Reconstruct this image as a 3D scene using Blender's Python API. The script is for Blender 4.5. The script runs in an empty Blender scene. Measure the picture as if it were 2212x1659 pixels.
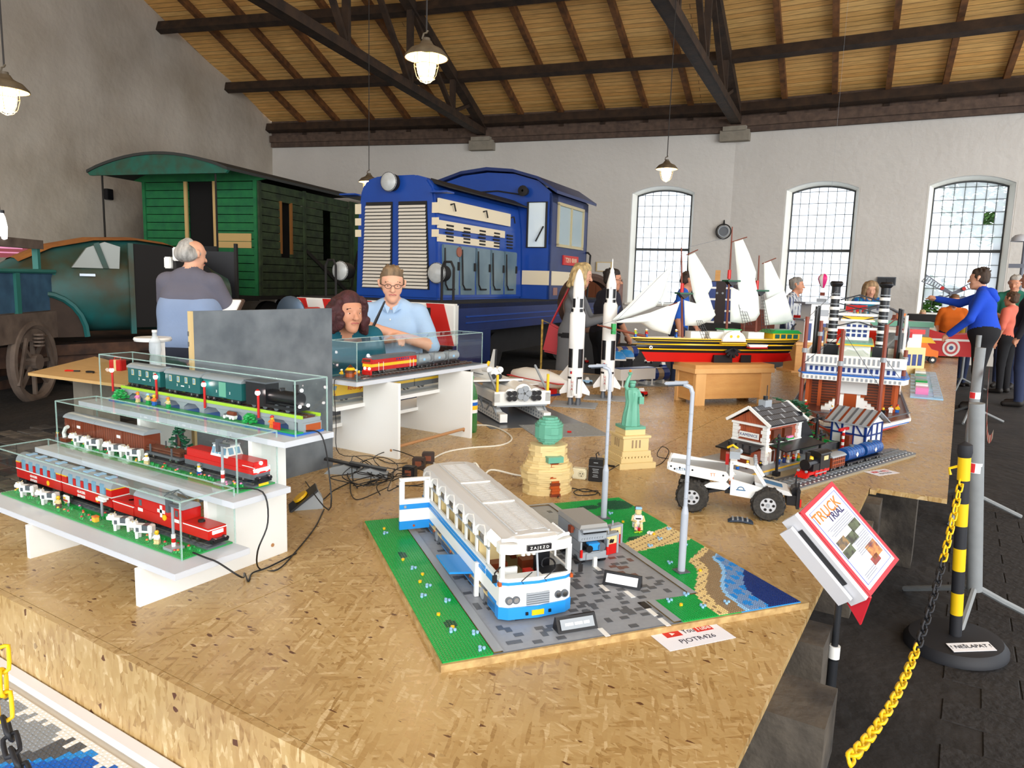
import bpy, bmesh, math, random
import numpy as np
from mathutils import Vector, Matrix
random.seed(7)
PI=math.pi
COL=bpy.context.scene.collection
SC=bpy.context.scene
# ---------------------------------------------------------------- camera
IW,IH,FPX,HC=2212,1659,1560.0,1.46
_y,_p,_r=math.radians(31.6),math.radians(8.05),math.radians(1.6)
CF=np.array([-math.sin(_y)*math.cos(_p),math.cos(_y)*math.cos(_p),-math.sin(_p)])
_rt=np.array([math.cos(_y),math.sin(_y),0.]); _up=np.cross(_rt,CF)
CR=_rt*math.cos(_r)+_up*math.sin(_r); CU=_up*math.cos(_r)-_rt*math.sin(_r)
CC=np.array([0,0,HC])
cd=bpy.data.cameras.new('camera'); cam=bpy.data.objects.new('camera',cd); COL.objects.link(cam)
cd.sensor_fit='HORIZONTAL'; cd.sensor_width=36; cd.lens=36*FPX/IW; cd.clip_start=.05; cd.clip_end=300
cam.matrix_world=Matrix([[CR[i],CU[i],-CF[i],CC[i]] for i in range(3)]+[[0,0,0,1]])
SC.camera=cam
def ray(x,y): return CF+CR*(x-IW/2)/FPX-CU*(y-IH/2)/FPX
def at(x,y,z):
    d=ray(x,y); return Vector(CC+d*((z-HC)/d[2]))
def atd(x,y,t): return Vector(CC+ray(x,y)*t)
# ---------------------------------------------------------------- world, light, exposure
W=bpy.data.worlds.new('world'); SC.world=W; W.use_nodes=True
_n=W.node_tree.nodes; _bg=_n['Background']
_bg.inputs[0].default_value=(0.86,0.93,1.0,1); _bg.inputs[1].default_value=1.7
SC.view_settings.view_transform='Standard'; SC.view_settings.look='None'
SC.view_settings.exposure=0.55; SC.view_settings.gamma=1.0; SC.view_settings.use_curve_mapping=False
sd=bpy.data.lights.new('sun','SUN'); sd.energy=2.2; sd.angle=math.radians(60); sd.color=(1,.96,.9)
so=bpy.data.objects.new('sun',sd); COL.objects.link(so); so.rotation_euler=(math.radians(71),0,math.radians(46))
# ---------------------------------------------------------------- materials
def lin(c): return tuple(((v/255)/12.92 if v/255<=.04045 else ((v/255+.055)/1.055)**2.4) for v in c)
_M={}
def M(name,c=None,rough=.5,metal=0,noise=None,bump=None,emit=None,coat=0,c2=None,trans=0,ior=1.45,alpha=1,obj=True):
    """c in sRGB 0-255. noise=(scale,amount[,stretch]) mixes c towards c2; bump=(scale,strength)"""
    if name in _M: return _M[name]
    m=bpy.data.materials.new(name); _M[name]=m; m.use_nodes=True
    nt=m.node_tree; N=nt.nodes; L=nt.links; b=N['Principled BSDF']
    col=(*lin(c),1)
    b.inputs['Base Color'].default_value=col; b.inputs['Roughness'].default_value=rough; b.inputs['Metallic'].default_value=metal
    b.inputs['Coat Weight'].default_value=coat; b.inputs['Transmission Weight'].default_value=trans; b.inputs['IOR'].default_value=ior
    b.inputs['Alpha'].default_value=alpha
    if emit:
        b.inputs['Emission Color'].default_value=(*lin(emit[0]),1); b.inputs['Emission Strength'].default_value=emit[1]
    if noise or bump:
        tc=N.new('ShaderNodeTexCoord'); mp=N.new('ShaderNodeMapping'); L.new(tc.outputs['Object'],mp.inputs[0])
    if noise:
        if len(noise)>2: mp.inputs['Scale'].default_value=noise[2]
        t=N.new('ShaderNodeTexNoise'); t.inputs['Scale'].default_value=noise[0]; t.inputs['Detail'].default_value=6
        L.new(mp.outputs[0],t.inputs[0])
        r=N.new('ShaderNodeValToRGB'); r.color_ramp.elements[0].position=.5-.28/max(noise[1],.2)*.5; r.color_ramp.elements[1].position=.5+.28/max(noise[1],.2)*.5
        c2l=(*lin(c2),1) if c2 else tuple(v*.5 for v in col[:3])+(1,)
        r.color_ramp.elements[0].color=tuple(a+(b2-a)*min(1,noise[1]) for a,b2 in zip(col,c2l)); r.color_ramp.elements[1].color=col
        L.new(t.outputs[0],r.inputs[0]); L.new(r.outputs[0],b.inputs['Base Color'])
    if bump:
        t2=N.new('ShaderNodeTexNoise'); t2.inputs['Scale'].default_value=bump[0]; t2.inputs['Detail'].default_value=5
        L.new(mp.outputs[0],t2.inputs[0])
        bp=N.new('ShaderNodeBump'); bp.inputs['Strength'].default_value=bump[1]; bp.inputs['Distance'].default_value=bump[2] if len(bump)>2 else .02
        L.new(t2.outputs[0],bp.inputs['Height']); L.new(bp.outputs[0],b.inputs['Normal'])
    return m
def plastic(name,c,rough=.32): return M('brick_'+name,c,rough)
# toy-brick plastics
for n_,c_ in dict(white=(236,236,232),black=(22,22,26),red=(196,22,18),blue=(28,100,190),azure=(38,140,215),yellow=(240,190,28),green=(22,156,70),dgreen=(16,80,52),
    lime=(165,205,50),tan=(222,198,142),dtan=(150,128,98),lgrey=(150,156,162),dgrey=(88,92,98),brown=(92,46,26),rbrown=(120,52,28),orange=(235,120,28),
    sgreen=(100,165,140),dorange=(176,78,26),navy=(24,52,120),skin=(238,190,30),pink=(230,130,180),lblue=(150,195,230),teal=(24,92,92)).items(): plastic(n_,c_)
def B(n): return _M['brick_'+n]
def osb_material():
    m=bpy.data.materials.new('osb'); _M['osb']=m; m.use_nodes=True; nt=m.node_tree;N=nt.nodes;L=nt.links;b=N['Principled BSDF']
    tc=N.new('ShaderNodeTexCoord'); geo=tc.outputs['Object']
    cols=[];hs=[]
    for ang,sx,sy,seed in ((14,17,120,0),(-38,16,105,3.1),(66,19,112,7.7)):
        mp=N.new('ShaderNodeMapping'); mp.inputs['Rotation'].default_value=(0,0,math.radians(ang)); mp.inputs['Location'].default_value=(seed,seed*.7,seed)
        ms=N.new('ShaderNodeMapping'); ms.inputs['Scale'].default_value=(sx,sy,30)
        L.new(geo,mp.inputs[0]); L.new(mp.outputs[0],ms.inputs[0])
        v=N.new('ShaderNodeTexVoronoi'); v.inputs['Scale'].default_value=1; v.inputs['Randomness'].default_value=1
        L.new(ms.outputs[0],v.inputs['Vector']); s=N.new('ShaderNodeSeparateColor'); L.new(v.outputs['Color'],s.inputs[0])
        cols.append(s.outputs[0]); hs.append(s.outputs[1])
    big=N.new('ShaderNodeTexNoise'); big.inputs['Scale'].default_value=16; L.new(geo,big.inputs[0])
    def mix(a,c,f):
        x=N.new('ShaderNodeMix'); x.data_type='FLOAT'; L.new(f,x.inputs[0]); L.new(a,x.inputs[2]); L.new(c,x.inputs[3]); return x.outputs[0]
    def th(src,lo,hi):
        q=N.new('ShaderNodeMapRange'); q.inputs[1].default_value=lo; q.inputs[2].default_value=hi; L.new(src,q.inputs[0]); return q.outputs[0]
    a=mix(cols[0],cols[1],th(hs[1],.48,.52)); a=mix(a,cols[2],th(hs[2],.6,.64))
    r=N.new('ShaderNodeValToRGB'); e=r.color_ramp.elements
    e[0].position=0; e[0].color=(*lin((158,124,76)),1); e[1].position=1; e[1].color=(*lin((212,186,140)),1)
    for p,c in ((.04,(172,138,86)),(.25,(182,149,97)),(.6,(188,157,104)),(.88,(195,165,114))):
        q=e.new(p); q.color=(*lin(c),1)
    
    fn=N.new('ShaderNodeTexNoise'); fn.inputs['Scale'].default_value=1; fn.inputs['Detail'].default_value=3; fm=N.new('ShaderNodeMapping'); fm.inputs['Scale'].default_value=(55,260,60); fm.inputs['Rotation'].default_value=(0,0,.25); L.new(geo,fm.inputs[0]); L.new(fm.outputs[0],fn.inputs[0])
    fa=N.new('ShaderNodeMath'); fa.operation='MULTIPLY_ADD'; fa.inputs[1].default_value=.55; L.new(fn.outputs[0],fa.inputs[0]); fs2=N.new('ShaderNodeMath'); fs2.operation='SUBTRACT'; fs2.inputs[1].default_value=.28; L.new(a,fs2.inputs[0]); L.new(fs2.outputs[0],fa.inputs[2])
    L.new(fa.outputs[0],r.inputs[0])
    n2=N.new('ShaderNodeTexNoise'); n2.inputs['Scale'].default_value=2.2; n2.inputs['Detail'].default_value=4; L.new(geo,n2.inputs[0])
    mm=N.new('ShaderNodeMix'); mm.data_type='RGBA'; mm.blend_type='MULTIPLY'; mm.inputs[0].default_value=.5
    r2=N.new('ShaderNodeValToRGB'); r2.color_ramp.elements[0].position=.3; r2.color_ramp.elements[0].color=(.72,.66,.6,1); r2.color_ramp.elements[1].position=.65; r2.color_ramp.elements[1].color=(1,1,1,1)
    L.new(n2.outputs[0],r2.inputs[0]); L.new(r.outputs[0],mm.inputs[6]); L.new(r2.outputs[0],mm.inputs[7])
    # dark flecks of bark
    v=N.new('ShaderNodeTexVoronoi'); v.inputs['Scale'].default_value=1; ms=N.new('ShaderNodeMapping'); ms.inputs['Scale'].default_value=(60,140,60); ms.inputs['Rotation'].default_value=(0,0,.5)
    L.new(geo,ms.inputs[0]); L.new(ms.outputs[0],v.inputs['Vector']); s=N.new('ShaderNodeSeparateColor'); L.new(v.outputs['Color'],s.inputs[0])
    f=th(s.outputs[2],.99,.993); dk=N.new('ShaderNodeMix'); dk.data_type='RGBA'; L.new(f,dk.inputs[0]); L.new(mm.outputs[2],dk.inputs[6]); dk.inputs[7].default_value=(*lin((96,60,34)),1)
    L.new(dk.outputs[2],b.inputs['Base Color'])
    rr=N.new('ShaderNodeMapRange'); rr.inputs[3].default_value=.24; rr.inputs[4].default_value=.42; L.new(a,rr.inputs[0]); L.new(rr.outputs[0],b.inputs['Roughness'])
    bp=N.new('ShaderNodeBump'); bp.inputs['Strength'].default_value=.25; bp.inputs['Distance'].default_value=.004; L.new(a,bp.inputs['Height']); L.new(bp.outputs[0],b.inputs['Normal'])
    return m
OSB=osb_material()
def boards_material(name,c1,c2,cm,row,width,rough=.7,mortar=.004,off=.5):
    m=bpy.data.materials.new(name); _M[name]=m; m.use_nodes=True; nt=m.node_tree;N=nt.nodes;L=nt.links;b=N['Principled BSDF']
    tc=N.new('ShaderNodeTexCoord'); k=N.new('ShaderNodeTexBrick'); L.new(tc.outputs['Object'],k.inputs[0])
    k.inputs['Color1'].default_value=(*lin(c1),1); k.inputs['Color2'].default_value=(*lin(c2),1); k.inputs['Mortar'].default_value=(*lin(cm),1)
    k.inputs['Scale'].default_value=1; k.inputs['Mortar Size'].default_value=mortar; k.inputs['Brick Width'].default_value=width; k.inputs['Row Height'].default_value=row; k.offset=off
    n=N.new('ShaderNodeTexNoise'); n.inputs['Scale'].default_value=3; n.inputs['Detail'].default_value=8; mp=N.new('ShaderNodeMapping'); mp.inputs['Scale'].default_value=(1,6,6); L.new(tc.outputs['Object'],mp.inputs[0]); L.new(mp.outputs[0],n.inputs[0])
    r=N.new('ShaderNodeValToRGB'); r.color_ramp.elements[0].position=.34; r.color_ramp.elements[0].color=(.45,.38,.34,1); r.color_ramp.elements[1].position=.62; r.color_ramp.elements[1].color=(1,1,1,1); L.new(n.outputs[0],r.inputs[0])
    x=N.new('ShaderNodeMix'); x.data_type='RGBA'; x.blend_type='MULTIPLY'; x.inputs[0].default_value=.4; L.new(k.outputs[0],x.inputs[6]); L.new(r.outputs[0],x.inputs[7]); L.new(x.outputs[2],b.inputs['Base Color'])
    b.inputs['Roughness'].default_value=rough
    bp=N.new('ShaderNodeBump'); bp.inputs['Strength'].default_value=.5; bp.inputs['Distance'].default_value=.01; bp.invert=True; L.new(k.outputs['Fac'],bp.inputs['Height']); L.new(bp.outputs[0],b.inputs['Normal'])
    return m
# ---------------------------------------------------------------- mesh helpers
class MB:
    def __init__(s): s.v=[]; s.f=[]; s.m=[]; s.k=0
    def mat(s,k): s.k=k; return s
    def add(s,vs,fs):
        o=len(s.v); s.v+= [tuple(p) for p in vs]; s.f+=[tuple(i+o for i in f) for f in fs]; s.m+=[s.k]*len(fs); return s
    def box(s,x0,x1,y0,y1,z0,z1):
        return s.add([(x0,y0,z0),(x1,y0,z0),(x1,y1,z0),(x0,y1,z0),(x0,y0,z1),(x1,y0,z1),(x1,y1,z1),(x0,y1,z1)],
            [(0,3,2,1),(4,5,6,7),(0,1,5,4),(1,2,6,5),(2,3,7,6),(3,0,4,7)])
    def cb(s,c,d,rz=0,rx=0,ry=0):
        R=Matrix.Rotation(rz,3,'Z')@Matrix.Rotation(ry,3,'Y')@Matrix.Rotation(rx,3,'X'); c=Vector(c)
        vs=[c+R@Vector((sx*d[0]/2,sy*d[1]/2,sz*d[2]/2)) for sz in(-1,1) for sx,sy in((-1,-1),(1,-1),(1,1),(-1,1))]
        return s.add(vs,[(0,3,2,1),(4,5,6,7),(0,1,5,4),(1,2,6,5),(2,3,7,6),(3,0,4,7)])
    def beam(s,p,q,w,h,up=(0,0,1)):
        p=Vector(p);q=Vector(q);d=(q-p).normalized();u=Vector(up)
        a=d.cross(u)
        if a.length<1e-4: a=d.cross(Vector((1,0,0)))
        a.normalize(); b=a.cross(d)
        vs=[e+a*(sx*w/2)+b*(sz*h/2) for e in(p,q) for sx,sz in((-1,-1),(1,-1),(1,1),(-1,1))]
        return s.add(vs,[(0,1,2,3),(4,7,6,5),(0,4,5,1),(1,5,6,2),(2,6,7,3),(3,7,4,0)])
    def cyl(s,p,q,r,r2=None,n=12,cap=True):
        p=Vector(p);q=Vector(q);r2=r if r2 is None else r2;d=(q-p).normalized()
        a=d.orthogonal().normalized();b=d.cross(a)
        vs=[e+(a*math.cos(2*PI*i/n)+b*math.sin(2*PI*i/n))*rr for e,rr in((p,r),(q,r2)) for i in range(n)]
        fs=[(i,(i+1)%n,n+(i+1)%n,n+i) for i in range(n)]
        if cap: fs+= [tuple(range(n))[::-1],tuple(range(n,2*n))]
        return s.add(vs,fs)
    def tube(s,pts,r,n=6,closed=False):
        pts=[Vector(p) for p in pts]; N=len(pts); vs=[];ref=None
        for i,p in enumerate(pts):
            d=(pts[(i+1)%N if closed else min(i+1,N-1)]-pts[(i-1)%N if closed else max(i-1,0)])
            if d.length<1e-9: d=Vector((0,0,1))
            d.normalize()
            a=(ref-d*ref.dot(d)) if ref else d.orthogonal()
            if a.length<1e-6: a=d.orthogonal()
            a.normalize(); ref=a; b=d.cross(a); rr=r[i] if isinstance(r,(list,tuple)) else r
            vs+=[p+(a*math.cos(2*PI*j/n)+b*math.sin(2*PI*j/n))*rr for j in range(n)]
        fs=[(i*n+j,i*n+(j+1)%n,((i+1)%N)*n+(j+1)%n,((i+1)%N)*n+j) for i in range(N if closed else N-1) for j in range(n)]
        if not closed: fs+=[tuple(range(n))[::-1],tuple(range((N-1)*n,N*n))]
        return s.add(vs,fs)
    def lathe(s,prof,c=(0,0,0),n=16,axis='z',a0=0,a1=2*PI):
        full=abs(a1-a0-2*PI)<1e-6; k=n if full else n+1; vs=[];c=Vector(c)
        for r,z in prof:
            for j in range(k):
                t=a0+(a1-a0)*j/n; p=(r*math.cos(t),r*math.sin(t),z)
                if axis=='x': p=(p[2],p[0],p[1])
                if axis=='y': p=(p[1],p[2],p[0])
                vs.append(c+Vector(p))
        fs=[(i*k+j,i*k+(j+1)%k,(i+1)*k+(j+1)%k,(i+1)*k+j) for i in range(len(prof)-1) for j in range(n if full else n)]
        return s.add(vs,fs)
    def sph(s,c,r,n=10,sc=(1,1,1)):
        m=max(4,n//2); vs=[];c=Vector(c)
        for i in range(m+1):
            for j in range(n):
                a=PI*i/m;b=2*PI*j/n
                vs.append(c+Vector((math.sin(a)*math.cos(b)*r*sc[0],math.sin(a)*math.sin(b)*r*sc[1],math.cos(a)*r*sc[2])))
        return s.add(vs,[(i*n+j,(i+1)*n+j,(i+1)*n+(j+1)%n,i*n+(j+1)%n) for i in range(m) for j in range(n)])
    def prism(s,poly,t0,t1,plane='xz'):
        """poly 2D extruded along the third axis from t0 to t1"""
        def q(a,b,t): return {'xz':(a,t,b),'xy':(a,b,t),'yz':(t,a,b)}[plane]
        n=len(poly); vs=[q(a,b,t0) for a,b in poly]+[q(a,b,t1) for a,b in poly]
        return s.add(vs,[tuple(range(n)),tuple(range(n,2*n))[::-1]]+[(i,n+i,n+(i+1)%n,(i+1)%n) for i in range(n)])
    def xf(s,mx,start=0):
        for i in range(start,len(s.v)): s.v[i]=tuple(mx@Vector(s.v[i]))
        return s
    def mesh(s,name):
        me=bpy.data.meshes.new(name); me.from_pydata(s.v,[],s.f); me.update()
        bm=bmesh.new(); bm.from_mesh(me); bmesh.ops.remove_doubles(bm,verts=bm.verts,dist=1e-6) if len(s.v)<40000 and s.k==0 else None
        bmesh.ops.recalc_face_normals(bm,faces=bm.faces); bm.to_mesh(me); bm.free(); return me
    def build(s,name,mat,parent=None,smooth=False,bevel=0,kind=None,label=None):
        mats=mat if isinstance(mat,(list,tuple)) else [mat]
        me=bpy.data.meshes.new(name); me.from_pydata(s.v,[],s.f); me.update()
        if len(mats)>1: me.polygons.foreach_set('material_index',s.m)
        bm=bmesh.new(); bm.from_mesh(me)
        bmesh.ops.recalc_face_normals(bm,faces=bm.faces)
        if bevel: bmesh.ops.bevel(bm,geom=bm.edges[:],offset=bevel,segments=2,affect='EDGES',clamp_overlap=True)
        bm.to_mesh(me); bm.free()
        for m_ in mats: me.materials.append(m_)
        if smooth:
            me.polygons.foreach_set('use_smooth',[True]*len(me.polygons))
            if smooth!='all': me.set_sharp_from_angle(angle=math.radians(40))
        return place(name,me,parent,kind,label)
def place(name,me,parent=None,kind=None,label=None,loc=None,rot=None,sc=None):
    o=bpy.data.objects.new(name,me); COL.objects.link(o)
    if parent: o.parent=parent
    if kind: o['kind']=kind
    if label: o['label']=label
    if loc is not None: o.location=loc
    if rot is not None: o.rotation_euler=rot
    if sc is not None: o.scale=sc
    return o
def thing(name,label,cat,loc=(0,0,0),rz=0,group=None,parent=None):
    o=bpy.data.objects.new(name,None); COL.objects.link(o); o.location=loc; o.rotation_euler=(0,0,rz); o.empty_display_size=.1
    return tag(o,label,cat,group)
def tag(o,label,cat,group=None):
    o['label']=label; o['category']=cat
    if group: o['group']=group
    return o
def dup(root,loc=None,rz=None,label=None,group=None,mats=None,sc=None):
    def cp(o,p):
        c=o.copy(); COL.objects.link(c)
        if p: c.parent=p
        for ch in o.children: cp(ch,c)
        return c
    r=cp(root,None)
    if loc is not None: r.location=loc
    if rz is not None: r.rotation_euler=(0,0,rz)
    if sc: r.scale=(sc,sc,sc)
    if label: r['label']=label
    if group: r['group']=group
    return r
def struct(o): o['kind']='structure'; return o
def textobj(name,s,size,mat,parent=None,loc=(0,0,0),rot=(0,0,0),align='CENTER',ext=.0008,label=None,bold=0,sx=1):
    cu=bpy.data.curves.new(name,'FONT'); cu.body=s; cu.size=size; cu.extrude=ext; cu.align_x=align; cu.align_y='CENTER'; cu.offset=bold; cu.resolution_u=2
    t=bpy.data.objects.new(name,cu); COL.objects.link(t); dg=bpy.context.evaluated_depsgraph_get()
    me=bpy.data.meshes.new_from_object(t.evaluated_get(dg)); bpy.data.objects.remove(t); bpy.data.curves.remove(cu)
    me.materials.clear(); me.materials.append(mat)
    return place(name,me,parent,None,label,loc,rot,(sx,1,1))
def wire(name,label,pts,r,mat,cat='cable',n=6,sub=5,group=None):
    """smooth cable through world points (Catmull-Rom)"""
    P=[Vector(p) for p in pts]; Q=[P[0]]+P+[P[-1]]; out=[]
    for i in range(1,len(Q)-2):
        for k in range(sub):
            t=k/sub; a,b,c,d=Q[i-1],Q[i],Q[i+1],Q[i+2]
            out.append(.5*((2*b)+(c-a)*t+(2*a-5*b+4*c-d)*t*t+(3*b-a-3*c+d)*t**3))
    out.append(P[-1]); o=MB().tube(out,r,n).build(name,mat,smooth='all'); return tag(o,label,cat,group)
# ================================================================ THE HALL
PW=[Vector(p) for p in ((-17.03,14.4),(-11.05,16.21),(-4.86,17.57),(7.5,18.2))]
ZE=5.72; SL=.32; ZT=5.05
plaster=M('plaster',(206,202,196),.85,noise=(.9,.5),c2=(184,179,172),bump=(7,.5,.03))
plaster_l=M('plaster_old',(194,185,172),.9,noise=(.55,.9),c2=(160,148,132),bump=(3.2,.5,.05))
darkwood=M('beam_wood',(62,44,30),.75,noise=(5,.8,(1,1,1)),c2=(30,22,17),bump=(20,.3))
rafterwood=M('rafter_wood',(128,82,42),.75,noise=(6,.8),c2=(62,38,22))
ceilm=boards_material('ceiling_boards',(250,200,122),(240,180,100),(132,82,40),.14,11,mortar=.006)
cornice_m=M('cornice_brown',(96,78,66),.9,noise=(8,.8),c2=(66,52,46),bump=(10,.6))
concrete=M('concrete',(146,138,124),.9,noise=(8,.5),bump=(20,.4))
white_paint=M('white_reveal',(240,238,228),.7)
frame_m=M('window_iron',(70,72,72),.6)
# frosted pane: translucent glass lit by the sky outside
pane_m=bpy.data.materials.new('frosted_pane'); pane_m.use_nodes=True
nt=pane_m.node_tree; nt.nodes.clear(); o_=nt.nodes.new('ShaderNodeOutputMaterial'); tr=nt.nodes.new('ShaderNodeBsdfTranslucent'); tp=nt.nodes.new('ShaderNodeBsdfTransparent'); mx=nt.nodes.new('ShaderNodeMixShader')
tr.inputs[0].default_value=(.95,.97,1,1); tp.inputs[0].default_value=(.95,.97,1,1); mx.inputs[0].default_value=.55
nt.links.new(tp.outputs[0],mx.inputs[1]); nt.links.new(tr.outputs[0],mx.inputs[2]); nt.links.new(mx.outputs[0],o_.inputs[0])
clear_m=M('clear_glass',(255,255,255),.02,trans=1,ior=1.02)
def seg_frame(i):
    d=(PW[i+1]-PW[i]).normalized(); ang=math.atan2(d.y,d.x); return Matrix.Translation((PW[i].x,PW[i].y,0))@Matrix.Rotation(ang,4,'Z'),(PW[i+1]-PW[i]).length
def arch(u,w,zs,za): # height of segmental arch at offset u from centre
    h=za-zs; R=(w*w/4+h*h)/(2*h); return zs+math.sqrt(max(R*R-u*u,0))-(R-h)
WIN={1:[4.72],2:[1.96,4.8,7.64]}
winno=0
for i,(nm) in enumerate(('wall_rear_left','wall_rear','wall_rear_right')):
    mxw,Ln=seg_frame(i); mb=MB(); rev=MB(); w=1.5; zs,za,zb=3.70,3.87,1.0; T=.55; u=-.35 if i==0 else -.02
    for cx in WIN.get(i,[]):
        mb.box(u,cx-w/2,0,T,0,ZT+.7); mb.box(cx-w/2,cx+w/2,0,T,0,zb)
        n=12
        for k in range(n):
            a=-w/2+w*k/n;b=a+w/n
            z0,z1=arch(a,w,zs,za),arch(b,w,zs,za)
            mb.add([(cx+a,0,z0),(cx+b,0,z1),(cx+b,T,z1),(cx+a,T,z0),(cx+a,0,ZT+.7),(cx+b,0,ZT+.7),(cx+b,T,ZT+.7),(cx+a,T,ZT+.7)],[(0,3,2,1),(4,5,6,7),(0,1,5,4),(2,3,7,6)])
        u=cx+w/2
    mb.box(u,Ln,0,T,0,ZT+.7)
    wo=struct(mb.build(nm,plaster)); wo.matrix_world=mxw
    # cornice band and corbels at the wall head
    cb=MB().box(0,Ln,-.1,0,ZT-.02,ZT+.1).box(0,Ln,-.16,0,ZT+.1,ZT+.28).box(0,Ln,-.05,0,ZT+.28,ZT+.7)
    cb.build('cornice',cornice_m,wo)
    if i>0: MB().box(-.33,.33,-.22,.05,ZT-.22,ZT+.02).box(-.26,.26,-.26,.05,ZT+.0,ZT+.1).build('corbel',concrete,wo)
    if i==2: MB().box(2.75,4.02,-.012,.0,0,.98).box(5.58,6.9,-.012,.0,0,.98).box(0,1.18,-.012,0,0,.98).build('brick_dado',boards_material('old_brick',(150,84,66),(120,66,54),(170,150,136),.075,.25,.85,.01),wo)
    for cx in WIN.get(i,[]):
        winno+=1; wn=bpy.data.objects.new('window_%d'%winno,None); COL.objects.link(wn); wn.matrix_world=mxw@Matrix.Translation((cx,0,0)); wn['kind']='structure'
        rv=MB(); f=MB(); w2=1.34; fd=.33
        # white splayed reveal, lining the opening
        for sgn in(-1,1): rv.add([(sgn*(w/2+.03),-.004,zb),(sgn*w2/2,fd,zb),(sgn*w2/2,fd,zs-.02),(sgn*(w/2+.03),-.004,zs+.02)],[(0,1,2,3)])
        n=12
        for k in range(n):
            a,b=-.5+k/n,-.5+(k+1)/n
            rv.add([(a*(w+.06),-.004,arch(a*w,w,zs,za)+.025),(b*(w+.06),-.004,arch(b*w,w,zs,za)+.025),(b*w2,fd,arch(b*w2,w2,zs-.02,za-.06)),(a*w2,fd,arch(a*w2,w2,zs-.02,za-.06))],[(0,1,2,3)])
        rv.add([(-w/2-.03,-.03,zb+.02),(w/2+.03,-.03,zb+.02),(w2/2,fd,zb+.05),(-w2/2,fd,zb+.05)],[(0,1,2,3)]); rv.box(-w/2-.05,w/2+.05,-.05,.02,zb-.03,zb+.02)
        rv.build('reveal',white_paint,wn)
        top=[(-.5+k/12)*w2 for k in range(13)]
        for sgn in(-1,1): f.box(sgn*w2/2-.03,sgn*w2/2+.03,fd,fd+.06,zb,zs)
        for k in range(12): f.beam((top[k],fd+.03,arch(top[k],w2,zs-.02,za-.06)),(top[k+1],fd+.03,arch(top[k+1],w2,zs-.02,za-.06)),.06,.07)
        f.box(-w2/2,w2/2,fd,fd+.06,zb,zb+.06)
        f.build('window_frame',frame_m,wn)
        MB().box(-w2/2,w2/2,fd-.01,fd+.06,2.33,2.39).build('transom',frame_m,wn)
        nc=7; rows=[zb+.06+(2.33-zb-.06)*k/5 for k in range(6)]+[2.39+(zs-.02-2.39)*k/5 for k in range(6)]
        for k in range(1,nc): MB().box(-w2/2+w2*k/nc-.005,-w2/2+w2*k/nc+.005,fd+.01,fd+.035,zb+.06,arch(-w2/2+w2*k/nc,w2,zs-.02,za-.06)).build('glazing_bar',frame_m,wn)
        for z in rows[1:5]+rows[7:]: MB().box(-w2/2,w2/2,fd+.012,fd+.033,z-.005,z+.005).build('glazing_bar',frame_m,wn)
        pm={}
        for r_ in range(11):
            if r_==5: continue
            z0,z1=rows[r_],rows[r_+1]
            if ('h',r_) not in pm:
                me=bpy.data.meshes.new('pane'); hw=w2/nc/2-.004; me.from_pydata([(-hw,0,z0),(hw,0,z0),(hw,0,z1),(-hw,0,z1)],[],[(0,1,2,3)]); me.materials.append(pane_m); pm['h',r_]=me
                mc=me.copy(); mc.materials.clear(); mc.materials.append(clear_m); pm['c',r_]=mc
            for k in range(nc):
                cl=(winno==3 and (r_,k) in ((8,5),(0,0),(0,1))) 
                place('pane',pm['c' if cl else 'h',r_],wn,loc=(-w2/2+w2*(k+.5)/nc,fd+.02,0))
        hd=MB(); z0=zs-.02
        pts=[(x,arch(x,w2,zs-.02,za-.06)) for x in top]; hd.add([(top[0],fd+.02,z0),(top[-1],fd+.02,z0)]+[(x,fd+.02,z) for x,z in pts[::-1]],[tuple(range(2+len(pts)))]); hd.build('pane',pane_m,wn)
# left gable wall, with a mossy bulging old plaster
d0=(PW[1]-PW[0]).normalized(); nrm=Vector((d0.y,-d0.x))
mxl=Matrix.Translation((PW[0].x,PW[0].y,0))@Matrix.Rotation(math.atan2(nrm.y,nrm.x),4,'Z')
wl=MB(); S=24; ridge=11.0
def zr(s): return ZE+SL*(s if s<ridge else 2*ridge-s)
g=[]; nx,nz=60,36
for a in range(nx+1):
    for b in range(nz+1):
        s=S*a/nx; z=(zr(s)+.05)*b/nz
        g.append((s,-.05*math.sin(s*1.3+z*.9)*math.sin(z*.8)-.02*math.sin(s*4.1+z*3.3),z))
wl.add(g,[(a*(nz+1)+b,(a+1)*(nz+1)+b,(a+1)*(nz+1)+b+1,a*(nz+1)+b+1) for a in range(nx) for b in range(nz)])
wl.box(0,S,-.5,-.2,0,5.7)
wlo=struct(wl.build('wall_left',plaster_l,smooth='all')); wlo.matrix_world=mxl
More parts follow.
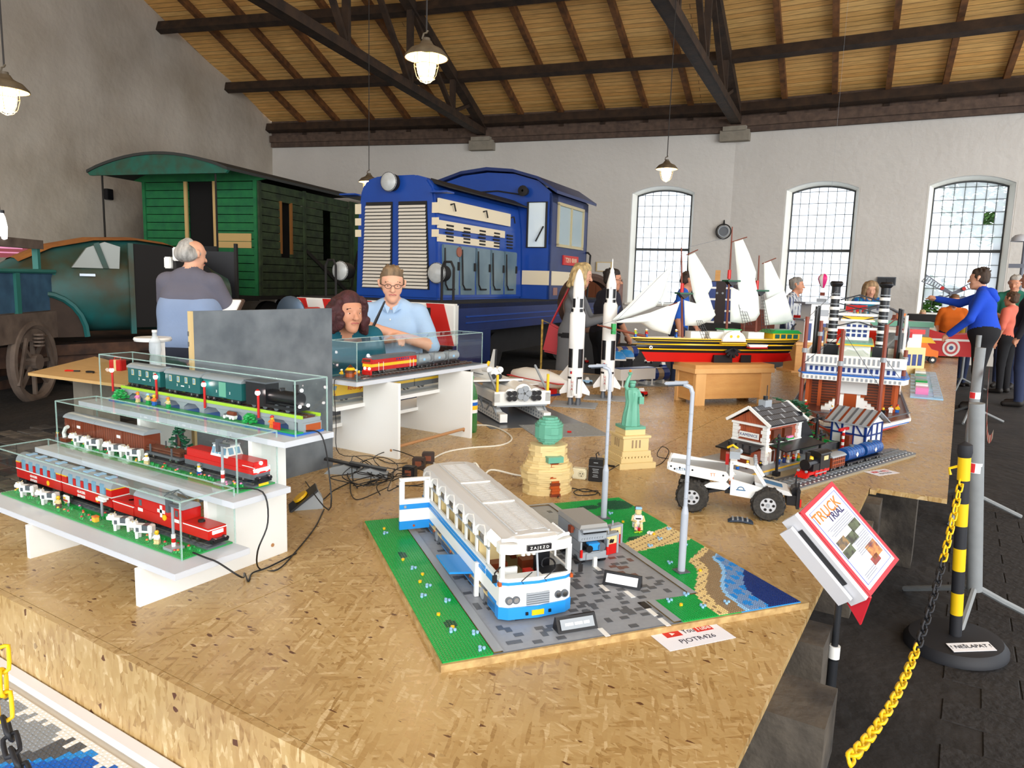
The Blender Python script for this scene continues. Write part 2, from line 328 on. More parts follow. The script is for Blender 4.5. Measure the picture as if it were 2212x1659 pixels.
# ceiling: boarded slope over each wall bay, rafters and purlins below it
norms=[Vector(((PW[i+1]-PW[i]).normalized().y,-(PW[i+1]-PW[i]).normalized().x)) for i in range(3)]
nodeN=[norms[0],(norms[0]+norms[1]).normalized(),(norms[1]+norms[2]).normalized(),norms[2]]
for i in range(3):
    d=(PW[i+1]-PW[i]).normalized(); up=Vector((norms[i].x,norms[i].y,SL)).normalized(); ln=(PW[i+1]-PW[i]).length
    X=Vector((d.x,d.y,0)); Zc=X.cross(up)
    mxc=Matrix([[X[k],up[k],Zc[k],(PW[i].x,PW[i].y,ZE)[k]] for k in range(3)]+[[0,0,0,1]])
    k=math.sqrt(1+SL*SL); Lr=ridge*k
    def edge(node,s): # local x of the radial line at slope distance s
        v=nodeN[node]*s/ nodeN[node].dot(norms[i]); return v.dot(d)+(0 if node==i else ln)
    cm=MB(); e0=edge(i,ridge);e1=edge(i+1,ridge); lo=-.9
    cm.add([(edge(i,lo/k),lo,0),(edge(i+1,lo/k),lo,0),(e1,Lr,0),(e0,Lr,0),(edge(i,lo/k),lo,.12),(edge(i+1,lo/k),lo,.12),(e1,Lr,.12),(e0,Lr,.12)],[(0,1,2,3),(4,7,6,5),(0,4,5,1),(1,5,6,2),(2,6,7,3),(3,7,4,0)]); cm.v=[(a,b,-c) for a,b,c in cm.v]
    co=struct(cm.build('ceiling',ceilm)); co.matrix_world=mxc
    # far slope beyond the ridge (over and behind the visitors)
    nr=int(round(ln/1.05)); 
    for r_ in range(1,nr):
        t=r_/nr; x0=edge(i,-.8/k)*(1-t)+edge(i+1,-.8/k)*t; x1=e0*(1-t)+e1*t
        MB().beam((x0,-.8,.07),(x1,Lr,.07),.11,.14,(0,0,1)).build('rafter',rafterwood,co)
    for sdist in (.12,2.1,4.45,6.9,9.3):
        xa,xb=edge(i,sdist/k),edge(i+1,sdist/k)
        MB().beam((xa-.1,sdist,.24),(xb+.1,sdist,.24),.17,.2,(0,0,1)).build('purlin',darkwood,co)
    # rafter feet between roof and cornice
    for r_ in range(1,nr): MB().box(ln*r_/nr-.06,ln*r_/nr+.06,-.4,-.02,.28,.42).build('rafter_foot',darkwood,co)
    MB().beam((0,-.25,.3),(ln,-.25,.3),.05,.3).build('wall_plate',rafterwood,co)
# the other roof slope behind the ridge, over the visitors
ra=[Vector((PW[j].x,PW[j].y))+nodeN[j]*ridge for j in range(4)]; rb=[Vector((PW[j].x,PW[j].y))+nodeN[j]*ridge*1.9 for j in range(4)]
om=MB()
for j in range(3): om.add([(ra[j].x,ra[j].y,ZE+SL*ridge),(ra[j+1].x,ra[j+1].y,ZE+SL*ridge),(rb[j+1].x,rb[j+1].y,ZE+SL*ridge*.1),(rb[j].x,rb[j].y,ZE+SL*ridge*.1)],[(0,1,2,3)])
struct(om.build('ceiling',ceilm))
# trusses
for j in (1,2):
    n2=nodeN[j]; base=PW[j]; tr_=bpy.data.objects.new('roof_truss',None); COL.objects.link(tr_); tr_['kind']='structure'
    tr_.matrix_world=Matrix.Translation((base.x,base.y,0))@Matrix.Rotation(math.atan2(n2.y,n2.x),4,'Z')
    def ch(nm,p,q,w_,h_): MB().beam((p[0],0,p[1]),(q[0],0,q[1]),w_,h_,(0,1,0)).build(nm,darkwood,tr_)
    ch('top_chord',(-.05,5.42),(ridge,5.42+SL*ridge-.05),.2,.2)
    ch('tie_beam',(-.02,5.28),(ridge,5.28),.16,.18); 
    for sgn in(-1,1): MB().beam((.1,sgn*.1,5.28),(ridge,sgn*.1,5.28),.03,.16).build('tie_plate',darkwood,tr_)
    for s0,s1 in ((2.2,2.2),(4.5,4.5),(7,7),(9.3,9.3)): ch('post',(s0,5.3),(s1,5.4+SL*s1),.1,.12)
    for s0,s1 in ((2.2,4.5),(4.5,7),(7,9.3)): ch('strut',(s0,5.34),(s1,5.38+SL*s1),.08,.1)
    ch('strut',(2.2,5.34),(1.1,5.38+SL*1.1),.07,.08)
# ---------------------------------------------------------------- floor
floorm=M('floor_dirt',(46,42,40),.82,noise=(2.2,.9),c2=(26,24,24),bump=(12,.7,.02))
fl=struct(MB().box(-24,5.5,-4,19,-.1,0).build('floor',floorm))
sett_m=[M('sett_a',(84,78,72),.75,noise=(9,.8),c2=(36,33,32),bump=(30,.5)),M('sett_b',(44,41,40),.8,noise=(9,.8),c2=(28,26,26),bump=(30,.5)),M('sett_c',(104,96,86),.8,noise=(9,.8),c2=(46,42,40),bump=(30,.5))]
def sett_mesh(lx,ly,h,m):
    mb=MB().box(-lx/2,lx/2,-ly/2,ly/2,0,h); me=mb.mesh('paving_sett'); bm=bmesh.new(); bm.from_mesh(me)
    bmesh.ops.bevel(bm,geom=[e for e in bm.edges if min(v.co.z for v in e.verts)>h*.5],offset=.004,segments=1,affect='EDGES'); bm.to_mesh(me); bm.free(); me.materials.append(m); return me
cob=[sett_mesh(.19,.14,.010+.003*k,sett_m[2-k]) for k in range(3)]
blk=[sett_mesh(.248,.1565,.0025+.001*k,sett_m[1]) for k in range(2)]
rs=random.Random(3); cnt=0
for a in range(17):          # cobbles on the left, beyond the shelf
    for b in range(15):
        x=-7.1+a*.2+(b%2)*.1; y=2.1+b*.15
        if x>-3.75: continue
        place('paving_sett',cob[rs.randrange(3)],fl,loc=(x,y,0),rot=(0,0,rs.uniform(-.05,.05)))
for a in range(9):           # worn wood-block paving on the right
    for b in range(27):
        x=.2+a*.25+(b%2)*.12; y=1.9+b*.158
        place('paving_block',blk[rs.randrange(2)],fl,loc=(x,y,0),rot=(0,0,rs.uniform(-.02,.02)))
# ---------------------------------------------------------------- outside greenery seen through clear panes
leafm=M('leaf_green',(92,140,52),.6,noise=(6,.8),c2=(40,80,26))
def shrub(name,label,c,r,nl,seed,cat='tree'):
    rs=random.Random(seed); t=thing(name,label,cat,(c[0],c[1],0))
    MB().tube([(0,0,0),(.05,.02,c[2]*.5),(0,0,c[2])],[.12,.1,.05],8).build('trunk',darkwood,t)
    mb=MB()
    for k in range(nl):
        v=Vector((rs.gauss(0,1),rs.gauss(0,1),rs.gauss(0,1))).normalized()*r*rs.uniform(.5,1); s=rs.uniform(.06,.13); a=rs.uniform(0,6.3)
        u=Vector((math.cos(a),math.sin(a),rs.uniform(-.6,.6)))*s; w_=Vector((-math.sin(a),math.cos(a),rs.uniform(-.6,.6)))*s*.6; p=v+Vector((0,0,c[2]))
        mb.add([p-u,p-w_,p+u,p+w_],[(0,1,2,3)])
    mb.build('foliage',leafm,t,kind='stuff'); return t
shrub('tree','leafy green tree outside seen through the clear pane',(0.55,21.5,3.9),1.3,2500,1)
shrub('bush','leafy green bush outside seen through the lowest panes',(-.8,20.2,.9),1.0,2200,2,'bush')
# ---------------------------------------------------------------- pendant lamps
enamel=M('lamp_enamel',(96,84,66),.5,noise=(14,.7),c2=(58,48,38)); enin=M('lamp_inside',(240,230,200),.5)
glow=M('lamp_glass',(255,235,190),.3,emit=((255,214,140),9)); brass=M('lamp_wire',(170,160,140),.4,.8); cordm=M('lamp_cord',(40,36,34),.7)
def lamp(px,py,t,label,ztop,lit=True):
    p=atd(px,py,t); o=thing('pendant_lamp',label,'lamp',p,.4,'caged pendant lamps')
    MB().lathe([(.0,.10),(.035,.10),(.05,.075),(.075,.06),(.11,.045),(.15,.0),(.152,-.012)],n=24).build('shade',enamel,o,True)
    MB().lathe([(.146,-.011),(.10,.03),(.06,.045)],n=24).build('shade_lining',enin,o,True)
    MB().lathe([(.07,.0),(.068,-.06),(.06,-.11),(.045,-.145),(.02,-.16),(0,-.163)],n=20).build('glass_globe',glow,o,True)
    c=MB()
    for k in range(6):
        a=k*PI/3; c.tube([(math.cos(a)*r,math.sin(a)*r,z) for r,z in((.085,.01),(.086,-.07),(.07,-.13),(.04,-.165),(.0,-.178))],.0025,5)
    for r,z in((.086,-.06),(.06,-.145)): c.tube([(math.cos(q*PI/10)*r,math.sin(q*PI/10)*r,z) for q in range(20)],.0025,5,True)
    c.build('cage',brass,o,True)
    MB().tube([(0,0,.09),(-.03,0,.12),(-.02,0,.15),(0,0,.155),(.01,0,.17)],.007,6).cyl((0,0,.08),(0,0,.12),.03,.025).build('hanger',enamel,o,True)
    MB().cyl((0,0,.16),(0,0,ztop-p.z),.006,n=6).build('cord',cordm,o)
    li=bpy.data.lights.new('lamp_bulb','POINT'); li.energy=14; li.color=(1,.78,.5); li.shadow_soft_size=.07
    lo=bpy.data.objects.new('lamp_bulb',li); COL.objects.link(lo); lo.parent=o; lo.location=(0,0,-.2)
    return o
lamp(12,193,5.2,'lit caged pendant lamp at the left edge before the gable wall',8.2)
lamp(921,122,5.0,'largest lit caged pendant lamp hanging high above the blue locomotive',8.2)
lamp(797,392,10.6,'dim pendant lamp hanging beside the locomotive top headlight',6.7)
lamp(1440,364,10.0,'lit pendant lamp hanging in front of the rear wall near the first window',7.0)
# ================================================================ DISPLAY PLATFORM
ZP=.56
def aty(x,y,Y):
    d=ray(x,y); return Vector(CC+d*(Y/d[1]))
def atx(x,y,X):
    d=ray(x,y); return Vector(CC+d*(X/d[0]))
sleeper=M('old_sleeper',(92,84,74),.9,noise=(6,.9,(1,1,1)),c2=(40,36,34),bump=(14,.8,.02))
whitelam=M('white_laminate',(232,232,228),.42)
greylam=M('grey_laminate',(196,200,206),.35)
pf=thing('display_platform','low exhibition platform decked with OSB boards on old sleepers','platform',(0,0,0))
def sheet(x0,x1,y0,y1): MB().box(x0+.002,x1-.002,y0+.002,y1-.002,ZP-.022,ZP).build('osb_sheet',OSB,pf)
for x0,x1 in ((-2.95,-1.6),(-1.6,-.28)): sheet(x0,x1,.9,3.66)
sheet(-.28,-.25,3.62,3.66)
for y0,y1,xl in ((3.66,4.6,((-3.0,-2.77),(-2.77,-1.37),(-1.37,.03))),(4.6,6.62,((-3.65,-2.77),(-2.77,-1.37),(-1.37,.03))),(6.62,9.7,((-1.75,-.85),(-.85,.03))),(9.7,13.2,((-.85,.03),))):
    for x0,x1 in xl: sheet(x0,x1,y0,y1)
MB().box(-2.95,-.28,.882,.9,.36,ZP).build('fascia_board',OSB,pf)
for y,w_ in ((1.66,.19),(2.02,.15),(2.62,.15),(3.12,.14),(3.52,.13)): MB().box(-1.2,-.22 if y>1.8 else -.16,y-w_/2,y+w_/2,ZP-.022-.16,ZP-.022).build('sleeper_beam',sleeper,pf)
for x in (-2.5,-1.5,-.75): MB().box(x-.12,x+.12,.95,3.5,.0,ZP-.182).build('sleeper_beam',sleeper,pf)
for y,xx in ((4.4,-3.5),(6.4,-3.5),(9,-1.6),(11.5,-.7)): MB().box(xx,-.1,y-.12,y+.12,.0,ZP-.022).build('sleeper_beam',sleeper,pf)
# lower front table with the blue brick mosaic
lt=thing('mosaic_table','low front table with a white edge rail below the platform fascia','table',(0,0,0))
MB().box(-2.6,-.9,.1,.88,.33,.352).build('tabletop',M('pale_board',(214,204,186),.6),lt)
MB().box(-2.6,-.9,.845,.88,.352,.372).build('edge_rail',M('white_trunking',(232,232,236),.4),lt,bevel=.004)
for x in(-2.5,-1.0):
    for y in(.16,.8): MB().box(x-.025,x+.025,y-.025,y+.025,0,.33).build('leg',whitelam,lt)
mo=thing('brick_mosaic','blue white and grey brick mosaic lying on the low front table','mosaic',(0,0,.353))
rs=random.Random(5)
st=MB(); cols=['white','navy','azure','dgrey','lgrey','blue']; cell=.016
mm={c:MB() for c in cols}
for i in range(70):
    for j in range(34):
        x=-2.3+i*cell; y=.28+j*cell
        v=math.sin(x*9+y*4)+math.sin(y*17-x*6)
        d=.835-y
        c='white' if d<.035+.03*((i*7%11)/11)*(1 if (i//5)%2 else .4) else ('blue' if v>.25 else 'azure' if v>.0 else 'dgrey' if v>-.7 else 'lgrey')
        mm[c].box(x,x+cell*.97,y,y+cell*.97,0,.01)
        mm[c].cyl((x+.004,y+.004,.01),(x+.004,y+.004,.0117),.0024,n=5).cyl((x+.012,y+.012,.01),(x+.012,y+.012,.0117),.0024,n=5)
for c in cols:
    if mm[c].v: mm[c].build('mosaic_bricks',B(c),mo,kind='stuff')
# ---------------------------------------------------------------- clear acrylic
acr=bpy.data.materials.new('acrylic'); acr.use_nodes=True; nt=acr.node_tree; nt.nodes.clear()
o_=nt.nodes.new('ShaderNodeOutputMaterial'); tp=nt.nodes.new('ShaderNodeBsdfTransparent'); gl=nt.nodes.new('ShaderNodeBsdfGlossy'); fr=nt.nodes.new('ShaderNodeLayerWeight'); mr=nt.nodes.new('ShaderNodeMath'); ma=nt.nodes.new('ShaderNodeMath'); mx=nt.nodes.new('ShaderNodeMixShader')
tp.inputs[0].default_value=(.95,.98,.97,1); gl.inputs['Roughness'].default_value=.03; mr.operation='POWER'; mr.inputs[1].default_value=3.2; ma.operation='MULTIPLY_ADD'; ma.inputs[1].default_value=.5; ma.inputs[2].default_value=.035; fr.inputs[0].default_value=.5
nt.links.new(fr.outputs['Facing'],mr.inputs[0]); nt.links.new(mr.outputs[0],ma.inputs[0]); nt.links.new(ma.outputs[0],mx.inputs[0]); nt.links.new(tp.outputs[0],mx.inputs[1]); nt.links.new(gl.outputs[0],mx.inputs[2]); nt.links.new(mx.outputs[0],o_.inputs[0])
acre=M('acrylic_edge',(190,222,214),.15,trans=.4,alpha=.5)
def case(label,x0,x1,y0,y1,z0,z1):
    o=thing('display_case',label,'display case',((x0+x1)/2,(y0+y1)/2,z0),0,'acrylic covers over the model trains'); a,b,h,t=(x1-x0)/2,(y1-y0)/2,z1-z0,.0018
    def q(vs): return MB().add(vs,[(0,1,2,3)])
    q([(-a,-b,0),(a,-b,0),(a,-b,h),(-a,-b,h)]).build('front_pane',acr,o); q([(-a,b,0),(a,b,0),(a,b,h),(-a,b,h)]).build('back_pane',acr,o)
    for s in(-1,1): q([(s*a,-b,0),(s*a,b,0),(s*a,b,h),(s*a,-b,h)]).build('end_pane',acr,o)
    q([(-a,-b,h),(a,-b,h),(a,b,h),(-a,b,h)]).build('top_pane',acr,o)
    for sx in(-1,1):
        for sy in(-1,1): MB().box(sx*a-t,sx*a+t,sy*b-t,sy*b+t,0,h).build('glued_edge',acre,o)
        MB().box(sx*a-t,sx*a+t,-b,b,h-t,h+t).build('glued_edge',acre,o)
    for sy in(-1,1): MB().box(-a,a,sy*b-t,sy*b+t,h-t,h+t).build('glued_edge',acre,o)
    return o
# ---------------------------------------------------------------- stepped shelf on the left
sl=thing('stepped_shelf','white three step shelf carrying red brown and green model trains','shelf',(0,0,ZP))
BZ=[.125,.265,.41]; BY=[(1.065,1.30),(1.26,1.465),(1.43,1.63)]; BX=[(-2.78,-1.665),(-2.78,-1.68),(-2.8,-1.665)]
for (z,(y0,y1),(x0,x1)) in zip(BZ,BY,BX): MB().box(x0,x1,y0,y1,z-.018,z).build('shelf_board',greylam,sl,bevel=.001)
for x in (-1.82,-2.41):
    poly=[(1.055,0),(1.56,0),(1.56,BZ[2]-.018),(1.43,BZ[2]-.018),(1.43,BZ[1]-.018),(1.27,BZ[1]-.018),(1.27,BZ[0]-.018),(1.055,BZ[0]-.018)]
    MB().prism(poly,x-.009,x+.009,'yz').build('side_panel',whitelam,sl)
    MB().cyl((x+.009,1.5,.04),(x+.011,1.5,.04),.006,n=12).build('dowel_end',M('dowel_wood',(176,128,84),.6),sl)
MB().cyl((-2.41,1.5,.04),(-1.82,1.5,.04),.006).build('dowel',_M['dowel_wood'],sl)
# ---------------------------------------------------------------- grey partition
pt=thing('partition_panel','slate grey partition panel standing upright behind the stepped shelf','panel',(-2.5,0,ZP))
MB().box(-.009,.009,1.71,2.43,0,.755).build('panel',M('slate_laminate',(112,118,122),.55,noise=(7,.9,(1,1,1)),c2=(78,84,90)),pt)
MB().box(-.0095,.0095,1.7,1.711,0,.755).build('raw_edge',M('chipboard_edge',(196,170,120),.8),pt)
for z in(.62,.66,.5,.3): MB().box(-.011,-.004,1.698,1.706,z,z+.018).build('hinge_slot',B('dgrey'),pt)
for y in(1.85,2.3): MB().box(-.3,-.009,y,y+.02,0,.06).box(-.05,-.009,y,y+.02,.06,.3).build('foot_bracket',M('grey_post',(120,122,124),.6),pt)
MB().box(.009,.05,2.06,2.1,0,.35).build('batten',_M['chipboard_edge'],pt)
# ---------------------------------------------------------------- second shelf unit
sr=thing('stepped_shelf','white three step shelf with red and yellow locomotive case on top','shelf',(0,0,ZP))
RZ=[.405,.265,.14]; RX=[(-2.62,-2.405),(-2.78,-2.56),(-2.95,-2.72)]; RY=(2.5,3.62)
for i,(z,(x0,x1)) in enumerate(zip(RZ,RX)): MB().box(x0,x1,RY[0]+.02*i,RY[1],z-.02,z).build('shelf_board',whitelam if i else greylam,sr,bevel=.001)
for y in(2.73,3.36):
    poly=[(-2.335,0),(-2.93,0),(-2.93,RZ[2]-.02),(-2.73,RZ[2]-.02),(-2.73,RZ[1]-.02),(-2.57,RZ[1]-.02),(-2.57,RZ[0]-.02),(-2.335,RZ[0]-.02)]
    MB().prism(poly,y-.009,y+.009,'xz').build('side_panel',whitelam,sr)
    MB().cyl((-2.38,y-.009,.04),(-2.38,y-.011,.04),.007).build('dowel_end',_M['dowel_wood'],sr)
MB().cyl((-2.38,2.73,.05),(-2.38,3.36,.05),.008).build('dowel',_M['dowel_wood'],sr)
# ================================================================ MODEL TRAINS
windowm=M('toy_glass',(120,160,185),.1); chrome=M('chrome',(200,205,210),.2,1); lightm=M('white_led',(255,255,255),.3,emit=((255,240,235),14)); blk=B('black'); railm=M('rail_grey',(110,108,104),.35,.5)
def train(name,label,x,y,z,rz=0,cat='model train',group=None): return thing(name,label,cat,(x,y,z),rz,group)
def bogies(o,L,w,spread=.32):
    for s in(-1,1):
        mb=MB().box(s*L*spread-.026,s*L*spread+.026,-w*.46,w*.46,.008,.018)
        for dx in(-.016,.016):
            for sy in(-1,1): mb.cyl((s*L*spread+dx,sy*w*.3,.009),(s*L*spread+dx,sy*w*.44,.009),.009,n=10)
        mb.build('bogie',blk,o)
        for sy in(-1,1):
            for dx in(-.016,.016): MB().cyl((s*L*spread+dx,sy*w*.44,.01),(s*L*spread+dx,sy*w*.47,.01),.004,n=8).build('axle_box',chrome,o)
def arcroof(w,zb,h,n=8): return [(math.cos(PI*k/n)*-w/2,zb+math.sin(PI*k/n)*h) for k in range(n+1)]
def base_track(label,x0,x1,y0,y1,z,yt,green='green',flowers=True,seed=1,ballast='dgrey'):
    o=thing('track_scenery',label,'diorama',(0,0,z),0,'brick built track bases'); rs=random.Random(seed)
    g=MB().box(x0,x1,y0,y1,0,.004)
    for i in range(int((x1-x0)/.008)):
        for j in range(int((yt-.035-y0)/.008)): g.cyl((x0+.004+i*.008,y0+.004+j*.008,.004),(x0+.004+i*.008,y0+.004+j*.008,.0056),.0024,n=5)
    g.build('baseplate',B(green),o)
    MB().box(x0,x1,yt-.03,yt+.03,.004,.009).build('ballast',B(ballast),o)
    for k in range(int((x1-x0)/.03)): MB().box(x0+.01+k*.03,x0+.022+k*.03,yt-.028,yt+.028,.009,.012).build('sleeper',B('dgrey'),o)
    for s in(-1,1): MB().box(x0+.005,x1-.005,yt+s*.02-.0015,yt+s*.02+.0015,.012,.016).build('rail',railm,o)
    if flowers:
        fm={c:MB() for c in('red','yellow','orange','pink')}; lf=MB()
        for k in range(int((x1-x0)*70)):
            x=rs.uniform(x0+.01,x1-.01); y=rs.uniform(y0+.012,yt-.036); c=rs.choice(list(fm)); h=rs.uniform(.006,.016)
            lf.box(x-.003,x+.003,y-.003,y+.003,.004,.004+h*.7); lf.cyl((x+.006,y,.004),(x+.006,y+.002,.004+h*.6),.004,.002,n=5)
            if k%2: fm[c].cyl((x,y,.004+h*.7),(x,y,.008+h*.7),.004,.003,n=6)
        lf.build('leaves',B('green'),o,kind='stuff')
        for c in fm:
            if fm[c].v: fm[c].build('flowers',B(c),o,kind='stuff')
    return o
# minifigure
def minifig(loc,rz,label,torso='red',legs='blue',hat=None,head='skin',group='small brick figures',s=1.0,sit=False,arm=.3):
    o=thing('minifigure',label,'figure',loc,rz,group); k=s
    lg=MB()
    if sit: lg.box(-.004*k,.016*k,-.008*k,-.0005*k,0,.008*k).box(-.004*k,.016*k,.0005*k,.008*k,0,.008*k)
    else: lg.box(-.004*k,.004*k,-.008*k,-.0004*k,0,.012*k).box(-.004*k,.006*k,-.008*k,-.0004*k,0,.003*k).box(-.004*k,.004*k,.0004*k,.008*k,0,.012*k).box(-.004*k,.006*k,.0004*k,.008*k,0,.003*k).box(-.004*k,.004*k,-.008*k,.008*k,.010*k,.014*k)
    lg.build('legs',B(legs),o); z=.008*k if sit else .014*k
    MB().add([(-.004*k,-.008*k,z),(.004*k,-.008*k,z),(.004*k,.008*k,z),(-.004*k,.008*k,z),(-.004*k,-.0055*k,z+.013*k),(.004*k,-.0055*k,z+.013*k),(.004*k,.0055*k,z+.013*k),(-.004*k,.0055*k,z+.013*k)],[(0,3,2,1),(4,5,6,7),(0,1,5,4),(1,2,6,5),(2,3,7,6),(3,0,4,7)]).build('torso',B(torso),o)
    for sy in(-1,1):
        am=MB().tube([(0,sy*.006*k,z+.012*k),(.002*k,sy*.0095*k,z+.007*k),(.002*k+.008*k*arm*2,sy*.0095*k,z+.002*k+.006*k*arm)],.0022*k,6).build('arm',B(torso),o)
    MB().cyl((0,0,z+.013*k),(0,0,z+.0145*k),.003*k,n=8).lathe([(0,z+.0145*k),(.0045*k,z+.0148*k),(.0052*k,z+.0165*k),(.0052*k,z+.021*k),(.0045*k,z+.0228*k),(.0025*k,z+.0228*k),(.0025*k,z+.0245*k),(0,z+.0245*k)],n=10).build('head',B(head),o,True)
    if hat: MB().lathe([(.0058*k,z+.0195*k),(.006*k,z+.022*k),(.0045*k,z+.0255*k),(0,z+.0265*k)],n=10).box(.003*k,.0085*k,-.004*k,.004*k,z+.0195*k,z+.0208*k).build('hat',B(hat),o,True)
    return o
def cow_proto(loc,rz,label):
    o=thing('toy_cow',label,'toy cow',loc,rz,'brick cows')
    MB().box(-.02,.016,-.0075,.0075,.012,.027).build('body',B('white'),o,bevel=.0015)
    for sx in(-.016,.011):
        for sy in(-.0045,.0045): MB().cyl((sx,sy,0),(sx,sy,.013),.003,.0036,n=7).build('leg',B('white'),o)
    MB().box(.013,.026,-.005,.005,.02,.032).box(.024,.030,-.004,.004,.02,.027).build('head',B('white'),o,bevel=.001)
    for sy in(-1,1): MB().cyl((.018,sy*.004,.031),(.018,sy*.0075,.034),.0012,.0007,n=5).build('horn',B('tan'),o)
    MB().box(-.012,-.001,-.0079,.0079,.017,.0272).box(.005,.011,-.0079,.0079,.014,.022).build('patch',B('dgrey'),o)
    return o
# ---- case 1: red panorama express
y1t=1.243; z1=ZP+.125
base_track('green meadow base with track inside the lowest left case',-2.76,-1.735,1.135,1.295,z1,y1t,seed=2)
case('long acrylic case over the red panorama train on the lowest step',-2.765,-1.73,1.13,1.30,z1,z1+.165)
tz=z1+.016
def xs(px,py,Y): return aty(px,py,Y).x
def red_coach(label,xa,xb,txt):
    L=xb-xa; o=train('railway_coach',label,(xa+xb)/2,y1t,tz,0,'model train','red panorama coaches'); w=.058
    MB().box(-L/2,L/2,-w/2,w/2,.018,.05).build('body',B('red'),o,bevel=.002)
    for s in(-1,1): MB().box(-L*.3,L*.3,-w*.42,w*.42,.008,.02).build('underframe',B('red'),o)
    MB().box(-L/2-.0005,L/2+.0005,-w/2-.0008,w/2+.0008,.0495,.053).build('stripe',B('white'),o)
    sec=arcroof(w,.078,.026,10)
    MB().prism([(y,z) for y,z in sec],-L/2,L/2,'yz').build('roof',B('lgrey'),o,True)
    for s in(-1,1): MB().box(s*L/2-(.03 if s>0 else 0),s*L/2+(.03 if s<0 else 0),-w/2,w/2,.053,.075).build('end_panel',B('red'),o); 
    for s in(-1,1): MB().box(s*L/2-(.03 if s>0 else 0),s*L/2+(.03 if s<0 else 0),-w/2-.0006,w/2+.0006,.0745,.078).build('yellow_band',B('yellow'),o)
    n=5
    for k in range(n):
        x=-L/2+.03+(L-.06)*(k+.5)/n; ww=(L-.06)/n
        MB().box(x-ww*.3,x+ww*.3,-w/2-.0004,w/2+.0004,.054,.088).build('window',windowm,o,bevel=.002)
        if k<n-1: MB().box(x+ww*.34,x+ww*.66,-w/2-.0006,w/2+.0006,.053,.076).build('pillar',B('red'),o)
    for k in range(4): MB().box(-L*.36+k*L*.22,-L*.28+k*L*.22,-.014,.014,.102,.1055).build('roof_light',B('lblue'),o)
    for i,t in enumerate(txt): textobj('lettering',t,.012,B('white'),o,(-L*.1,-w/2-.0008,.038-.014*i),(PI/2,0,0),sx=1)
    MB().cyl((L*.22,-w/2-.0012,.032),(L*.22,-w/2,.032),.009,n=9).build('emblem',B('yellow'),o)
    for s in(-1,1): MB().box(s*L/2-.003,s*L/2+.003,-.005,.005,.01,.016).build('coupler',blk,o)
    bogies(o,L,w,.38); return o
xA0,xA1=xs(36,1030,y1t-.03),xs(132,1060,y1t-.03); xB0,xB1=xs(135,1065,y1t-.03),xs(241,1090,y1t-.03)
red_coach('rearmost red panorama coach with grey roof in the lowest case',xA0,xA1,['GLACIER','EXPRESS'])
red_coach('red panorama coach coupled between the other coach and the flat red van',xB0,xB1,['GLACIER','EXPRESS'])
xc0,xc1=xB1+.006,xs(288,1100,y1t-.03); L=xc1-xc0
o=train('railway_van','low flat red van behind the red locomotive with the white cross',(xc0+xc1)/2,y1t,tz)
MB().box(-L/2,L/2,-.029,.029,.014,.05).build('body',B('red'),o,bevel=.002); MB().box(-L/2-.0004,L/2+.0004,-.0297,.0297,.042,.045).build('stripe',B('white'),o); MB().box(-L*.4,L*.4,-.02,.02,.008,.014).build('underframe',blk,o); MB().cyl((0,0,.046),(0,0,.05),.01).build('hatch',B('red'),o)
xd0,xd1=xs(290,1110,y1t-.03),xs(450,1150,y1t-.03); L=xd1-xd0; w=.06
o=train('railway_locomotive','red locomotive with white cross and lit headlight in the lowest case',(xd0+xd1)/2,y1t,tz)
MB().box(-L/2,L/2,-w/2,w/2,.016,.05).build('frame_body',B('red'),o,bevel=.002); MB().box(-L/2,L*.18,-w/2,w/2,.05,.082).build('cab_body',B('red'),o,bevel=.002)
MB().prism(arcroof(w,.082,.018,10),-L/2,L*.18,'yz').build('roof',B('lgrey'),o,True); MB().box(L*.18,L/2+.0005,-w/2-.0006,w/2+.0006,.0435,.0465).build('stripe',B('white'),o)
MB().box(-.044,-.034,-w/2-.0015,-w/2,.042,.078).box(-.057,-.021,-w/2-.0015,-w/2,.055,.065).build('white_cross',B('white'),o)
MB().cyl((-.022,-w/2-.003,.044),(-.022,-w/2,.044),.009,n=9).build('emblem',B('yellow'),o)
for x in(-L*.42,L*.08): MB().box(x,x+.014,-w/2-.0008,-w/2,.058,.076).build('cab_window',B('dgrey'),o); MB().box(x-.006,x+.018,-w/2-.001,-w/2,.04,.05).build('number_plate',B('white'),o)
MB().box(L/2,L/2+.001,-.017,.017,.031,.040).build('headlight',lightm,o); MB().cyl((L*.3,0,.05),(L*.3,0,.056),.01).build('exhaust',blk,o)
MB().tube([(-.05,-.012,.1),(-.02,-.012,.118),(.03,-.012,.104)],.0016).tube([(-.05,.012,.1),(-.02,.012,.118),(.03,.012,.104)],.0016).tube([(-.02,-.025,.118),(-.02,.025,.118)],.0016).build('pantograph',B('dgrey'),o)
MB().box(L/2,L/2+.012,-.026,.026,.006,.018).cyl((L/2,-.018,.016),(L/2+.018,-.018,.016),.006).cyl((L/2,.018,.016),(L/2+.018,.018,.016),.006).build('buffer_beam',blk,o); bogies(o,L,w,.3)
cw=cow_proto(Vector((xs(62,1090,1.165),1.165,z1+.005)),3.55,'brown and white brick cow at the far left of the lowest case'); cw.scale=(1.55,1.55,1.55)
for px,py,Y,z,rz,lab in ((108,1105,1.165,z1,3.6,'brick cow beside the billboard in the lowest case'),(265,1160,1.165,z1,3.6,'brick cow left of the farmer in the lowest case'),(312,1180,1.165,z1,3.6,'brick cow next to the yellow hatted farmer in the lowest case')):
    dup(cw,Vector((xs(px,py,Y),Y,z+.005)),rz,lab)
minifig(Vector((xs(340,1180,1.16),1.16,z1+.005)),-1.2,'farmer figure in a yellow hat beside the cows in the lowest case','white','tan','yellow')
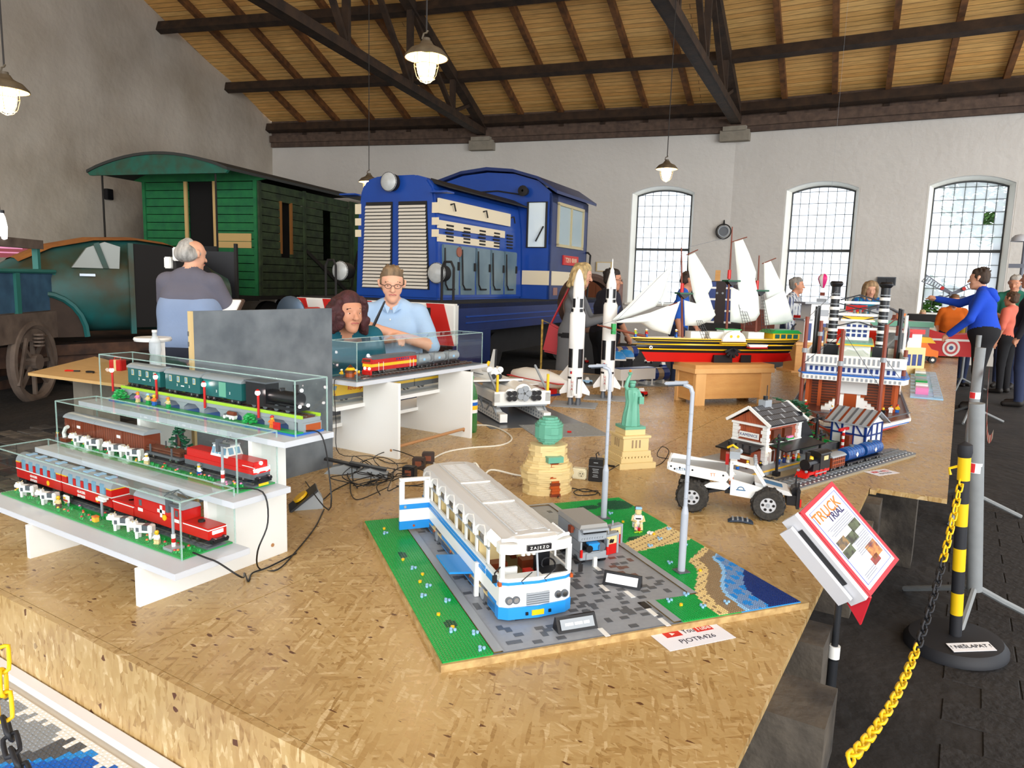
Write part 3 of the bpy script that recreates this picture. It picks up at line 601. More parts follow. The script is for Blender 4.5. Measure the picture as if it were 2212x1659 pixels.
minifig(Vector((xs(128,1110,1.165),1.165,z1+.005)),-1.2,'figure with yellow hat and brown coat between cow and billboard','tan','brown','yellow')
o=thing('track_sign','white destination board on a grey post in the lowest case','sign',(xs(222,1130,1.2),1.2,z1+.005)); MB().cyl((0,0,0),(0,0,.05),.004).build('post',B('lgrey'),o); MB().box(-.025,.02,-.005,.005,.05,.058).box(-.01,.032,-.005,.005,.059,.066).build('board',B('white'),o)
o=thing('billboard','small white billboard with coloured stripes in the lowest case','sign',(xs(145,1100,1.19),1.19,z1+.005)); MB().box(-.017,.017,-.003,.003,.012,.036).build('board',B('white'),o,bevel=.002); MB().box(-.013,.013,-.0036,-.003,.016,.022).build('stripe',B('red'),o); MB().box(-.013,.0,-.0036,-.003,.024,.03).build('stripe',B('yellow'),o); MB().box(-.012,-.008,-.002,.002,0,.012).box(.008,.012,-.002,.002,0,.012).build('leg',B('lgrey'),o)
o=thing('yellow_crate','yellow crate on the meadow of the lowest case','crate',(xs(207,1135,1.16),1.16,z1+.005)); MB().box(-.009,.009,-.007,.007,0,.018).build('box',B('yellow'),o,bevel=.001); MB().box(-.0095,.0095,-.0075,.0075,.015,.019).build('lid',B('orange'),o)
def signal_post(loc,h,label):
    o=thing('signal_post',label,'signal',loc,0,'striped posts at the case ends')
    for k,c in enumerate(('white','red','white')): MB().cyl((0,0,.008+k*.012),(0,0,.02+k*.012),.006,n=8).build('band',B(c),o)
    MB().cyl((0,0,.044),(0,0,h),.004,n=8).build('pole',B('lgrey'),o); MB().box(-.02,.02,-.02,.02,0,.008).build('foot',B('lgrey'),o); MB().box(-.015,.03,-.006,.006,h,h+.008).box(-.02,-.008,-.008,.008,h-.02,h+.02).build('arm',B('dgrey'),o); return o
signal_post(Vector((xs(376,1195,1.165),1.165,z1+.004)),.125,'red and white striped post at the right end of the lowest case')
# ---- case 2: brown goods train with red diesel
y2t=1.405; z2=ZP+.265; tz=z2+.016
base_track('green base with track and flowers inside the middle case',-2.735,-1.745,1.325,1.46,z2,y2t,seed=9)
case('acrylic case over the brown goods train on the middle step',-2.74,-1.74,1.32,1.465,z2,z2+.165)
def box_van(label,xa,xb,Y,z,body,roof,group,name='goods_wagon',wins=0,wd=.058,planks=True,flat=False):
    L=xb-xa; o=train(name,label,(xa+xb)/2,Y,z,0,'model train',group); w=wd
    MB().box(-L/2,L/2,-w/2,w/2,.016,.074).build('body',B(body),o)
    MB().prism(arcroof(w+.008,.074,.016,8),-L/2-.003,L/2+.003,'yz').build('roof',B(roof),o,True)
    if planks:
        for k in range(int(L/.014)): MB().box(-L/2+.004+k*.014,-L/2+.0055+k*.014,-w/2-.0008,w/2+.0008,.018,.072).build('batten',B('brown'),o)
        MB().box(-.02,.02,-w/2-.002,w/2+.002,.02,.07).build('sliding_door',B('rbrown'),o); MB().box(-.012,.01,-w/2-.003,-w/2-.002,.045,.055).build('number_plate',B('white'),o)
    for k in range(wins):
        x=-L/2+L*(k+.7)/(wins+.4); MB().box(x-.007,x+.007,-w/2-.0012,w/2+.0012,.047,.068).build('window_frame',B('tan'),o); MB().box(x-.005,x+.005,-w/2-.0016,w/2+.0016,.05,.066).build('window',windowm,o)
    bogies(o,L,w); return o
x0=xs(140,930,y2t-.03); x1_=xs(205,950,y2t-.03); x2_=xs(312,980,y2t-.03)
box_van('brown goods wagon with grey roof at the far left of the middle case',x0,x1_,y2t,tz,'rbrown','lgrey','brown goods wagons')
box_van('brown goods wagon with grey roof coupled before the log wagon',x1_+.008,x2_,y2t,tz,'rbrown','lgrey','brown goods wagons')
xl0,xl1=xs(316,985,y2t-.02),xs(392,1000,y2t-.02); L=xl1-xl0
o=train('log_wagon','open wagon loaded with brown timber in the middle case',(xl0+xl1)/2,y2t,tz); MB().box(-L/2,L/2,-.028,.028,.014,.022).build('deck',B('dgrey'),o)
for k in range(9): MB().cyl((-L*.46,-.02+.01*(k%5),.027+.009*(k//5)),(L*.46,-.02+.01*(k%5)+.004,.027+.009*(k//5)),.0046,n=7).build('log',B('brown'),o)
for s in(-1,1):
    for x in(-L*.3,L*.3): MB().box(x-.002,x+.002,s*.028-.002,s*.028+.002,.014,.05).build('stake',B('dgrey'),o)
bogies(o,L,.056)
def toy_tree(loc,label,h=.1,r=.035,mat='dgreen',seed=1,trunk='brown',cat='tree'):
    o=thing('brick_tree',label,cat,loc,0); rs=random.Random(seed); MB().cyl((0,0,0),(0,0,h*.8),.007,.004,n=7).build('trunk',B(trunk),o); mb=MB()
    for k in range(70):
        z=h*rs.uniform(.2,1); rr=r*(1.1-z/h)*rs.uniform(.4,1)+.004; a=rs.uniform(0,6.3); p=Vector((math.cos(a)*rr,math.sin(a)*rr,z)); mb.cb(p,(.016,.009,.004),a,rs.uniform(-.4,.4),rs.uniform(-.4,.4))
    mb.build('foliage',B(mat),o,kind='stuff'); return o
toy_tree(Vector((xs(385,985,1.435),1.44,z2+.005)),'dark green brick tree behind the log wagon in the middle case',.12,.05)
xe0,xe1=xs(400,1010,y2t-.03),xs(548,1040,y2t-.03); L=xe1-xe0
o=train('railway_locomotive','red diesel locomotive with white cab windows in the middle case',(xe0+xe1)/2,y2t,tz); w=.06
MB().box(-L/2,L/2,-w/2,w/2,.014,.03).build('frame',B('dgrey'),o); MB().box(-L/2+.004,L/2-.004,-w/2+.004,w/2-.004,.03,.066).build('hood',B('red'),o,bevel=.002); MB().box(-L/2,L/2,-w/2-.001,w/2+.001,.03,.042).build('side_band',B('red'),o)
MB().add([(-.035,-.03,.062),(.045,-.03,.062),(.045,.03,.062),(-.035,.03,.062),(-.027,-.024,.096),(.034,-.024,.096),(.034,.024,.096),(-.027,.024,.096)],[(0,3,2,1),(4,5,6,7),(0,1,5,4),(1,2,6,5),(2,3,7,6),(3,0,4,7)]).build('cab',B('white'),o)
for k in range(4): MB().cb((-.022+k*.0175,-.0279,.08),(.012,.002,.02),0,-.17).build('cab_window',windowm,o)
MB().cb((.0405,-.012,.08),(.002,.016,.02),0,0,-.3).cb((.0405,.012,.08),(.002,.016,.02),0,0,-.3).build('windscreen',windowm,o); MB().box(-.03,.037,-.026,.026,.096,.1).build('cab_roof',B('lgrey'),o)
MB().box(L/2-.002,L/2+.002,-.03,.03,.036,.046).build('front_band',B('white'),o)
for s in(-1,1): MB().cyl((L/2,s*.016,.04),(L/2+.004,s*.016,.04),.006).build('headlight',lightm,o)
MB().cyl((L/2-.004,0,.06),(L/2-.001,0,.06),.005).build('headlight',lightm,o)
MB().tube([(-.01,-.01,.1),(.01,-.01,.118),(.03,-.01,.108)],.0018).tube([(-.01,.01,.1),(.01,.01,.118),(.03,.01,.108)],.0018).build('pantograph',B('dgrey'),o)
MB().box(L/2,L/2+.012,-.026,.026,.004,.02).cyl((L/2,-.018,.016),(L/2+.018,-.018,.016),.006).cyl((L/2,.018,.016),(L/2+.018,.018,.016),.006).build('buffer_beam',blk,o); MB().box(L/2+.012,L/2+.015,-.022,.012,-.004,.003).build('yellow_plate',B('yellow'),o)
for s in(-1,1): MB().tube([(L/2-.004,s*.028,.022),(L/2+.002,s*.028,.05),(L/2-.01,s*.03,.052),(L/2-.05,s*.03,.052)],.0012).build('handrail',B('white'),o)
bogies(o,L,w,.3)
for px,py,lab in ((175,955,'first brick cow from the left in the middle case'),(202,965,'second brick cow from the left in the middle case'),(250,980,'third brick cow from the left in the middle case'),(290,995,'brick cow beside the white hatted farmer in the middle case')): dup(cw,Vector((xs(px,py,1.348),1.348,z2+.005)),3.55,lab)
minifig(Vector((xs(317,1000,1.345),1.345,z2+.005)),-1.2,'farmer figure in a white hat beside the cows in the middle case','white','tan','white')
minifig(Vector((xs(430,1020,1.365),1.365,z2+.005)),1.3,'figure in white shirt and blue trousers beside the red diesel','white','blue','lgrey')
minifig(Vector((xs(125,945,1.35),1.35,z2+.005)),.3,'figure in brown at the left end of the middle case','brown','dgrey','dgreen')
o=thing('stone_arch','tilted white arch piece at the left end of the middle case','model piece',(xs(150,950,1.375),1.365,z2+.005)); MB().tube([(-.012,0,.012),(-.016,0,.03),(.0,0,.05),(.014,0,.056)],.007,8).build('arch',B('white'),o,True); MB().box(-.03,.02,-.012,.012,0,.012).build('ramp',B('rbrown'),o)
signal_post(Vector((xs(482,1052,1.35),1.35,z2+.004)),.12,'red and white striped post at the right end of the middle case')
# ---- case 3: green coaches on a viaduct
y3t=1.575; z3=ZP+.41
o=thing('viaduct','grey arched viaduct edged in lime green inside the top left case','viaduct',(0,0,z3)); vx0,vx1=-2.72,-1.70
MB().box(vx0,vx1,1.5,1.62,0,.006).build('baseplate',B('blue'),o); MB().box(vx0,vx1,1.505,1.535,.006,.010).build('lawn',B('green'),o)
MB().box(vx0+.02,vx1-.01,1.54,1.615,.035,.048).build('deck',B('lgrey'),o); MB().box(vx1-.03,vx1-.005,1.54,1.615,.006,.035).build('abutment',B('lgrey'),o); MB().box(vx1-.006,vx1-.003,1.55,1.61,.008,.03).build('orange_wall',B('dorange'),o)
for k in range(9): MB().box(vx0+.04+k*.113,vx0+.065+k*.113,1.543,1.612,.006,.035).build('pier',B('lgrey'),o)
for k in range(8):
    x0_=vx0+.065+k*.113; 
    for s in(0,1): MB().prism([(x0_+(.088 if s else 0),.02),(x0_+(.088-.025 if s else .025),.035),(x0_+(.088 if s else 0),.035)],1.543,1.548,'xz').build('arch_corner',B('lgrey'),o)
for s,y in((0,1.538),(1,1.612)): MB().box(vx0+.02,vx1-.01,y,y+.005,.048,.058).build('lime_rail',B('lime'),o)
for s in(-1,1): MB().box(vx0+.02,vx1-.01,y3t+s*.018-.0015,y3t+s*.018+.0015,.052,.056).build('rail',railm,o)
for k in range(33): MB().box(vx0+.03+k*.03,vx0+.042+k*.03,y3t-.025,y3t+.025,.048,.052).build('sleeper',B('brown'),o)
MB().box(vx1-.10,vx1-.07,1.502,1.506,.012,.035).build('red_panel',B('red'),o)
case('acrylic case over the green coaches on the top step',-2.76,-1.69,1.495,1.625,z3,z3+.175)
tz=z3+.056
xa,xb=xs(285,850,y3t-.03),xs(345,860,y3t-.03); dx=xb-xa
for k,(pa,pb,lab) in enumerate(((277,346,'leftmost green coach with cream windows in the top left case'),(358,432,'middle green coach with cream windows in the top left case'),(440,522,'green luggage van in the top left case'))):
    v=box_van(lab,xs(pa,840+20*k,y3t-.03),xs(pb,855+20*k,y3t-.03),y3t,tz,'teal','lgrey','green coaches on the viaduct','railway_coach',4 if k<2 else 0,.056,False)
    textobj('lettering','2',.012,B('white'),v,(-.03,-.0285,.036),(PI/2,0,0)); textobj('lettering','2',.012,B('white'),v,(.04,-.0285,.036),(PI/2,0,0)); MB().box(-.008,.01,-.0288,-.028,.033,.037).build('number_plate',B('white'),v)
    if k==2: MB().box(-.016,.02,-.0295,.0295,.02,.07).build('sliding_door',B('sgreen'),v)
xf0,xf1=xs(530,870,y3t-.03),xs(640,890,y3t-.03); L=xf1-xf0
o=train('railway_locomotive','black steam locomotive with lit lamps at the right end of the viaduct',(xf0+xf1)/2,y3t,tz)
MB().box(-L/2,L/2,-.026,.026,.01,.02).build('frame',blk,o); MB().cyl((-L*.1,0,.045),(L*.45,0,.045),.022,n=14).build('boiler',blk,o,True); MB().box(-L/2,-L*.1,-.027,.027,.02,.085).build('cab',blk,o); MB().box(-L/2-.006,-L*.08,-.03,.03,.085,.09).build('cab_roof',B('dgrey'),o); MB().cyl((L*.36,0,.06),(L*.36,0,.09),.007,.009).build('chimney',blk,o); MB().cyl((L*.1,0,.062),(L*.1,0,.074),.009).build('dome',blk,o)
for s in(-1,1): MB().cyl((L/2,s*.017,.026),(L/2+.004,s*.017,.026),.005).build('lamp',lightm,o)
MB().cyl((L*.46,0,.075),(L*.46+.004,0,.075),.005).build('lamp',lightm,o)
for s in(-1,1):
    for k in range(4): MB().cyl((-L*.35+k*L*.22,s*.02,.012),(-L*.35+k*L*.22,s*.025,.012),.011,n=10).build('wheel',B('dgrey'),o)
for px,py,lab in ((245,835,'leftmost red lamppost with white globe on the viaduct'),(340,862,'second red lamppost from the left on the viaduct'),(444,885,'third red lamppost from the left on the viaduct'),(560,908,'rightmost red lamppost with white globe on the viaduct')):
    o=thing('brick_lamppost',lab,'lamppost',(xs(px,py,1.536),1.534,z3+.04),0,'red lampposts on the viaduct'); MB().cyl((0,0,-.01),(0,0,.065),.0042,n=8).build('pole',B('red'),o); MB().cyl((0,-.002,.079),(0,-.002,.084),.008,.002,n=8).build('cap',B('red'),o); MB().sph((0,-.002,.072),.0085).build('globe',lightm,o,True)
for px,to,lg,ht,lab in ((300,'pink','tan','orange','figure holding a surfboard below the viaduct'),(322,'tan','green','lblue','figure with blue cap below the second lamppost'),(335,'orange','blue','yellow','blond figure in orange below the viaduct'),(365,'tan','green','orange','figure with orange hat below the green coach'),(588,'orange','orange','red','figure in orange overalls with a red helmet at the viaduct end')):
    minifig(Vector((xs(px,905,1.52),1.52,z3+.01)),-1.5,lab,to,lg,ht)
o=thing('motorcycle_cart','white toy motorbike cart with brown load below the viaduct','toy vehicle',(xs(500,905,1.52),1.52,z3+.012)); MB().box(-.02,.022,-.007,.007,.008,.014).build('tray',B('white'),o); MB().cyl((-.015,0,.02),(.02,0,.02),.007).build('load',B('rbrown'),o)
for x in(-.03,0.0,.015): MB().cyl((x,-.006,.006),(x,.006,.006),.006).build('wheel',B('white'),o)
MB().box(-.035,-.02,-.003,.003,.006,.016).build('motorbike',B('dgrey'),o)
toy_tree(Vector((xs(262,880,1.52),1.518,z3+.01)),'small green brick bush at the left end of the viaduct',.035,.025,'green',4,cat='bush'); toy_tree(Vector((xs(540,915,1.52),1.518,z3+.01)),'small green brick bush near the viaduct abutment',.03,.02,'green',6,cat='bush')
# ---- right shelf unit trains (run along y)
zt=ZP+RZ[0]; xr=-2.495
def caseR(label,x0,x1,y0,y1,z0,z1): return case(label,x0,x1,y0,y1,z0,z1)
caseR('acrylic case over the red and yellow diesel on the right hand shelf',-2.605,-2.42,2.52,3.58,zt,zt+.19)
o=thing('track_scenery','grey track base under the red and yellow diesel','diorama',(0,0,zt),0,'brick built track bases'); MB().box(-2.6,-2.425,2.53,3.57,0,.008).build('baseplate',B('dgrey'),o)
for s in(-1,1): MB().box(xr+s*.02-.0015,xr+s*.02+.0015,2.6,3.56,.012,.016).build('rail',railm,o)
for k in range(32): MB().box(xr-.028,xr+.028,2.6+k*.03,2.612+k*.03,.008,.012).build('sleeper',B('brown'),o)
def yof(px,py,X): return atx(px,py,X).y
ya,yb=yof(803,780,xr+.03),yof(900,770,xr+.03); L=yb-ya; w=.06
o=train('railway_locomotive','red diesel locomotive with yellow stripe in the right hand case',xr,(ya+yb)/2,zt+.016,-PI/2) # local +x points to -y (front)
MB().box(-L/2,L/2,-w/2,w/2,.018,.075).build('body',B('red'),o,bevel=.002); MB().box(-L/2-.0005,L/2+.0008,-w/2-.0008,w/2+.0008,.038,.053).build('stripe',B('yellow'),o); MB().prism([(-w/2,.075),(w/2,.075),(w*.36,.092),(-w*.36,.092)],-L/2,L/2-.012,'yz').build('roof',B('dgrey'),o)
MB().add([(L/2,-w/2,.055),(L/2+.008,-w/2,.06),(L/2,-w/2,.08),(L/2,w/2,.055),(L/2+.008,w/2,.06),(L/2,w/2,.08)],[(0,1,2),(3,5,4),(0,3,4,1),(1,4,5,2),(0,2,5,3)]).build('cab_front',B('red'),o); MB().cb((L/2+.006,0,.07),(.002,.05,.012),0,0,-.4).build('windscreen',B('brown'),o)
for k in range(6): MB().cyl((-L*.3+k*.018,w/2,.066),(-L*.3+k*.018,w/2+.001,.066),.005,n=10).build('porthole',B('navy'),o)
for s in(-1,1): MB().cyl((L/2,s*.015,.03),(L/2+.004,s*.015,.03),.006).build('headlight',lightm,o)
MB().cyl((L/2-.01,0,.095),(L/2-.004,0,.095),.007).build('headlight',lightm,o); MB().box(L/2-.004,L/2+.008,-.028,.028,-.002,.02).build('buffer_beam',B('red'),o)
for x in(L*.36,L*.26,-L*.34,-L*.42): MB().tube([(x,w/2+.002,.016),(x,w/2+.002,.06)],.0013).build('handrail',B('white'),o)
bogies(o,L,w,.28)
for k in range(3):
    y0_=yb+.012+k*.135; o=train('tank_wagon',('grey tank wagon coupled behind the red and yellow diesel','middle grey tank wagon in the right hand case','rearmost grey tank wagon in the right hand case')[k],xr,y0_+.06,zt+.016,-PI/2,'model train','grey tank wagons')
    MB().box(-.06,.06,-.028,.028,.014,.02).build('frame',blk,o); MB().cyl((-.055,0,.048),(.055,0,.048),.026,n=16).build('tank',B('lgrey'),o,True); MB().cyl((0,0,.072),(0,0,.08),.01).build('dome',B('dgrey'),o); MB().tube([(-.03,.02,.076),(.03,.02,.076),(.03,-.02,.076),(-.03,-.02,.076)],.0013,5,True).tube([(.052,.028,.014),(.052,.028,.075)],.0013).build('railing',B('dgrey'),o); MB().box(-.008,.01,.0262,.0272,.04,.052).build('hazard_label',B('lblue'),o); bogies(o,.12,.056)
o=thing('toy_tent','dark red and gold pointed tent roof at the left end of the case','toy building',(-2.54,2.6,zt+.008)); MB().lathe([(.03,.02),(.03,.03),(.012,.05),(0,.062)],n=12).build('roof',B('brown'),o); MB().lathe([(.026,0),(.026,.02)],n=12).build('wall',B('dorange'),o); MB().lathe([(.0265,.034),(.016,.046)],n=12).build('gold_band',B('yellow'),o)
for i,(x,y,c) in enumerate(((-2.46,2.575,'rbrown'),(-2.56,2.56,'yellow'),(-2.5,2.60,'orange'))): minifig(Vector((x,y,zt+.008)),-1.57,('figure in brown before the red and yellow diesel','figure in yellow near the pointed tent','figure in orange near the pointed tent')[i],c,'dgrey','white' if i else 'yellow')
# yellow train on the second step
z5=ZP+RZ[1]; xr2=-2.66
caseR('acrylic case over the yellow train on the second step',-2.765,-2.60,2.54,3.58,z5,z5+.125)
ya,yb=2.60,2.86; L=yb-ya; o=train('railway_locomotive','yellow locomotive with red lettering on the second step',xr2,(ya+yb)/2,z5+.012,-PI/2)
MB().box(-L/2,L/2-.02,-w/2,w/2,.03,.085).build('body',B('yellow'),o); MB().box(-L/2,L/2,-w/2,w/2,.008,.03).build('lower_body',B('dgrey'),o)
MB().prism([(L/2-.02,.03),(L/2+.008,.03),(L/2+.008,.05),(L/2-.006,.085),(L/2-.02,.085)],-w/2,w/2,'xz').build('nose',B('yellow'),o)
for s in(-1,1): MB().cb((L/2+.002,s*.014,.068),(.002,.02,.022),0,0,-.4).build('windscreen',windowm,o); MB().cyl((L/2+.008,s*.02,.036),(L/2+.010,s*.02,.036),.004).build('tail_lamp',B('red'),o)
textobj('lettering','REGIOJET',.03,B('red'),o,(-L*.02,w/2+.0006,.06),(PI/2,0,PI)); bogies(o,L,w,.3)
for k,(a,b) in enumerate(((2.875,3.2),(3.21,3.55))):
    L=b-a; o=train('railway_coach',('yellow striped coach coupled to the yellow locomotive','yellow striped coach at the far end of the second step')[k],xr2,(a+b)/2,z5+.012,-PI/2,'model train','yellow striped coaches')
    MB().box(-L/2,L/2,-w/2,w/2,.012,.04).build('lower_body',B('dgrey'),o); MB().box(-L/2,L/2,-w/2-.0005,w/2+.0005,.04,.055).build('stripe',B('yellow'),o); MB().box(-L/2,L/2,-w/2,w/2,.055,.09).build('upper_body',B('lgrey'),o); MB().prism(arcroof(w,.09,.016),-L/2,L/2,'yz').build('roof',B('dgrey'),o,True)
    for j in range(8): MB().box(-L/2+L*(j+.25)/8,-L/2+L*(j+.75)/8,-w/2-.0008,w/2+.0008,.062,.082).build('window',B('brown'),o)
    bogies(o,L,w)
z6=ZP+RZ[2]; xr3=-2.83
for k,(a,b,c) in enumerate(((2.6,2.9,'blue'),(2.91,3.25,'tan'))):
    L=b-a; o=train('railway_coach',('blue and white railcar on the lowest step of the right hand shelf','cream and dark railcar on the lowest step of the right hand shelf')[k],xr3,(a+b)/2,z6+.012,-PI/2)
    MB().box(-L/2,L/2,-w/2,w/2,.012,.05).build('lower_body',B('dgrey'),o); MB().box(-L/2,L/2,-w/2-.0005,w/2+.0005,.05,.07).build('stripe',B(c),o); MB().box(-L/2,L/2,-w/2,w/2,.07,.085).build('upper_body',B('white'),o); MB().prism(arcroof(w,.085,.014),-L/2,L/2,'yz').build('roof',B('lgrey'),o,True); bogies(o,L,w)
# ================================================================ BUS DIORAMA
RD=math.radians(53); DO=Vector((-.98,1.30,ZP)); E1=Vector((math.cos(RD),math.sin(RD),0)); E2=Vector((-math.sin(RD),math.cos(RD),0))
def dl(u,v,z=0): return DO+E1*u+E2*v+Vector((0,0,z))
dio=thing('road_diorama','brick built roadside base with lawns sand beach and blue water','diorama',DO,RD)
chip=M('chipboard',(196,166,112),.8,noise=(40,.8),c2=(150,116,70))
MB().box(-.015,1.07,-.06,1.005,0,.018).build('chipboard_base',chip,dio)
PZ=.021; S8=.008
def region(u,v):
    if u<.115: return 'green'
    if u<.14: return 'kerb'
    if v<.085 and u>.625: 
        if u<.65: return 'kerb'
    elif u<.765: return 'road' if not (v>.97 or (v>.70 and u>.72)) else 'kerb' if (v<.99 and u<.745) else 'green'
    elif v<.1 and u<.79: return 'kerb'
    elif u<.79 and v<.62: return 'kerb'
    if u<.65: return 'road'
    w=(u-.85)-(v+.05)*.46+.02*math.sin(v*20); w+= -max(0,(v-.3))*1.2
    if w>.07: return 'navy'
    if w>.0: return 'azure' if math.sin(u*150+v*40)+math.sin(v*110-u*60)>.35 else 'lwater'
    if w>-.014: return 'lblue'
    if w>-.065: return 'dtan'
    if w>-.105 or (.42+.2*(u-.78)<v<.5+.45*(u-.78)): return 'tan' if (int(u*125)*5+int(v*125)*11)%7 else 'dtan'
    if math.hypot((u-.98)*1.2,(v-.9)*1.5)<.09 or math.hypot((u-.87)*1.2,(v-.53)*2.2)<.06 or math.hypot((u-.86),(v-.9)*2)<.05: return 'dgreen'
    return 'green'
regs={}
nu,nv=132,130
for i in range(nu):
    for j in range(nv):
        u=-.01+i*S8; v=-.052+j*S8; r=region(u+S8/2,v+S8/2)
        if u<.115 and math.hypot((u-.06)*1.3,(v-.12))<.022 or math.hypot((u-.045)*2,v-.62)<.028: r='dgreen'
        regs.setdefault(r,[]).append((u,v))
for r,cells in regs.items():
    mb=MB(); h=PZ+(.004 if r=='kerb' else 0); studs=r not in('road','kerb')
    for u,v in cells:
        mb.add([(u,v,h),(u+S8,v,h),(u+S8,v+S8,h),(u,v+S8,h)],[(0,1,2,3)])
        if studs:
            cx,cy=u+S8/2,v+S8/2; n=6; R=.0025
            top=[(cx+R*math.cos(k*PI/3),cy+R*math.sin(k*PI/3),h+.0017) for k in range(n)]; bot=[(x,y,h) for x,y,z in top]
            mb.add(bot+top,[(k,(k+1)%n,n+(k+1)%n,n+k) for k in range(n)]+[tuple(range(n,2*n))])
    nm={'road':'road_surface','kerb':'kerb','green':'lawn','dgreen':'dark_lawn','tan':'sand','dtan':'wet_sand','lblue':'surf','azure':'shallow_water','lwater':'pale_water','navy':'deep_water'}[r]
    mt={'road':M('road_brick',(150,155,162),.35,noise=(60,.5),c2=(128,132,140)),'kerb':B('lgrey')}.get(r) or (M('pale_water',(120,150,190),.3) if r=='lwater' else B(r)); mb.build(nm,mt,dio,kind='stuff' if studs else None)
sk=MB().box(-.01,1.046,-.052,-.0505,.018,PZ-.0003).box(-.01,-.0085,-.052,.988,.018,PZ-.0003); sk.build('edge_bricks',B('green'),dio)
MB().box(.115,.65,-.0525,-.051,.018,PZ-.0002).build('edge_bricks',B('dgrey'),dio)
MB().box(.84,1.046,-.0526,-.051,.018,PZ-.0001).build('edge_bricks',B('azure'),dio)
tile_me=MB().box(-.012,.012,-.008,.008,0,.0008).mesh('road_tile'); rs=random.Random(11)
tms=[]
for c in ('dgrey','dgrey','brown'):
    t=tile_me.copy(); t.materials.append(M('road_tile_dark',(84,88,94),.4) if c=='dgrey' else M('road_tile_brown',(110,78,72),.4)); tms.append(t)
n=0
while n<290:
    u,v=.15+rs.random()*.6,-.045+rs.random()*.95
    if region(u,v)!='road' or region(u-.013,v-.009)!='road' or region(u+.013,v+.009)!='road': continue
    u=round(u/.016)*.016; v=round(v/.016)*.016
    place('road_tile',tms[2 if (u>.6 and v>.25 and rs.random()<.6) else 0],dio,loc=(u,v,PZ+rs.uniform(0,.0004)),rot=(0,0,PI/2 if rs.random()<.25 else 0)); n+=1
for u,v in ((.42,-.04),(.6,.02),(.6,.14),(.6,-.04),(.55,.2),(.6,.34)): MB().box(u-.007,u+.007,v-.022,v+.022,PZ,PZ+.0012).build('lane_mark',B('white'),dio)
MB().box(.593,.615,.045,.085,PZ,PZ+.0012).build('drain',blk,dio)
fl_=MB();fy=MB()
for u,v in ((.03,.83),(.05,.5),(.06,.36),(.03,.3),(.085,.25),(.05,.08),(.1,.05),(.09,-.03),(.75,-.0),(.68,.06),(.83,.0),(.84,.3),(.98,.42),(1.02,.58),(.93,.5),(.86,.45),(.8,.75),(.9,.8),(.75,.08)):
    for a,b in ((0,0),(.012,.006),(.004,.013)): fl_.cyl((u+a,v+b,PZ),(u+a,v+b,PZ+.006),.0042,n=6)
for u,v in ((.04,.88),(.07,.45),(.04,.58),(.05,.4),(.06,.1),(.045,.18),(.7,.03),(.9,.22),(.94,.55),(.9,.7)): fy.cyl((u,v,PZ),(u,v,PZ+.007),.005,n=6)
fl_.build('blue_flowers',B('lblue'),dio,kind='stuff'); fy.build('yellow_flowers',B('yellow'),dio,kind='stuff')
# ---------------------------------------------------------------- the coach
bus=thing('brick_bus','white and blue brick built coach with an open rear door','bus',dl(.285,.085,PZ+.0012),RD)
bw=B('white'); bz=B('azure'); bg=M('bus_roof_grey',(206,206,204),.42); HB=.102; LB=.81
MB().box(-HB,HB,.03,LB,.012,.03).build('chassis',B('dgrey'),bus)
for s in(-1,1):
    for y0,y1 in ((.03,.10),(.19,.56),(.68,LB)): MB().box(s*HB-.006*(s>0),s*HB+.006*(s<0),y0,y1,.008,.048).build('skirt',bz,bus,bevel=.001)
    MB().box(s*HB-.006*(s>0),s*HB+.006*(s<0),.03,LB,.048,.118).build('side_wall',bw,bus)
    for z in (.088,.1): MB().box(s*(HB+.0006)-.002,s*(HB+.0006)+.002,.12,LB,z,z+.008).build('blue_stripe',bz,bus)
    MB().box(s*(HB+.0006)-.002,s*(HB+.0006)+.002,.03,.11,.088,.106).build('blue_stripe',bz,bus)
    for k in range(8): MB().box(s*HB-.006*(s>0),s*HB+.006*(s<0),.105+k*.098,.117+k*.098,.118,.192).build('window_pillar',bw,bus)
    MB().box(s*HB-.005*(s>0),s*HB+.005*(s<0),.1,LB,.163,.169).build('window_rail',B('lgrey'),bus)
    MB().box(s*HB-.006*(s>0),s*HB+.006*(s<0),.03,LB,.116,.122).build('sill',bw,bus)
    for k in range(7):
        y=.166+k*.098; pts=[(s*(HB-.002-.012*(1-math.cos(a))),y-.04*math.cos(a) if 0 else y,.17) for a in (0,)]
        MB().tube([(s*HB,y-.043,.168),(s*HB,y-.04,.19),(s*(HB-.006),y-.028,.2),(s*(HB-.012),y,.206),(s*(HB-.006),y+.028,.2),(s*HB,y+.04,.19),(s*HB,y+.043,.168)],.005,6).build('arched_window_frame',bw,bus,True)
    for y in(.145,.62):
        w_=thing; wh=MB().cyl((s*(HB-.03),y,.021),(s*(HB-.002),y,.021),.028,n=20).build('wheel',B('dgrey'),bus,True); MB().cyl((s*(HB-.004),y,.021),(s*(HB+.0005),y,.021),.017,n=16).build('hub',B('lgrey'),wh)
    for k in range(3): MB().cyl((s*HB,.25+k*.2,.028),(s*(HB+.003),.25+k*.2,.028),.004,n=8).build('side_marker',B('dorange'),bus)
sec=[(-HB,.19),(-HB*.97,.203),(-HB*.86,.213),(-HB*.6,.221),(0,.225),(HB*.6,.221),(HB*.86,.213),(HB*.97,.203),(HB,.19),(HB*.9,.19),(HB*.5,.212),(-HB*.5,.212),(-HB*.9,.19)]
def roofsec(k): return [(x,.19+(z-.19)*k) for x,z in sec]
MB().prism([(x,z) for x,z in sec],.03,LB,'xz').build('roof',bg,bus)
rb=MB()
for k in range(70): rb.box(-.045,.045,.06+k*.0102,.066+k*.0102,.2236,.2252)
rb.build('roof_ribs',bg,bus)
for x in(-.047,.047): MB().box(x-.003,x+.003,.04,LB-.02,.2225,.226).build('roof_seam',bg,bus)
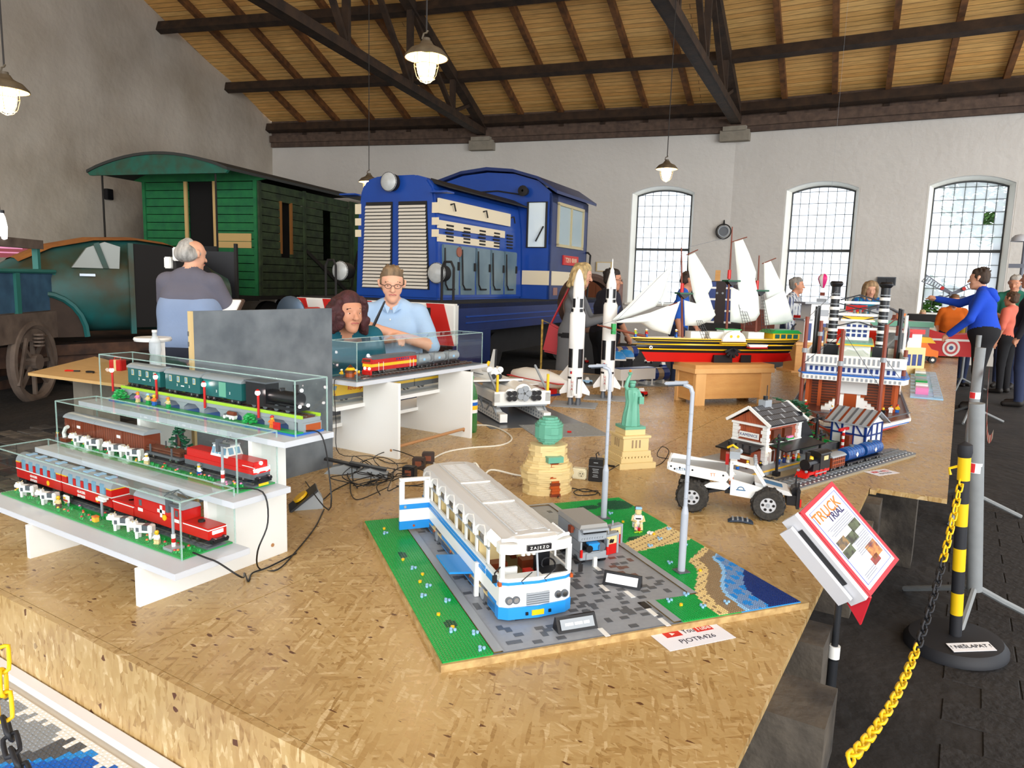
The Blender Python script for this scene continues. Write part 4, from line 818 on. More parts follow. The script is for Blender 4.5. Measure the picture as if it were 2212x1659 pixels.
for y in(.3,.52): MB().box(-.05,.05,y,y+.008,.225,.229).build('roof_bar',bw,bus)
for s in(-1,1):
    for k in range(9): MB().tube([(s*HB,.045+k*.0085,.192),(s*HB*.98,.045+k*.0085,.205),(s*HB*.88,.045+k*.0085,.2145)],.0035,5).build('cove_rib',bw,bus)
# front
MB().prism([(-HB,.03),(-HB,.012),(-HB*.8,.0),(0,-.008),(HB*.8,.0),(HB,.012),(HB,.03)],.04,.118,'xy').build('front_panel',bw,bus)
MB().prism([(-HB-.002,.035),(-HB-.002,.01),(-HB*.8,-.005),(0,-.013),(HB*.8,-.005),(HB+.002,.01),(HB+.002,.035)],.008,.04,'xy').build('bumper',bz,bus)
MB().prism([(-HB-.001,.03),(-HB-.001,.011),(-HB*.8,-.001),(0,-.0092),(HB*.8,-.001),(HB+.001,.011),(HB+.001,.03)],.1,.108,'xy').build('front_stripe',bz,bus)
MB().box(-.032,.032,-.0105,-.003,.043,.076).build('grille',B('lgrey'),bus)
for k in range(5): MB().box(-.032,.032,-.0112,-.010,.046+k*.006,.0475+k*.006).build('grille_slat',B('dgrey'),bus)
MB().box(-.018,.016,-.0145,-.01,.016,.03).build('number_plate',B('yellow'),bus)
for x in(-.035,.03): MB().box(x,x+.007,-.0135,-.009,.018,.026).build('tow_eye',blk,bus)
for x in(-.079,-.06,.06,.079):
    h=MB().cyl((x,-.0065,.06),(x,.0,.06),.0105,n=14).build('headlight',B('dgrey'),bus,True); MB().cyl((x,-.0075,.06),(x,-.006,.06),.007,n=12).build('headlight_glass',chrome,h)
for s in(-1,1):
    MB().box(s*HB-.004,s*HB+.004,.004,.016,.098,.108).build('indicator',B('dorange'),bus)
    MB().cb((s*(HB-.007),.014,.154),(.012,.012,.074),0,.0).build('front_pillar',bw,bus)
MB().cyl((0,-.004,.116),(0,.01,.185),.003).build('windscreen_post',B('lgrey'),bus)
MB().prism([(-HB,.04),(-HB,.014),(-HB*.75,.002),(0,-.003),(HB*.75,.002),(HB,.014),(HB,.04)],.182,.208,'xy').build('front_header',bw,bus)
MB().prism([(-HB*.6,.04),(-HB*.55,.006),(0,-.001),(HB*.55,.006),(HB*.6,.04)],.208,.221,'xy').build('header_cap',bw,bus)
sg=MB().box(-.034,.034,-.008,.0,.19,.205).build('destination_sign',blk,bus); textobj('lettering','Z A J E Z D',.0105,B('white'),sg,(0,-.0085,.1975),(PI/2,0,0),sx=1.05)
for s in(-1,1): MB().tube([(s*.045,.0,.214),(s*.07,.006,.22),(s*.095,.02,.216)],.005,6).build('header_trim',bw,bus,True)
for x in(-.03,.035): MB().tube([(x-.014,-.011,.106),(x-.02,-.011,.112),(x+.012,-.006,.132)],.0014).build('wiper',blk,bus)
for s in(-1,1): MB().tube([(s*HB,.008,.15),(s*(HB+.02),-.006,.142),(s*(HB+.02),-.006,.125)],.002).box(s*(HB+.02)-.006,s*(HB+.02)+.006,-.008,-.004,.116,.136).build('mirror',blk,bus)
MB().box(-HB,HB,.03,LB,.03,.036).build('cabin_floor',B('tan'),bus)
for r_ in range(8):
    for s in(-1,1):
        y=.16+r_*.08; st_=MB().box(s*.058-.036,s*.058+.036,y,y+.035,.07,.095).build('seat',B('rbrown'),bus); MB().box(s*.058-.036,s*.058+.036,y+.033,y+.045,.09,.155).build('backrest',B('tan'),st_)
        for q in(-1,1): MB().cyl((s*.058+q*.018,y+.034,.165),(s*.058+q*.018,y+.046,.165),.016,n=10).build('headrest',M('headrest',(150,142,132),.6),st_)
st_=MB().box(.03,.075,.06,.095,.06,.09).build('driver_seat',blk,bus); MB().box(.03,.075,.09,.1,.09,.16).build('backrest',blk,st_)
MB().box(-.07,-.035,.035,.06,.08,.095).box(-.07,-.035,.055,.063,.095,.125).build('guide_seat',B('white'),bus); MB().box(-.012,.012,.05,.075,.09,.11).build('toolbox',B('red'),bus); MB().box(.015,.09,.005,.05,.112,.12).build('dashboard',blk,bus)
MB().tube([(.053+.02*math.cos(k*PI/6),.05+.012*math.sin(k*PI/6),.125+.012*math.sin(k*PI/6)) for k in range(12)],.0025,5,True).build('steering_wheel',blk,bus)
for x in(-.03,-.015,.0): MB().cyl((x,.03,.165),(x,.03,.18),.006,.003,n=6).build('pennant',bw,bus)
# open doors and luggage flap on the left side
dr=MB(); dr.box(-HB-.1,-HB,.7,.708,.02,.19); 
d1=MB()
for a,b,c,d in ((-.105,-.0,.048,.125),(-.105,-.088,.125,.195),(-.017,-.0,.125,.195),(-.105,-.0,.188,.2)): d1.box(-HB+a,-HB+b,.72,.732,c,d)
d1=d1.build('open_door',bw,bus); MB().box(-HB-.105,-HB,.7195,.7325,.018,.048).build('door_skirt',bz,d1); MB().box(-HB-.105,-HB,.7195,.7325,.09,.108).build('door_stripe',bz,d1); MB().box(-HB-.09,-HB-.082,.716,.72,.095,.104).build('door_handle',B('lgrey'),d1)
MB().cyl((-HB-.055,.72,.03),(-HB-.055,.717,.03),.004).build('side_marker',B('dorange'),d1)
f_=MB().cb((-HB-.035,.3,.05),(.07,.14,.006),0,0,.1).build('luggage_flap',bz,bus)
f2=MB().box(-HB-.012,-HB,.172,.182,.0,.1).build('flap_strut',bw,bus)
# ---------------------------------------------------------------- grey van with open engine bay
gv=thing('brick_van','grey brick van with its rear engine bay open showing a blue engine','van',dl(.6,.36,PZ+.0012),RD); lg=B('lgrey')
MB().box(-.05,.05,.0,.17,.02,.045).build('lower_body',lg,gv,bevel=.002); MB().box(-.05,.05,.015,.17,.075,.118).build('upper_body',lg,gv,bevel=.002); MB().box(-.05,-.044,.0,.17,.045,.08).box(.044,.05,.0,.17,.045,.08).build('pillar',lg,gv)
MB().prism([(-.05,.118),(-.045,.132),(.045,.132),(.05,.118)],.01,.175,'xz').build('roof',M('van_roof',(150,148,144),.5),gv)
stv=MB()
for r_ in range(2):
    for k in range(9): stv.cyl((-.036+k*.009,.015,.085+r_*.016),(-.036+k*.009,.012,.085+r_*.016),.003,n=6)
stv.build('studs',lg,gv); MB().box(-.04,.04,.0,.004,.105,.112).build('dark_gap',blk,gv); MB().box(-.045,.045,-.004,.012,.112,.12).build('hatch_edge',lg,gv)
MB().box(-.02,.018,.0,.03,.05,.072).build('engine',B('azure'),gv); MB().cyl((.025,.0,.058),(.025,.02,.058),.014,n=14).build('fan',B('dgrey'),gv,True); MB().cyl((-.018,-.002,.056),(-.018,.02,.056),.012,n=10).build('alternator',blk,gv); MB().box(-.043,.043,.02,.03,.045,.078).build('engine_bay',blk,gv)
for s in(-1,1): MB().box(s*.046-.004,s*.046+.004,-.003,.004,.03,.056).build('tail_lamp',B('red'),gv,bevel=.001)
for s in(-1,1):
    for y in(.03,.14): MB().cyl((s*.03,y,.016),(s*.05,y,.016),.016,n=14).build('wheel',blk,gv,True)
MB().box(-.006,.006,-.01,.0,.0,.03).build('tow_bar',B('white'),gv); MB().box(-.03,.02,-.004,.0,.022,.042).build('bumper',lg,gv,bevel=.001); MB().box(-.066,-.056,.04,.06,.1,.12).box(-.058,-.05,.045,.055,.108,.113).build('mirror',B('rbrown'),gv)
for k,(u,v,rz,lab) in enumerate(((.7,.44,.25,'red and cream petrol pump nearest the grey van'),(.755,.51,.25,'red and cream petrol pump beside the lawn kerb'))):
    p=thing('petrol_pump',lab,'petrol pump',dl(u,v,PZ+.0012),RD+rz,'brick petrol pumps'); MB().box(-.026,.02,-.01,.01,0,.035).build('lower_panel',B('red'),p); MB().box(-.026,.02,-.0102,.0102,.035,.062).build('upper_panel',B('tan'),p); MB().box(-.028,.028,-.012,.012,.062,.07).box(.02,.028,-.012,.012,0,.062).build('grey_frame',lg,p); MB().tube([(-.008,-.012,.052),(-.002,-.014,.042),(.004,-.012,.05)],.003,6).box(-.012,.0,-.013,-.01,.04,.05).build('nozzle',blk,p); MB().cyl((-.01,0,.07),(-.01,0,.085),.003).build('vent',lg,p)
# seated white figure on the lawn
sf=thing('seated_figure','white clad brick figure sitting on the lawn beside flowers','figure',dl(.92,.63,PZ+.002),RD-2.0)
MB().box(-.014,.014,-.016,.016,.006,.05).build('torso',bw,sf,bevel=.004); MB().box(-.02,.0,-.018,-.004,.0,.03).box(-.02,.0,.004,.018,0,.03).build('stool',bw,sf,bevel=.001); MB().tube([(.004,-.01,.012),(.026,-.01,.02),(.034,-.01,.002)],.006,7).tube([(.004,.01,.012),(.026,.01,.02),(.034,.01,.002)],.006,7).build('legs',B('tan'),sf,True)
MB().tube([(0,-.017,.045),(.01,-.022,.03),(.022,-.008,.03)],.0048,6).tube([(0,.017,.045),(.01,.022,.03),(.022,.006,.03)],.0048,6).build('arms',B('tan'),sf,True); MB().box(-.011,.012,-.011,.011,.052,.074).build('head',B('tan'),sf,bevel=.004); MB().box(-.014,.004,-.0125,.0125,.066,.08).box(-.014,-.006,-.0125,.0125,.055,.066).build('hair',B('brown'),sf,bevel=.003); MB().box(.0,.013,-.012,.012,.072,.08).build('cap',B('lblue'),sf,bevel=.002)
MB().box(.0142,.0148,-.01,.01,.036,.041).build('shirt_mark',blk,sf)
o=thing('white_shoes','pair of small white shoes on the lawn before the sitting figure','shoes',dl(.93,.56,PZ+.002),RD+.6); MB().box(-.009,.009,-.009,-.001,0,.008).box(-.009,.009,.001,.009,0,.008).build('shoe',bw,o,bevel=.001)
o=thing('flower_patch','patch of red pink and lime flowers beside the sitting figure','plant',dl(.9,.585,PZ+.002),RD); MB().box(-.02,.012,-.003,.003,0,.003).box(-.006,-.002,-.01,.012,0,.004).build('lime_stems',B('lime'),o); MB().cyl((.008,.012,0),(.008,.012,.012),.005,n=6).build('red_flower',B('red'),o); MB().cyl((.0,.02,0),(.0,.02,.014),.006,n=6).build('pink_flower',B('pink'),o)
# street lamps
def street_lamp(u,v,h,label):
    o=thing('model_street_lamp',label,'street lamp',dl(u,v,PZ+.002),RD,'tall grey model street lamps'); pm_=M('lamp_post_grey',(168,174,184),.4)
    MB().box(-.02,.02,-.02,.02,0,.003).build('base_plate',B('dgrey'),o); MB().cyl((0,0,0),(0,0,h*.32),.0115,n=14).cyl((0,0,h*.32),(0,0,h*.36),.0115,.007,n=14).build('lower_tube',pm_,o,True); MB().cyl((0,0,h*.35),(0,0,h-.02),.0065,n=12).build('upper_tube',pm_,o,True)
    for k in range(6): MB().cyl((0,0,h*.4+k*h*.09),(0,0,h*.4+k*h*.09+.002),.0072,n=12).build('joint_ring',B('lgrey'),o)
    d=Vector((-.9,.43,0)).normalized(); R3=Matrix.Rotation(-RD,3,'Z'); d=R3@Vector((-.86,-.1,0)).normalized()
    MB().tube([(0,0,h-.025),d*.006+Vector((0,0,h-.008)),d*.03+Vector((0,0,h+.002)),d*.055+Vector((0,0,h+.004))],[.0068,.007,.008,.006],8).build('arm',pm_,o,True)
    a=math.atan2(d.y,d.x); hd=MB().cb(d*.05+Vector((0,0,h+.003)),(.07,.024,.009),a,0,.12).build('lamp_head',pm_,o,bevel=.003); MB().cb(d*.05+Vector((0,0,h-.003)),(.046,.017,.006),a,0,.12).build('lamp_lens',M('smoked_glass',(40,44,52),.15),o)
street_lamp(.853,.765,.575,'tall grey model street lamp behind the grey van'); street_lamp(.84,.235,.585,'tall grey model street lamp on the lawn beside the sand')
# plaques and card
def plaque(u,v,rz,label,txt,face):
    o=thing('name_plaque',label,'sign',dl(u,v,PZ+.0012),RD+rz,'wedge shaped name plaques'); MB().prism([(-.016,0),(.02,0),(.02,.006),(.012,.034),(.006,.034)],-.056,.056,'yz').build('wedge',blk,o)
    f=MB().cb((0,-.0075,.0185),(.094,.0012,.026),0,-.56).build('face',face,o); 
    if txt:
        for k,(a,b) in enumerate(((-.035,-.012),(-.008,.014),(.018,.034))): MB().cb(((a+b)/2,-.0084,.0185),(b-a,.0008,.007),0,-.56).build('print_line',B('white'),o)
plaque(.36,.0,.0,'black wedge plaque with grey face in front of the coach',1,B('lgrey')); plaque(.61,.2,-.75,'grey wedge plaque with glaring white face beside the coach',0,M('plaque_white',(245,245,248),.15))
def yt_card(loc,rz,label,w=.205,h=.108):
    o=thing('paper_card',label,'card',loc,rz,'printed paper cards'); MB().box(-w/2,w/2,-h/2,h/2,0,.0008).build('paper',M('paper_white',(236,236,244),.6),o); rd=M('print_red',(206,40,40),.5); dk=M('print_dark',(50,50,70),.6)
    MB().box(-w*.34,-w*.1,h*.04,h*.3,.0009,.0012).build('play_button',rd,o,bevel=.0); MB().add([(-w*.25,h*.1,.0014),(-w*.25,h*.24,.0014),(-w*.18,h*.17,.0014)],[(0,1,2)]).build('play_triangle',B('white'),o)
    textobj('lettering','You',h*.28,dk,o,(w*.025,h*.18,.0012),ext=.0002,sx=.75); MB().box(w*.12,w*.38,h*.04,h*.3,.0009,.0012).build('red_label',rd,o); textobj('lettering','Tube',h*.26,B('white'),o,(w*.25,h*.18,.0016),ext=.0002,sx=.8); textobj('lettering','PJOTR426',h*.24,dk,o,(w*.02,-h*.22,.0012),ext=.0002)
yt_card((at(1395,1367,ZP)+at(1592,1370,ZP)+at(1540,1347,ZP)+at(1437,1407,ZP))*.25+Vector((0,0,.001)),RD+.03,'white paper card with red video logo in front of the road diorama')
yt_card(at(1905,1021,ZP)+Vector((0,0,.001)),RD+.1,'white paper card with red video logo beside the station track',.16,.085)
# ---------------------------------------------------------------- power supplies, pedals and sockets
gp=M('pedal_grey',(150,156,160),.5); bp_=M('black_plastic',(26,26,28),.4)
o=thing('speed_controller','black and grey controller with a yellow dial beside the stepped shelf','controller',at(668,1096,ZP),.9); MB().prism([(-.06,0),(.05,0),(.05,.04),(.03,.07)],-.03,.04,'xz').build('housing',gp,o); MB().cb((-.022,0,.04),(.13,.1,.008),0,0,-.66).build('panel',bp_,o); MB().cyl((-.03,0,.042),(-.036,0,.05),.03,n=20).build('dial',B('yellow'),o)
for px,py,rz,lab in ((745,1022,.5,'grey foot pedal nearest the partition panel with cables on it'),(800,1030,.6,'grey foot pedal beside the coach roof under a tangle of cables')):
    o=thing('foot_pedal',lab,'foot pedal',at(px,py,ZP),rz,'grey foot pedals'); MB().prism([(-.09,0),(.08,0),(.08,.02),(-.0,.045),(-.06,.03)],-.03,.03,'xz').build('base',gp,o); MB().cb((-.01,0,.05),(.17,.03,.01),0,0,.18).build('treadle',bp_,o)
for px,py,rz,c,lab in ((885,1032,.3,'b','black power adapter at the rear corner of the coach'),(905,1012,.5,'b2','brown power adapter behind the coach roof'),(925,1000,.6,'b2','small power adapter furthest behind the coach roof')):
    o=thing('power_adapter',lab,'power adapter',at(px,py,ZP),rz,'power adapters'); MB().box(-.03,.03,-.022,.022,0,.055).build('case',bp_ if c=='b' else M('adapter_brown',(58,42,36),.45),o,bevel=.004); MB().box(-.015,.015,-.0226,-.022,.015,.04).build('label_plate',M('adapter_label',(120,64,40),.6),o); MB().cyl((0,.022,.03),(0,.04,.03),.008).build('cable_boot',bp_,o)
o=thing('power_socket','cream extension socket on the platform beside the black battery','socket',at(1252,1033,ZP),.25); cr=M('cream_plastic',(232,226,196),.4); MB().box(-.035,.035,-.02,.02,0,.05).build('case',cr,o,bevel=.005); MB().cyl((.012,-.02,.025),(.012,-.0215,.025),.016,n=18).build('outlet_ring',M('cream_dark',(206,200,170),.5),o)
for a,b in ((.006,.028),(.018,.028),(.012,.017)): MB().cyl((a,-.0216,b),(a,-.0222,b),.0026,n=8).build('hole',bp_,o)
o=thing('battery','black rectangular battery block standing behind the street lamp','battery',at(1287,1038,ZP),.3); MB().box(-.033,.033,-.024,.024,0,.105).build('case',bp_,o,bevel=.003); MB().box(-.034,.034,-.025,.025,.07,.074).build('seam',B('dgrey'),o)
for z,w_ in ((.058,.03),(.05,.024),(.042,.028),(.03,.02),(.022,.026),(.088,.02)): MB().box(-w_/2,w_/2,-.0246,-.024,z,z+.003).build('print_line',B('lgrey'),o)
MB().tube([(.0,0,.105),(-.004,0,.125),(.006,0,.135),(.01,0,.12)],.003).build('terminal_wire',bp_,o)
o=thing('plug','black plug lying on the platform near the battery','plug',at(1350,1012,ZP),.4)
MB().tube([(-.14,.02,.006),(0,0,.006),(.12,.05,.006)],.005).build('strip',bp_,o)
cb=M('cable_black',(20,20,22),.5); cwh=M('cable_white',(226,222,208),.45)
def G(*pts,z=.004): return [at(x,y,ZP+z) for x,y in pts]
rs=random.Random(21)
for k in range(9):
    cx,cy=rs.uniform(760,880),rs.uniform(985,1050); pts=[]
    for q in range(9):
        a=q*.9+rs.random(); pts.append(at(cx+math.cos(a)*rs.uniform(20,70),cy+math.sin(a)*rs.uniform(8,34),ZP+rs.uniform(.004,.06)))
    wire('cable','tangled thin black cable %s the grey foot pedals'%('looping over','lying under','coiled in front of','coiled behind','winding left of','winding right of','crossing above','knotted beside','trailing from')[k],pts,.0022,cb,group='black cables tangled around the foot pedals')
wire('cable','black cable drooping from the lowest case to the platform',[Vector((-1.74,1.17,z1+.01)),Vector((-1.68,1.17,z1+.008)),Vector((-1.645,1.18,z1+.0)),Vector((-1.60,1.22,z1-.045)),*G((528,1238),(537,1256),(545,1238),(580,1225),(640,1195))],.0025,cb)
wire('cable','black cable hanging down the shelf side from the middle case',[Vector((-1.77,1.33,z2+.01)),Vector((-1.68,1.36,z2+.008)),Vector((-1.66,1.36,z2-.08)),Vector((-1.67,1.33,z2-.16)),*G((560,1228),(600,1230),(640,1190),(680,1140),(700,1100))],.0025,cb)
wire('cable','black cable hanging from the top case down behind the shelf',[Vector((-1.71,1.55,z3+.01)),Vector((-1.65,1.56,z3+.005)),Vector((-1.64,1.58,z3-.1)),Vector((-1.66,1.6,z3-.25)),*G((660,1040),(690,1080),(720,1060),(760,1040))],.0025,cb)
wire('cable','thin dark cable hanging down the second shelf side panel',[Vector((-2.56,2.52,zt)),Vector((-2.54,2.49,zt-.02)),Vector((-2.53,2.49,zt-.2)),Vector((-2.52,2.5,zt-.36)),*G((800,985),(840,1000),(880,1000))],.002,cb)
wire('cable','white cable snaking from the white shelf to the tan sculpture',G((1015,918),(1060,920),(1095,935),(1105,950),(1080,962),(1020,967),(970,975),(940,988),(935,998),(950,1010)),.005,cwh)
wire('cable','white cable loop rising behind the coach roof',[at(1000,1030,ZP),at(1012,1020,ZP+.05),at(1025,1000,ZP+.06),at(1035,1015,ZP+.03),at(1020,1025,ZP),at(1040,1035,ZP),at(1060,1015,ZP+.03),at(1110,1025,ZP+.01),at(1140,1030,ZP)],.005,cwh)
wire('cable','black cable coiled on the platform behind the diorama',G((1205,1075),(1215,1058),(1240,1055),(1262,1062),(1290,1060),(1285,1068),(1250,1070),(1240,1062),(1262,1056),(1292,1064),(1296,1070)),.0022,cb)
wire('cable','black cable looping between the statue and the white truck',[at(1310,1020,ZP+.004),at(1345,1000,ZP+.03),at(1352,1005,ZP+.004),at(1380,998,ZP+.03),at(1400,1010,ZP+.004),at(1430,1000,ZP+.004),at(1445,975,ZP+.04),at(1430,965,ZP+.05),at(1420,985,ZP+.03),at(1450,992,ZP+.01),at(1485,1000,ZP+.03),at(1515,990,ZP+.05),at(1540,1000,ZP+.02)],.0022,cb)
# ================================================================ MODELS FURTHER BACK ON THE PLATFORM
def ang2(deg): return math.radians(deg)
# ---- stepped tan sculpture with green top
o=thing('brick_sculpture','stepped tan brick sculpture with rust brown front and green block top','sculpture',(-1.47,2.7,ZP),ang2(52)); rs=random.Random(4)
def layer(mb,rx,ry,z,h,cx=0,cy=0,n=14,jit=.004):
    pts=[(cx+rx*math.cos(2*PI*k/n)*(1+rs.uniform(-jit,jit)*8),cy+ry*math.sin(2*PI*k/n)*(1+rs.uniform(-jit,jit)*8)) for k in range(n)]
    mb.prism([(round(x/.008)*.008,round(y/.008)*.008) for x,y in pts],z,z+h,'xy')
for k in range(22):
    z=k*.0096; r=.098-.007*math.sin(k*.5)-(.0 if k<10 else (k-10)*.0028); mb=MB(); layer(mb,r*1.15,r*.95,z,.0095,jit=.006); mb.build('tan_course',B('tan'),o)
for k in range(14): MB().box(-.022+(k%3)*.003,.022-(k%2)*.004,-.106+.0022*k,-.06,k*.0115,k*.0115+.011).build('rust_course',B('dorange' if k%4 else 'rbrown'),o)
MB().box(-.035,.035,-.095,-.045,.145,.17).build('green_ledge',B('sgreen'),o)
for k in range(12):
    t=(k-5.5)/6.2; r=.066*math.sqrt(max(.12,1-t*t)); mb=MB(); layer(mb,r,r*.95,.212+k*.0098,.0097,0,-.008); mb.build('green_course',B('sgreen'),o)
# ---- green statue on tan pedestal
o=thing('brick_statue','sand green brick statue with raised arm on a tan square pedestal','statue',(-1.36,3.36,ZP),ang2(50)); T=B('tan'); Gs=B('sgreen')
for k,(w_,h0,h1) in enumerate(((.1,0,.03),(.088,.03,.052),(.08,.058,.085),(.07,.085,.15),(.078,.15,.162),(.056,.162,.19))): MB().box(-w_,w_,-w_,w_,h0,h1).build('pedestal_course',T,o,bevel=.0015)
for s in(-1,1):
    for k in range(9):
        MB().cyl((-.072+k*.018,s*.084,.055),(-.072+k*.018,s*.078,.055),.007,n=8).build('pedestal_boss',T,o); MB().cyl((s*.084,-.072+k*.018,.055),(s*.078,-.072+k*.018,.055),.007,n=8).build('pedestal_boss',T,o)
    for k in(-1,0,1): MB().box(k*.02-.004,k*.02+.004,s*.0705-.0008,s*.0705+.0008,.1,.14).build('pedestal_slot',B('dtan'),o); MB().box(s*.0705-.0008,s*.0705+.0008,k*.02-.004,k*.02+.004,.1,.14).build('pedestal_slot',B('dtan'),o)
MB().box(-.056,.056,-.056,.056,.19,.204).build('plinth',Gs,o)
rob=MB(); prof=[(.046,.04,.204,0),(.042,.038,.25,0),(.034,.031,.3,.003),(.033,.03,.33,.003),(.038,.031,.36,.002),(.036,.028,.385,0),(.018,.017,.395,0)]
nn=20; ring=[]
for rx,ry,z,cx in prof: ring+=[(cx+rx*math.cos(2*PI*k/nn)*(1+.06*math.cos(k*PI*.999)),ry*math.sin(2*PI*k/nn)*(1+.06*math.cos(k*PI*.999)),z) for k in range(nn)]
rob.add(ring,[(i*nn+k,i*nn+(k+1)%nn,(i+1)*nn+(k+1)%nn,(i+1)*nn+k) for i in range(len(prof)-1) for k in range(nn)]); rob.build('robe',Gs,o,True)
for k in range(6): MB().tube([(.036*math.cos(k*1.05),.034*math.sin(k*1.05),.206),(.03*math.cos(k*1.05+.15),.028*math.sin(k*1.05+.15),.3),(.02*math.cos(k*1.05+.5),.028*math.sin(k*1.05+.5),.37)],.005,5).build('robe_fold',Gs,o,True)
MB().sph((0,0,.408),.016,10,(1,.9,1.25)).build('head',Gs,o,True); MB().lathe([(.017,.416),(.019,.42),(.015,.428)],n=12).build('headband',Gs,o,True)
MB().tube([(-.02,0,.375),(-.036,.0,.40),(-.026,0,.435),(-.016,0,.455)],[.013,.011,.009,.007],8).build('raised_arm',Gs,o,True); MB().lathe([(.004,.452),(.01,.462),(.012,.47),(.0,.472)],(-.016,0,0),10).build('torch_cup',Gs,o); MB().sph((-.016,0,.478),.0065).build('torch_tip',B('orange'),o,True)
MB().tube([(.03,-.005,.37),(.045,-.015,.34),(.03,-.025,.325)],[.012,.011,.008],8).box(.025,.05,-.035,-.025,.315,.35).build('lowered_arm',Gs,o,True)
# ---- rockets
def rocket(loc,H,r,escape,label):
    o=thing('model_rocket',label,'rocket',loc,.35,'white brick rockets'); w=B('white'); rt=M('rocket_white',(238,238,236),.35)
    MB().box(-.17,.17,-.13,.13,-.002,.003).build('baseplate',B('lgrey'),o)
    for a in range(4):
        x,y=math.cos(a*PI/2+PI/4)*r*.72,math.sin(a*PI/2+PI/4)*r*.72
        MB().lathe([(r*.34,.0),(r*.3,.02),(r*.22,.05),(r*.3,.055),(r*.34,.075)],(x,y,.003),10).build('engine_nozzle',B('dgrey'),o,True)
        MB().lathe([(r*.45,.06),(r*.4,.2)],(x,y,0),8).build('fairing',rt,o)
    for a in range(4):
        d=Vector((math.cos(a*PI/2),math.sin(a*PI/2),0)); f=MB(); p=[(r*.95,.09),(r*1.95,.075),(r*2.0,.1),(r*1.0,.18)]
        n_=Vector((-d.y,d.x,0))*.003; vs=[d*q+Vector((0,0,z))+s*n_ for s in(-1,1) for q,z in p]; f.add(vs,[(0,1,2,3),(7,6,5,4),(0,4,5,1),(1,5,6,2),(2,6,7,3),(3,7,4,0)]); f.build('fin',rt,o)
    s1=.42*H; s2=.7*H
    MB().cyl((0,0,.075),(0,0,s1),r,n=16).build('first_stage',rt,o,True)
    MB().lathe([(r*.96,s1-.003),(r,s1),(r,s2-.03*H),(r*.72,s2),(r*.7,s2+.09*H)],n=16).build('second_stage',rt,o,True)
    if escape: prof=[(r*.7,s2+.08*H),(r*.7,s2+.12*H),(r*.36,s2+.19*H),(r*.3,s2+.2*H),(r*.3,s2+.215*H),(r*.1,s2+.235*H),(r*.07,H-.02),(r*.1,H-.02),(0,H)]
    else: prof=[(r*.7,s2+.08*H),(r*.72,s2+.15*H),(r*.66,s2+.2*H),(r*.42,H-.04),(r*.2,H-.012),(0,H)]
    MB().lathe(prof,n=16).build('nose_section',rt,o,True)
    def patch(a0,a1,z0,z1,rr=r*1.004,nm='black_panel',m=None):
        n=4; mb=MB(); 
        for k in range(n):
            t0=a0+(a1-a0)*k/n; t1=a0+(a1-a0)*(k+1)/n; mb.add([(rr*math.cos(t),rr*math.sin(t),z) for t,z in((t0,z0),(t1,z0),(t1,z1),(t0,z1))],[(0,1,2,3)])
        mb.build(nm,m or blk,o)
    for a in range(4):
        t=a*PI/2+.4; patch(t-.1,t+.75,.09,.215); patch(t,t+.85,.28*H,.42*H); 
        patch(t,t+.55,s2-.012,s2+.012,r*.88); patch(t,t+.8,s2+.02,s2+.085*H,r*.715)
    patch(0,2*PI,.42*H-.012,.42*H,r*1.006); patch(0,2*PI,s2+.08*H,s2+.1*H,r*.725)
    patch(0,2*PI,.2,.225,r*1.005,'grey_band',B('lgrey'))
    a=-1.95; fx=lambda z,q=1.012:(r*q*math.cos(a),r*q*math.sin(a),z)
    patch(a-.25,a+.05,.29*H-.055,.29*H-.035,r*1.012,'flag_stripes',B('red')); patch(a-.25,a-.13,.29*H-.045,.29*H-.035,r*1.02,'flag_canton',B('navy'))
    for k,ch in enumerate('USA'): textobj('lettering',ch,.024,B('red'),o,(r*1.02*math.cos(a+.1),r*1.02*math.sin(a+.1),.175-.026*k),(PI/2,0,a+.1+PI/2),ext=.0006)
rocket(Vector((-2.396,4.79,ZP+.003)),1.005,.057,False,'white brick rocket with rounded nose and no escape tower'); rocket(Vector((-2.34,5.245,ZP+.003)),1.1,.055,True,'white brick rocket with thin escape tower at its tip')
# ---- shuttle transporter
o=thing('shuttle_transporter','white brick transporter platform with grey struts and yellow posts','transporter',(-2.40,3.83,ZP),ang2(52)); w=B('white'); lg=B('lgrey'); o.location=(-2.42,3.8,ZP)
MB().box(-.1,.55,-.12,.75,-.001,.002).build('baseplate',B('dgrey'),o)
for x in(.0,.3):
    MB().prism([(0.,.012),(.66,.012),(.66,.085),(.16,.085),(.1,.065),(.0,.065)],x,x+.05,'yz').build('pontoon',w,o)
    for k in range(14):
        for z in(.022,.045): MB().box(x-.001,x,.03+k*.045,.05+k*.045,z,z+.012).build('pontoon_window',lg,o)
MB().box(-.02,.37,.06,.1,.11,.2).build('front_wall',w,o,bevel=.002); MB().box(-.02,.02,.06,.6,.13,.19).build('side_wall',w,o,bevel=.002); MB().box(.33,.37,.06,.6,.13,.19).build('side_wall',w,o,bevel=.002); MB().box(.0,.35,.07,.6,.1,.115).build('deck',lg,o)
for x in(.0,.35):
    for y in(.07,.34): MB().beam((x,y,.05),(x,y+.1,.12),.012,.012).beam((x,y+.2,.05),(x,y+.1,.12),.012,.012).build('strut',lg,o)
    MB().beam((x,.08,.2),(x,.3,.34),.012,.012).build('strut',lg,o); MB().box(x-.007,x+.007,.06,.074,.2,.31).build('yellow_post',B('yellow'),o)
MB().tube([(.12,.5,.2),(.06,.52,.28),(.1,.54,.34)],.012,6).build('yellow_arc',B('yellow'),o)
o=thing('rocket_cluster','grey and white booster cluster lying on the white transporter','rocket',(-2.42,3.8,ZP+.115),ang2(52))
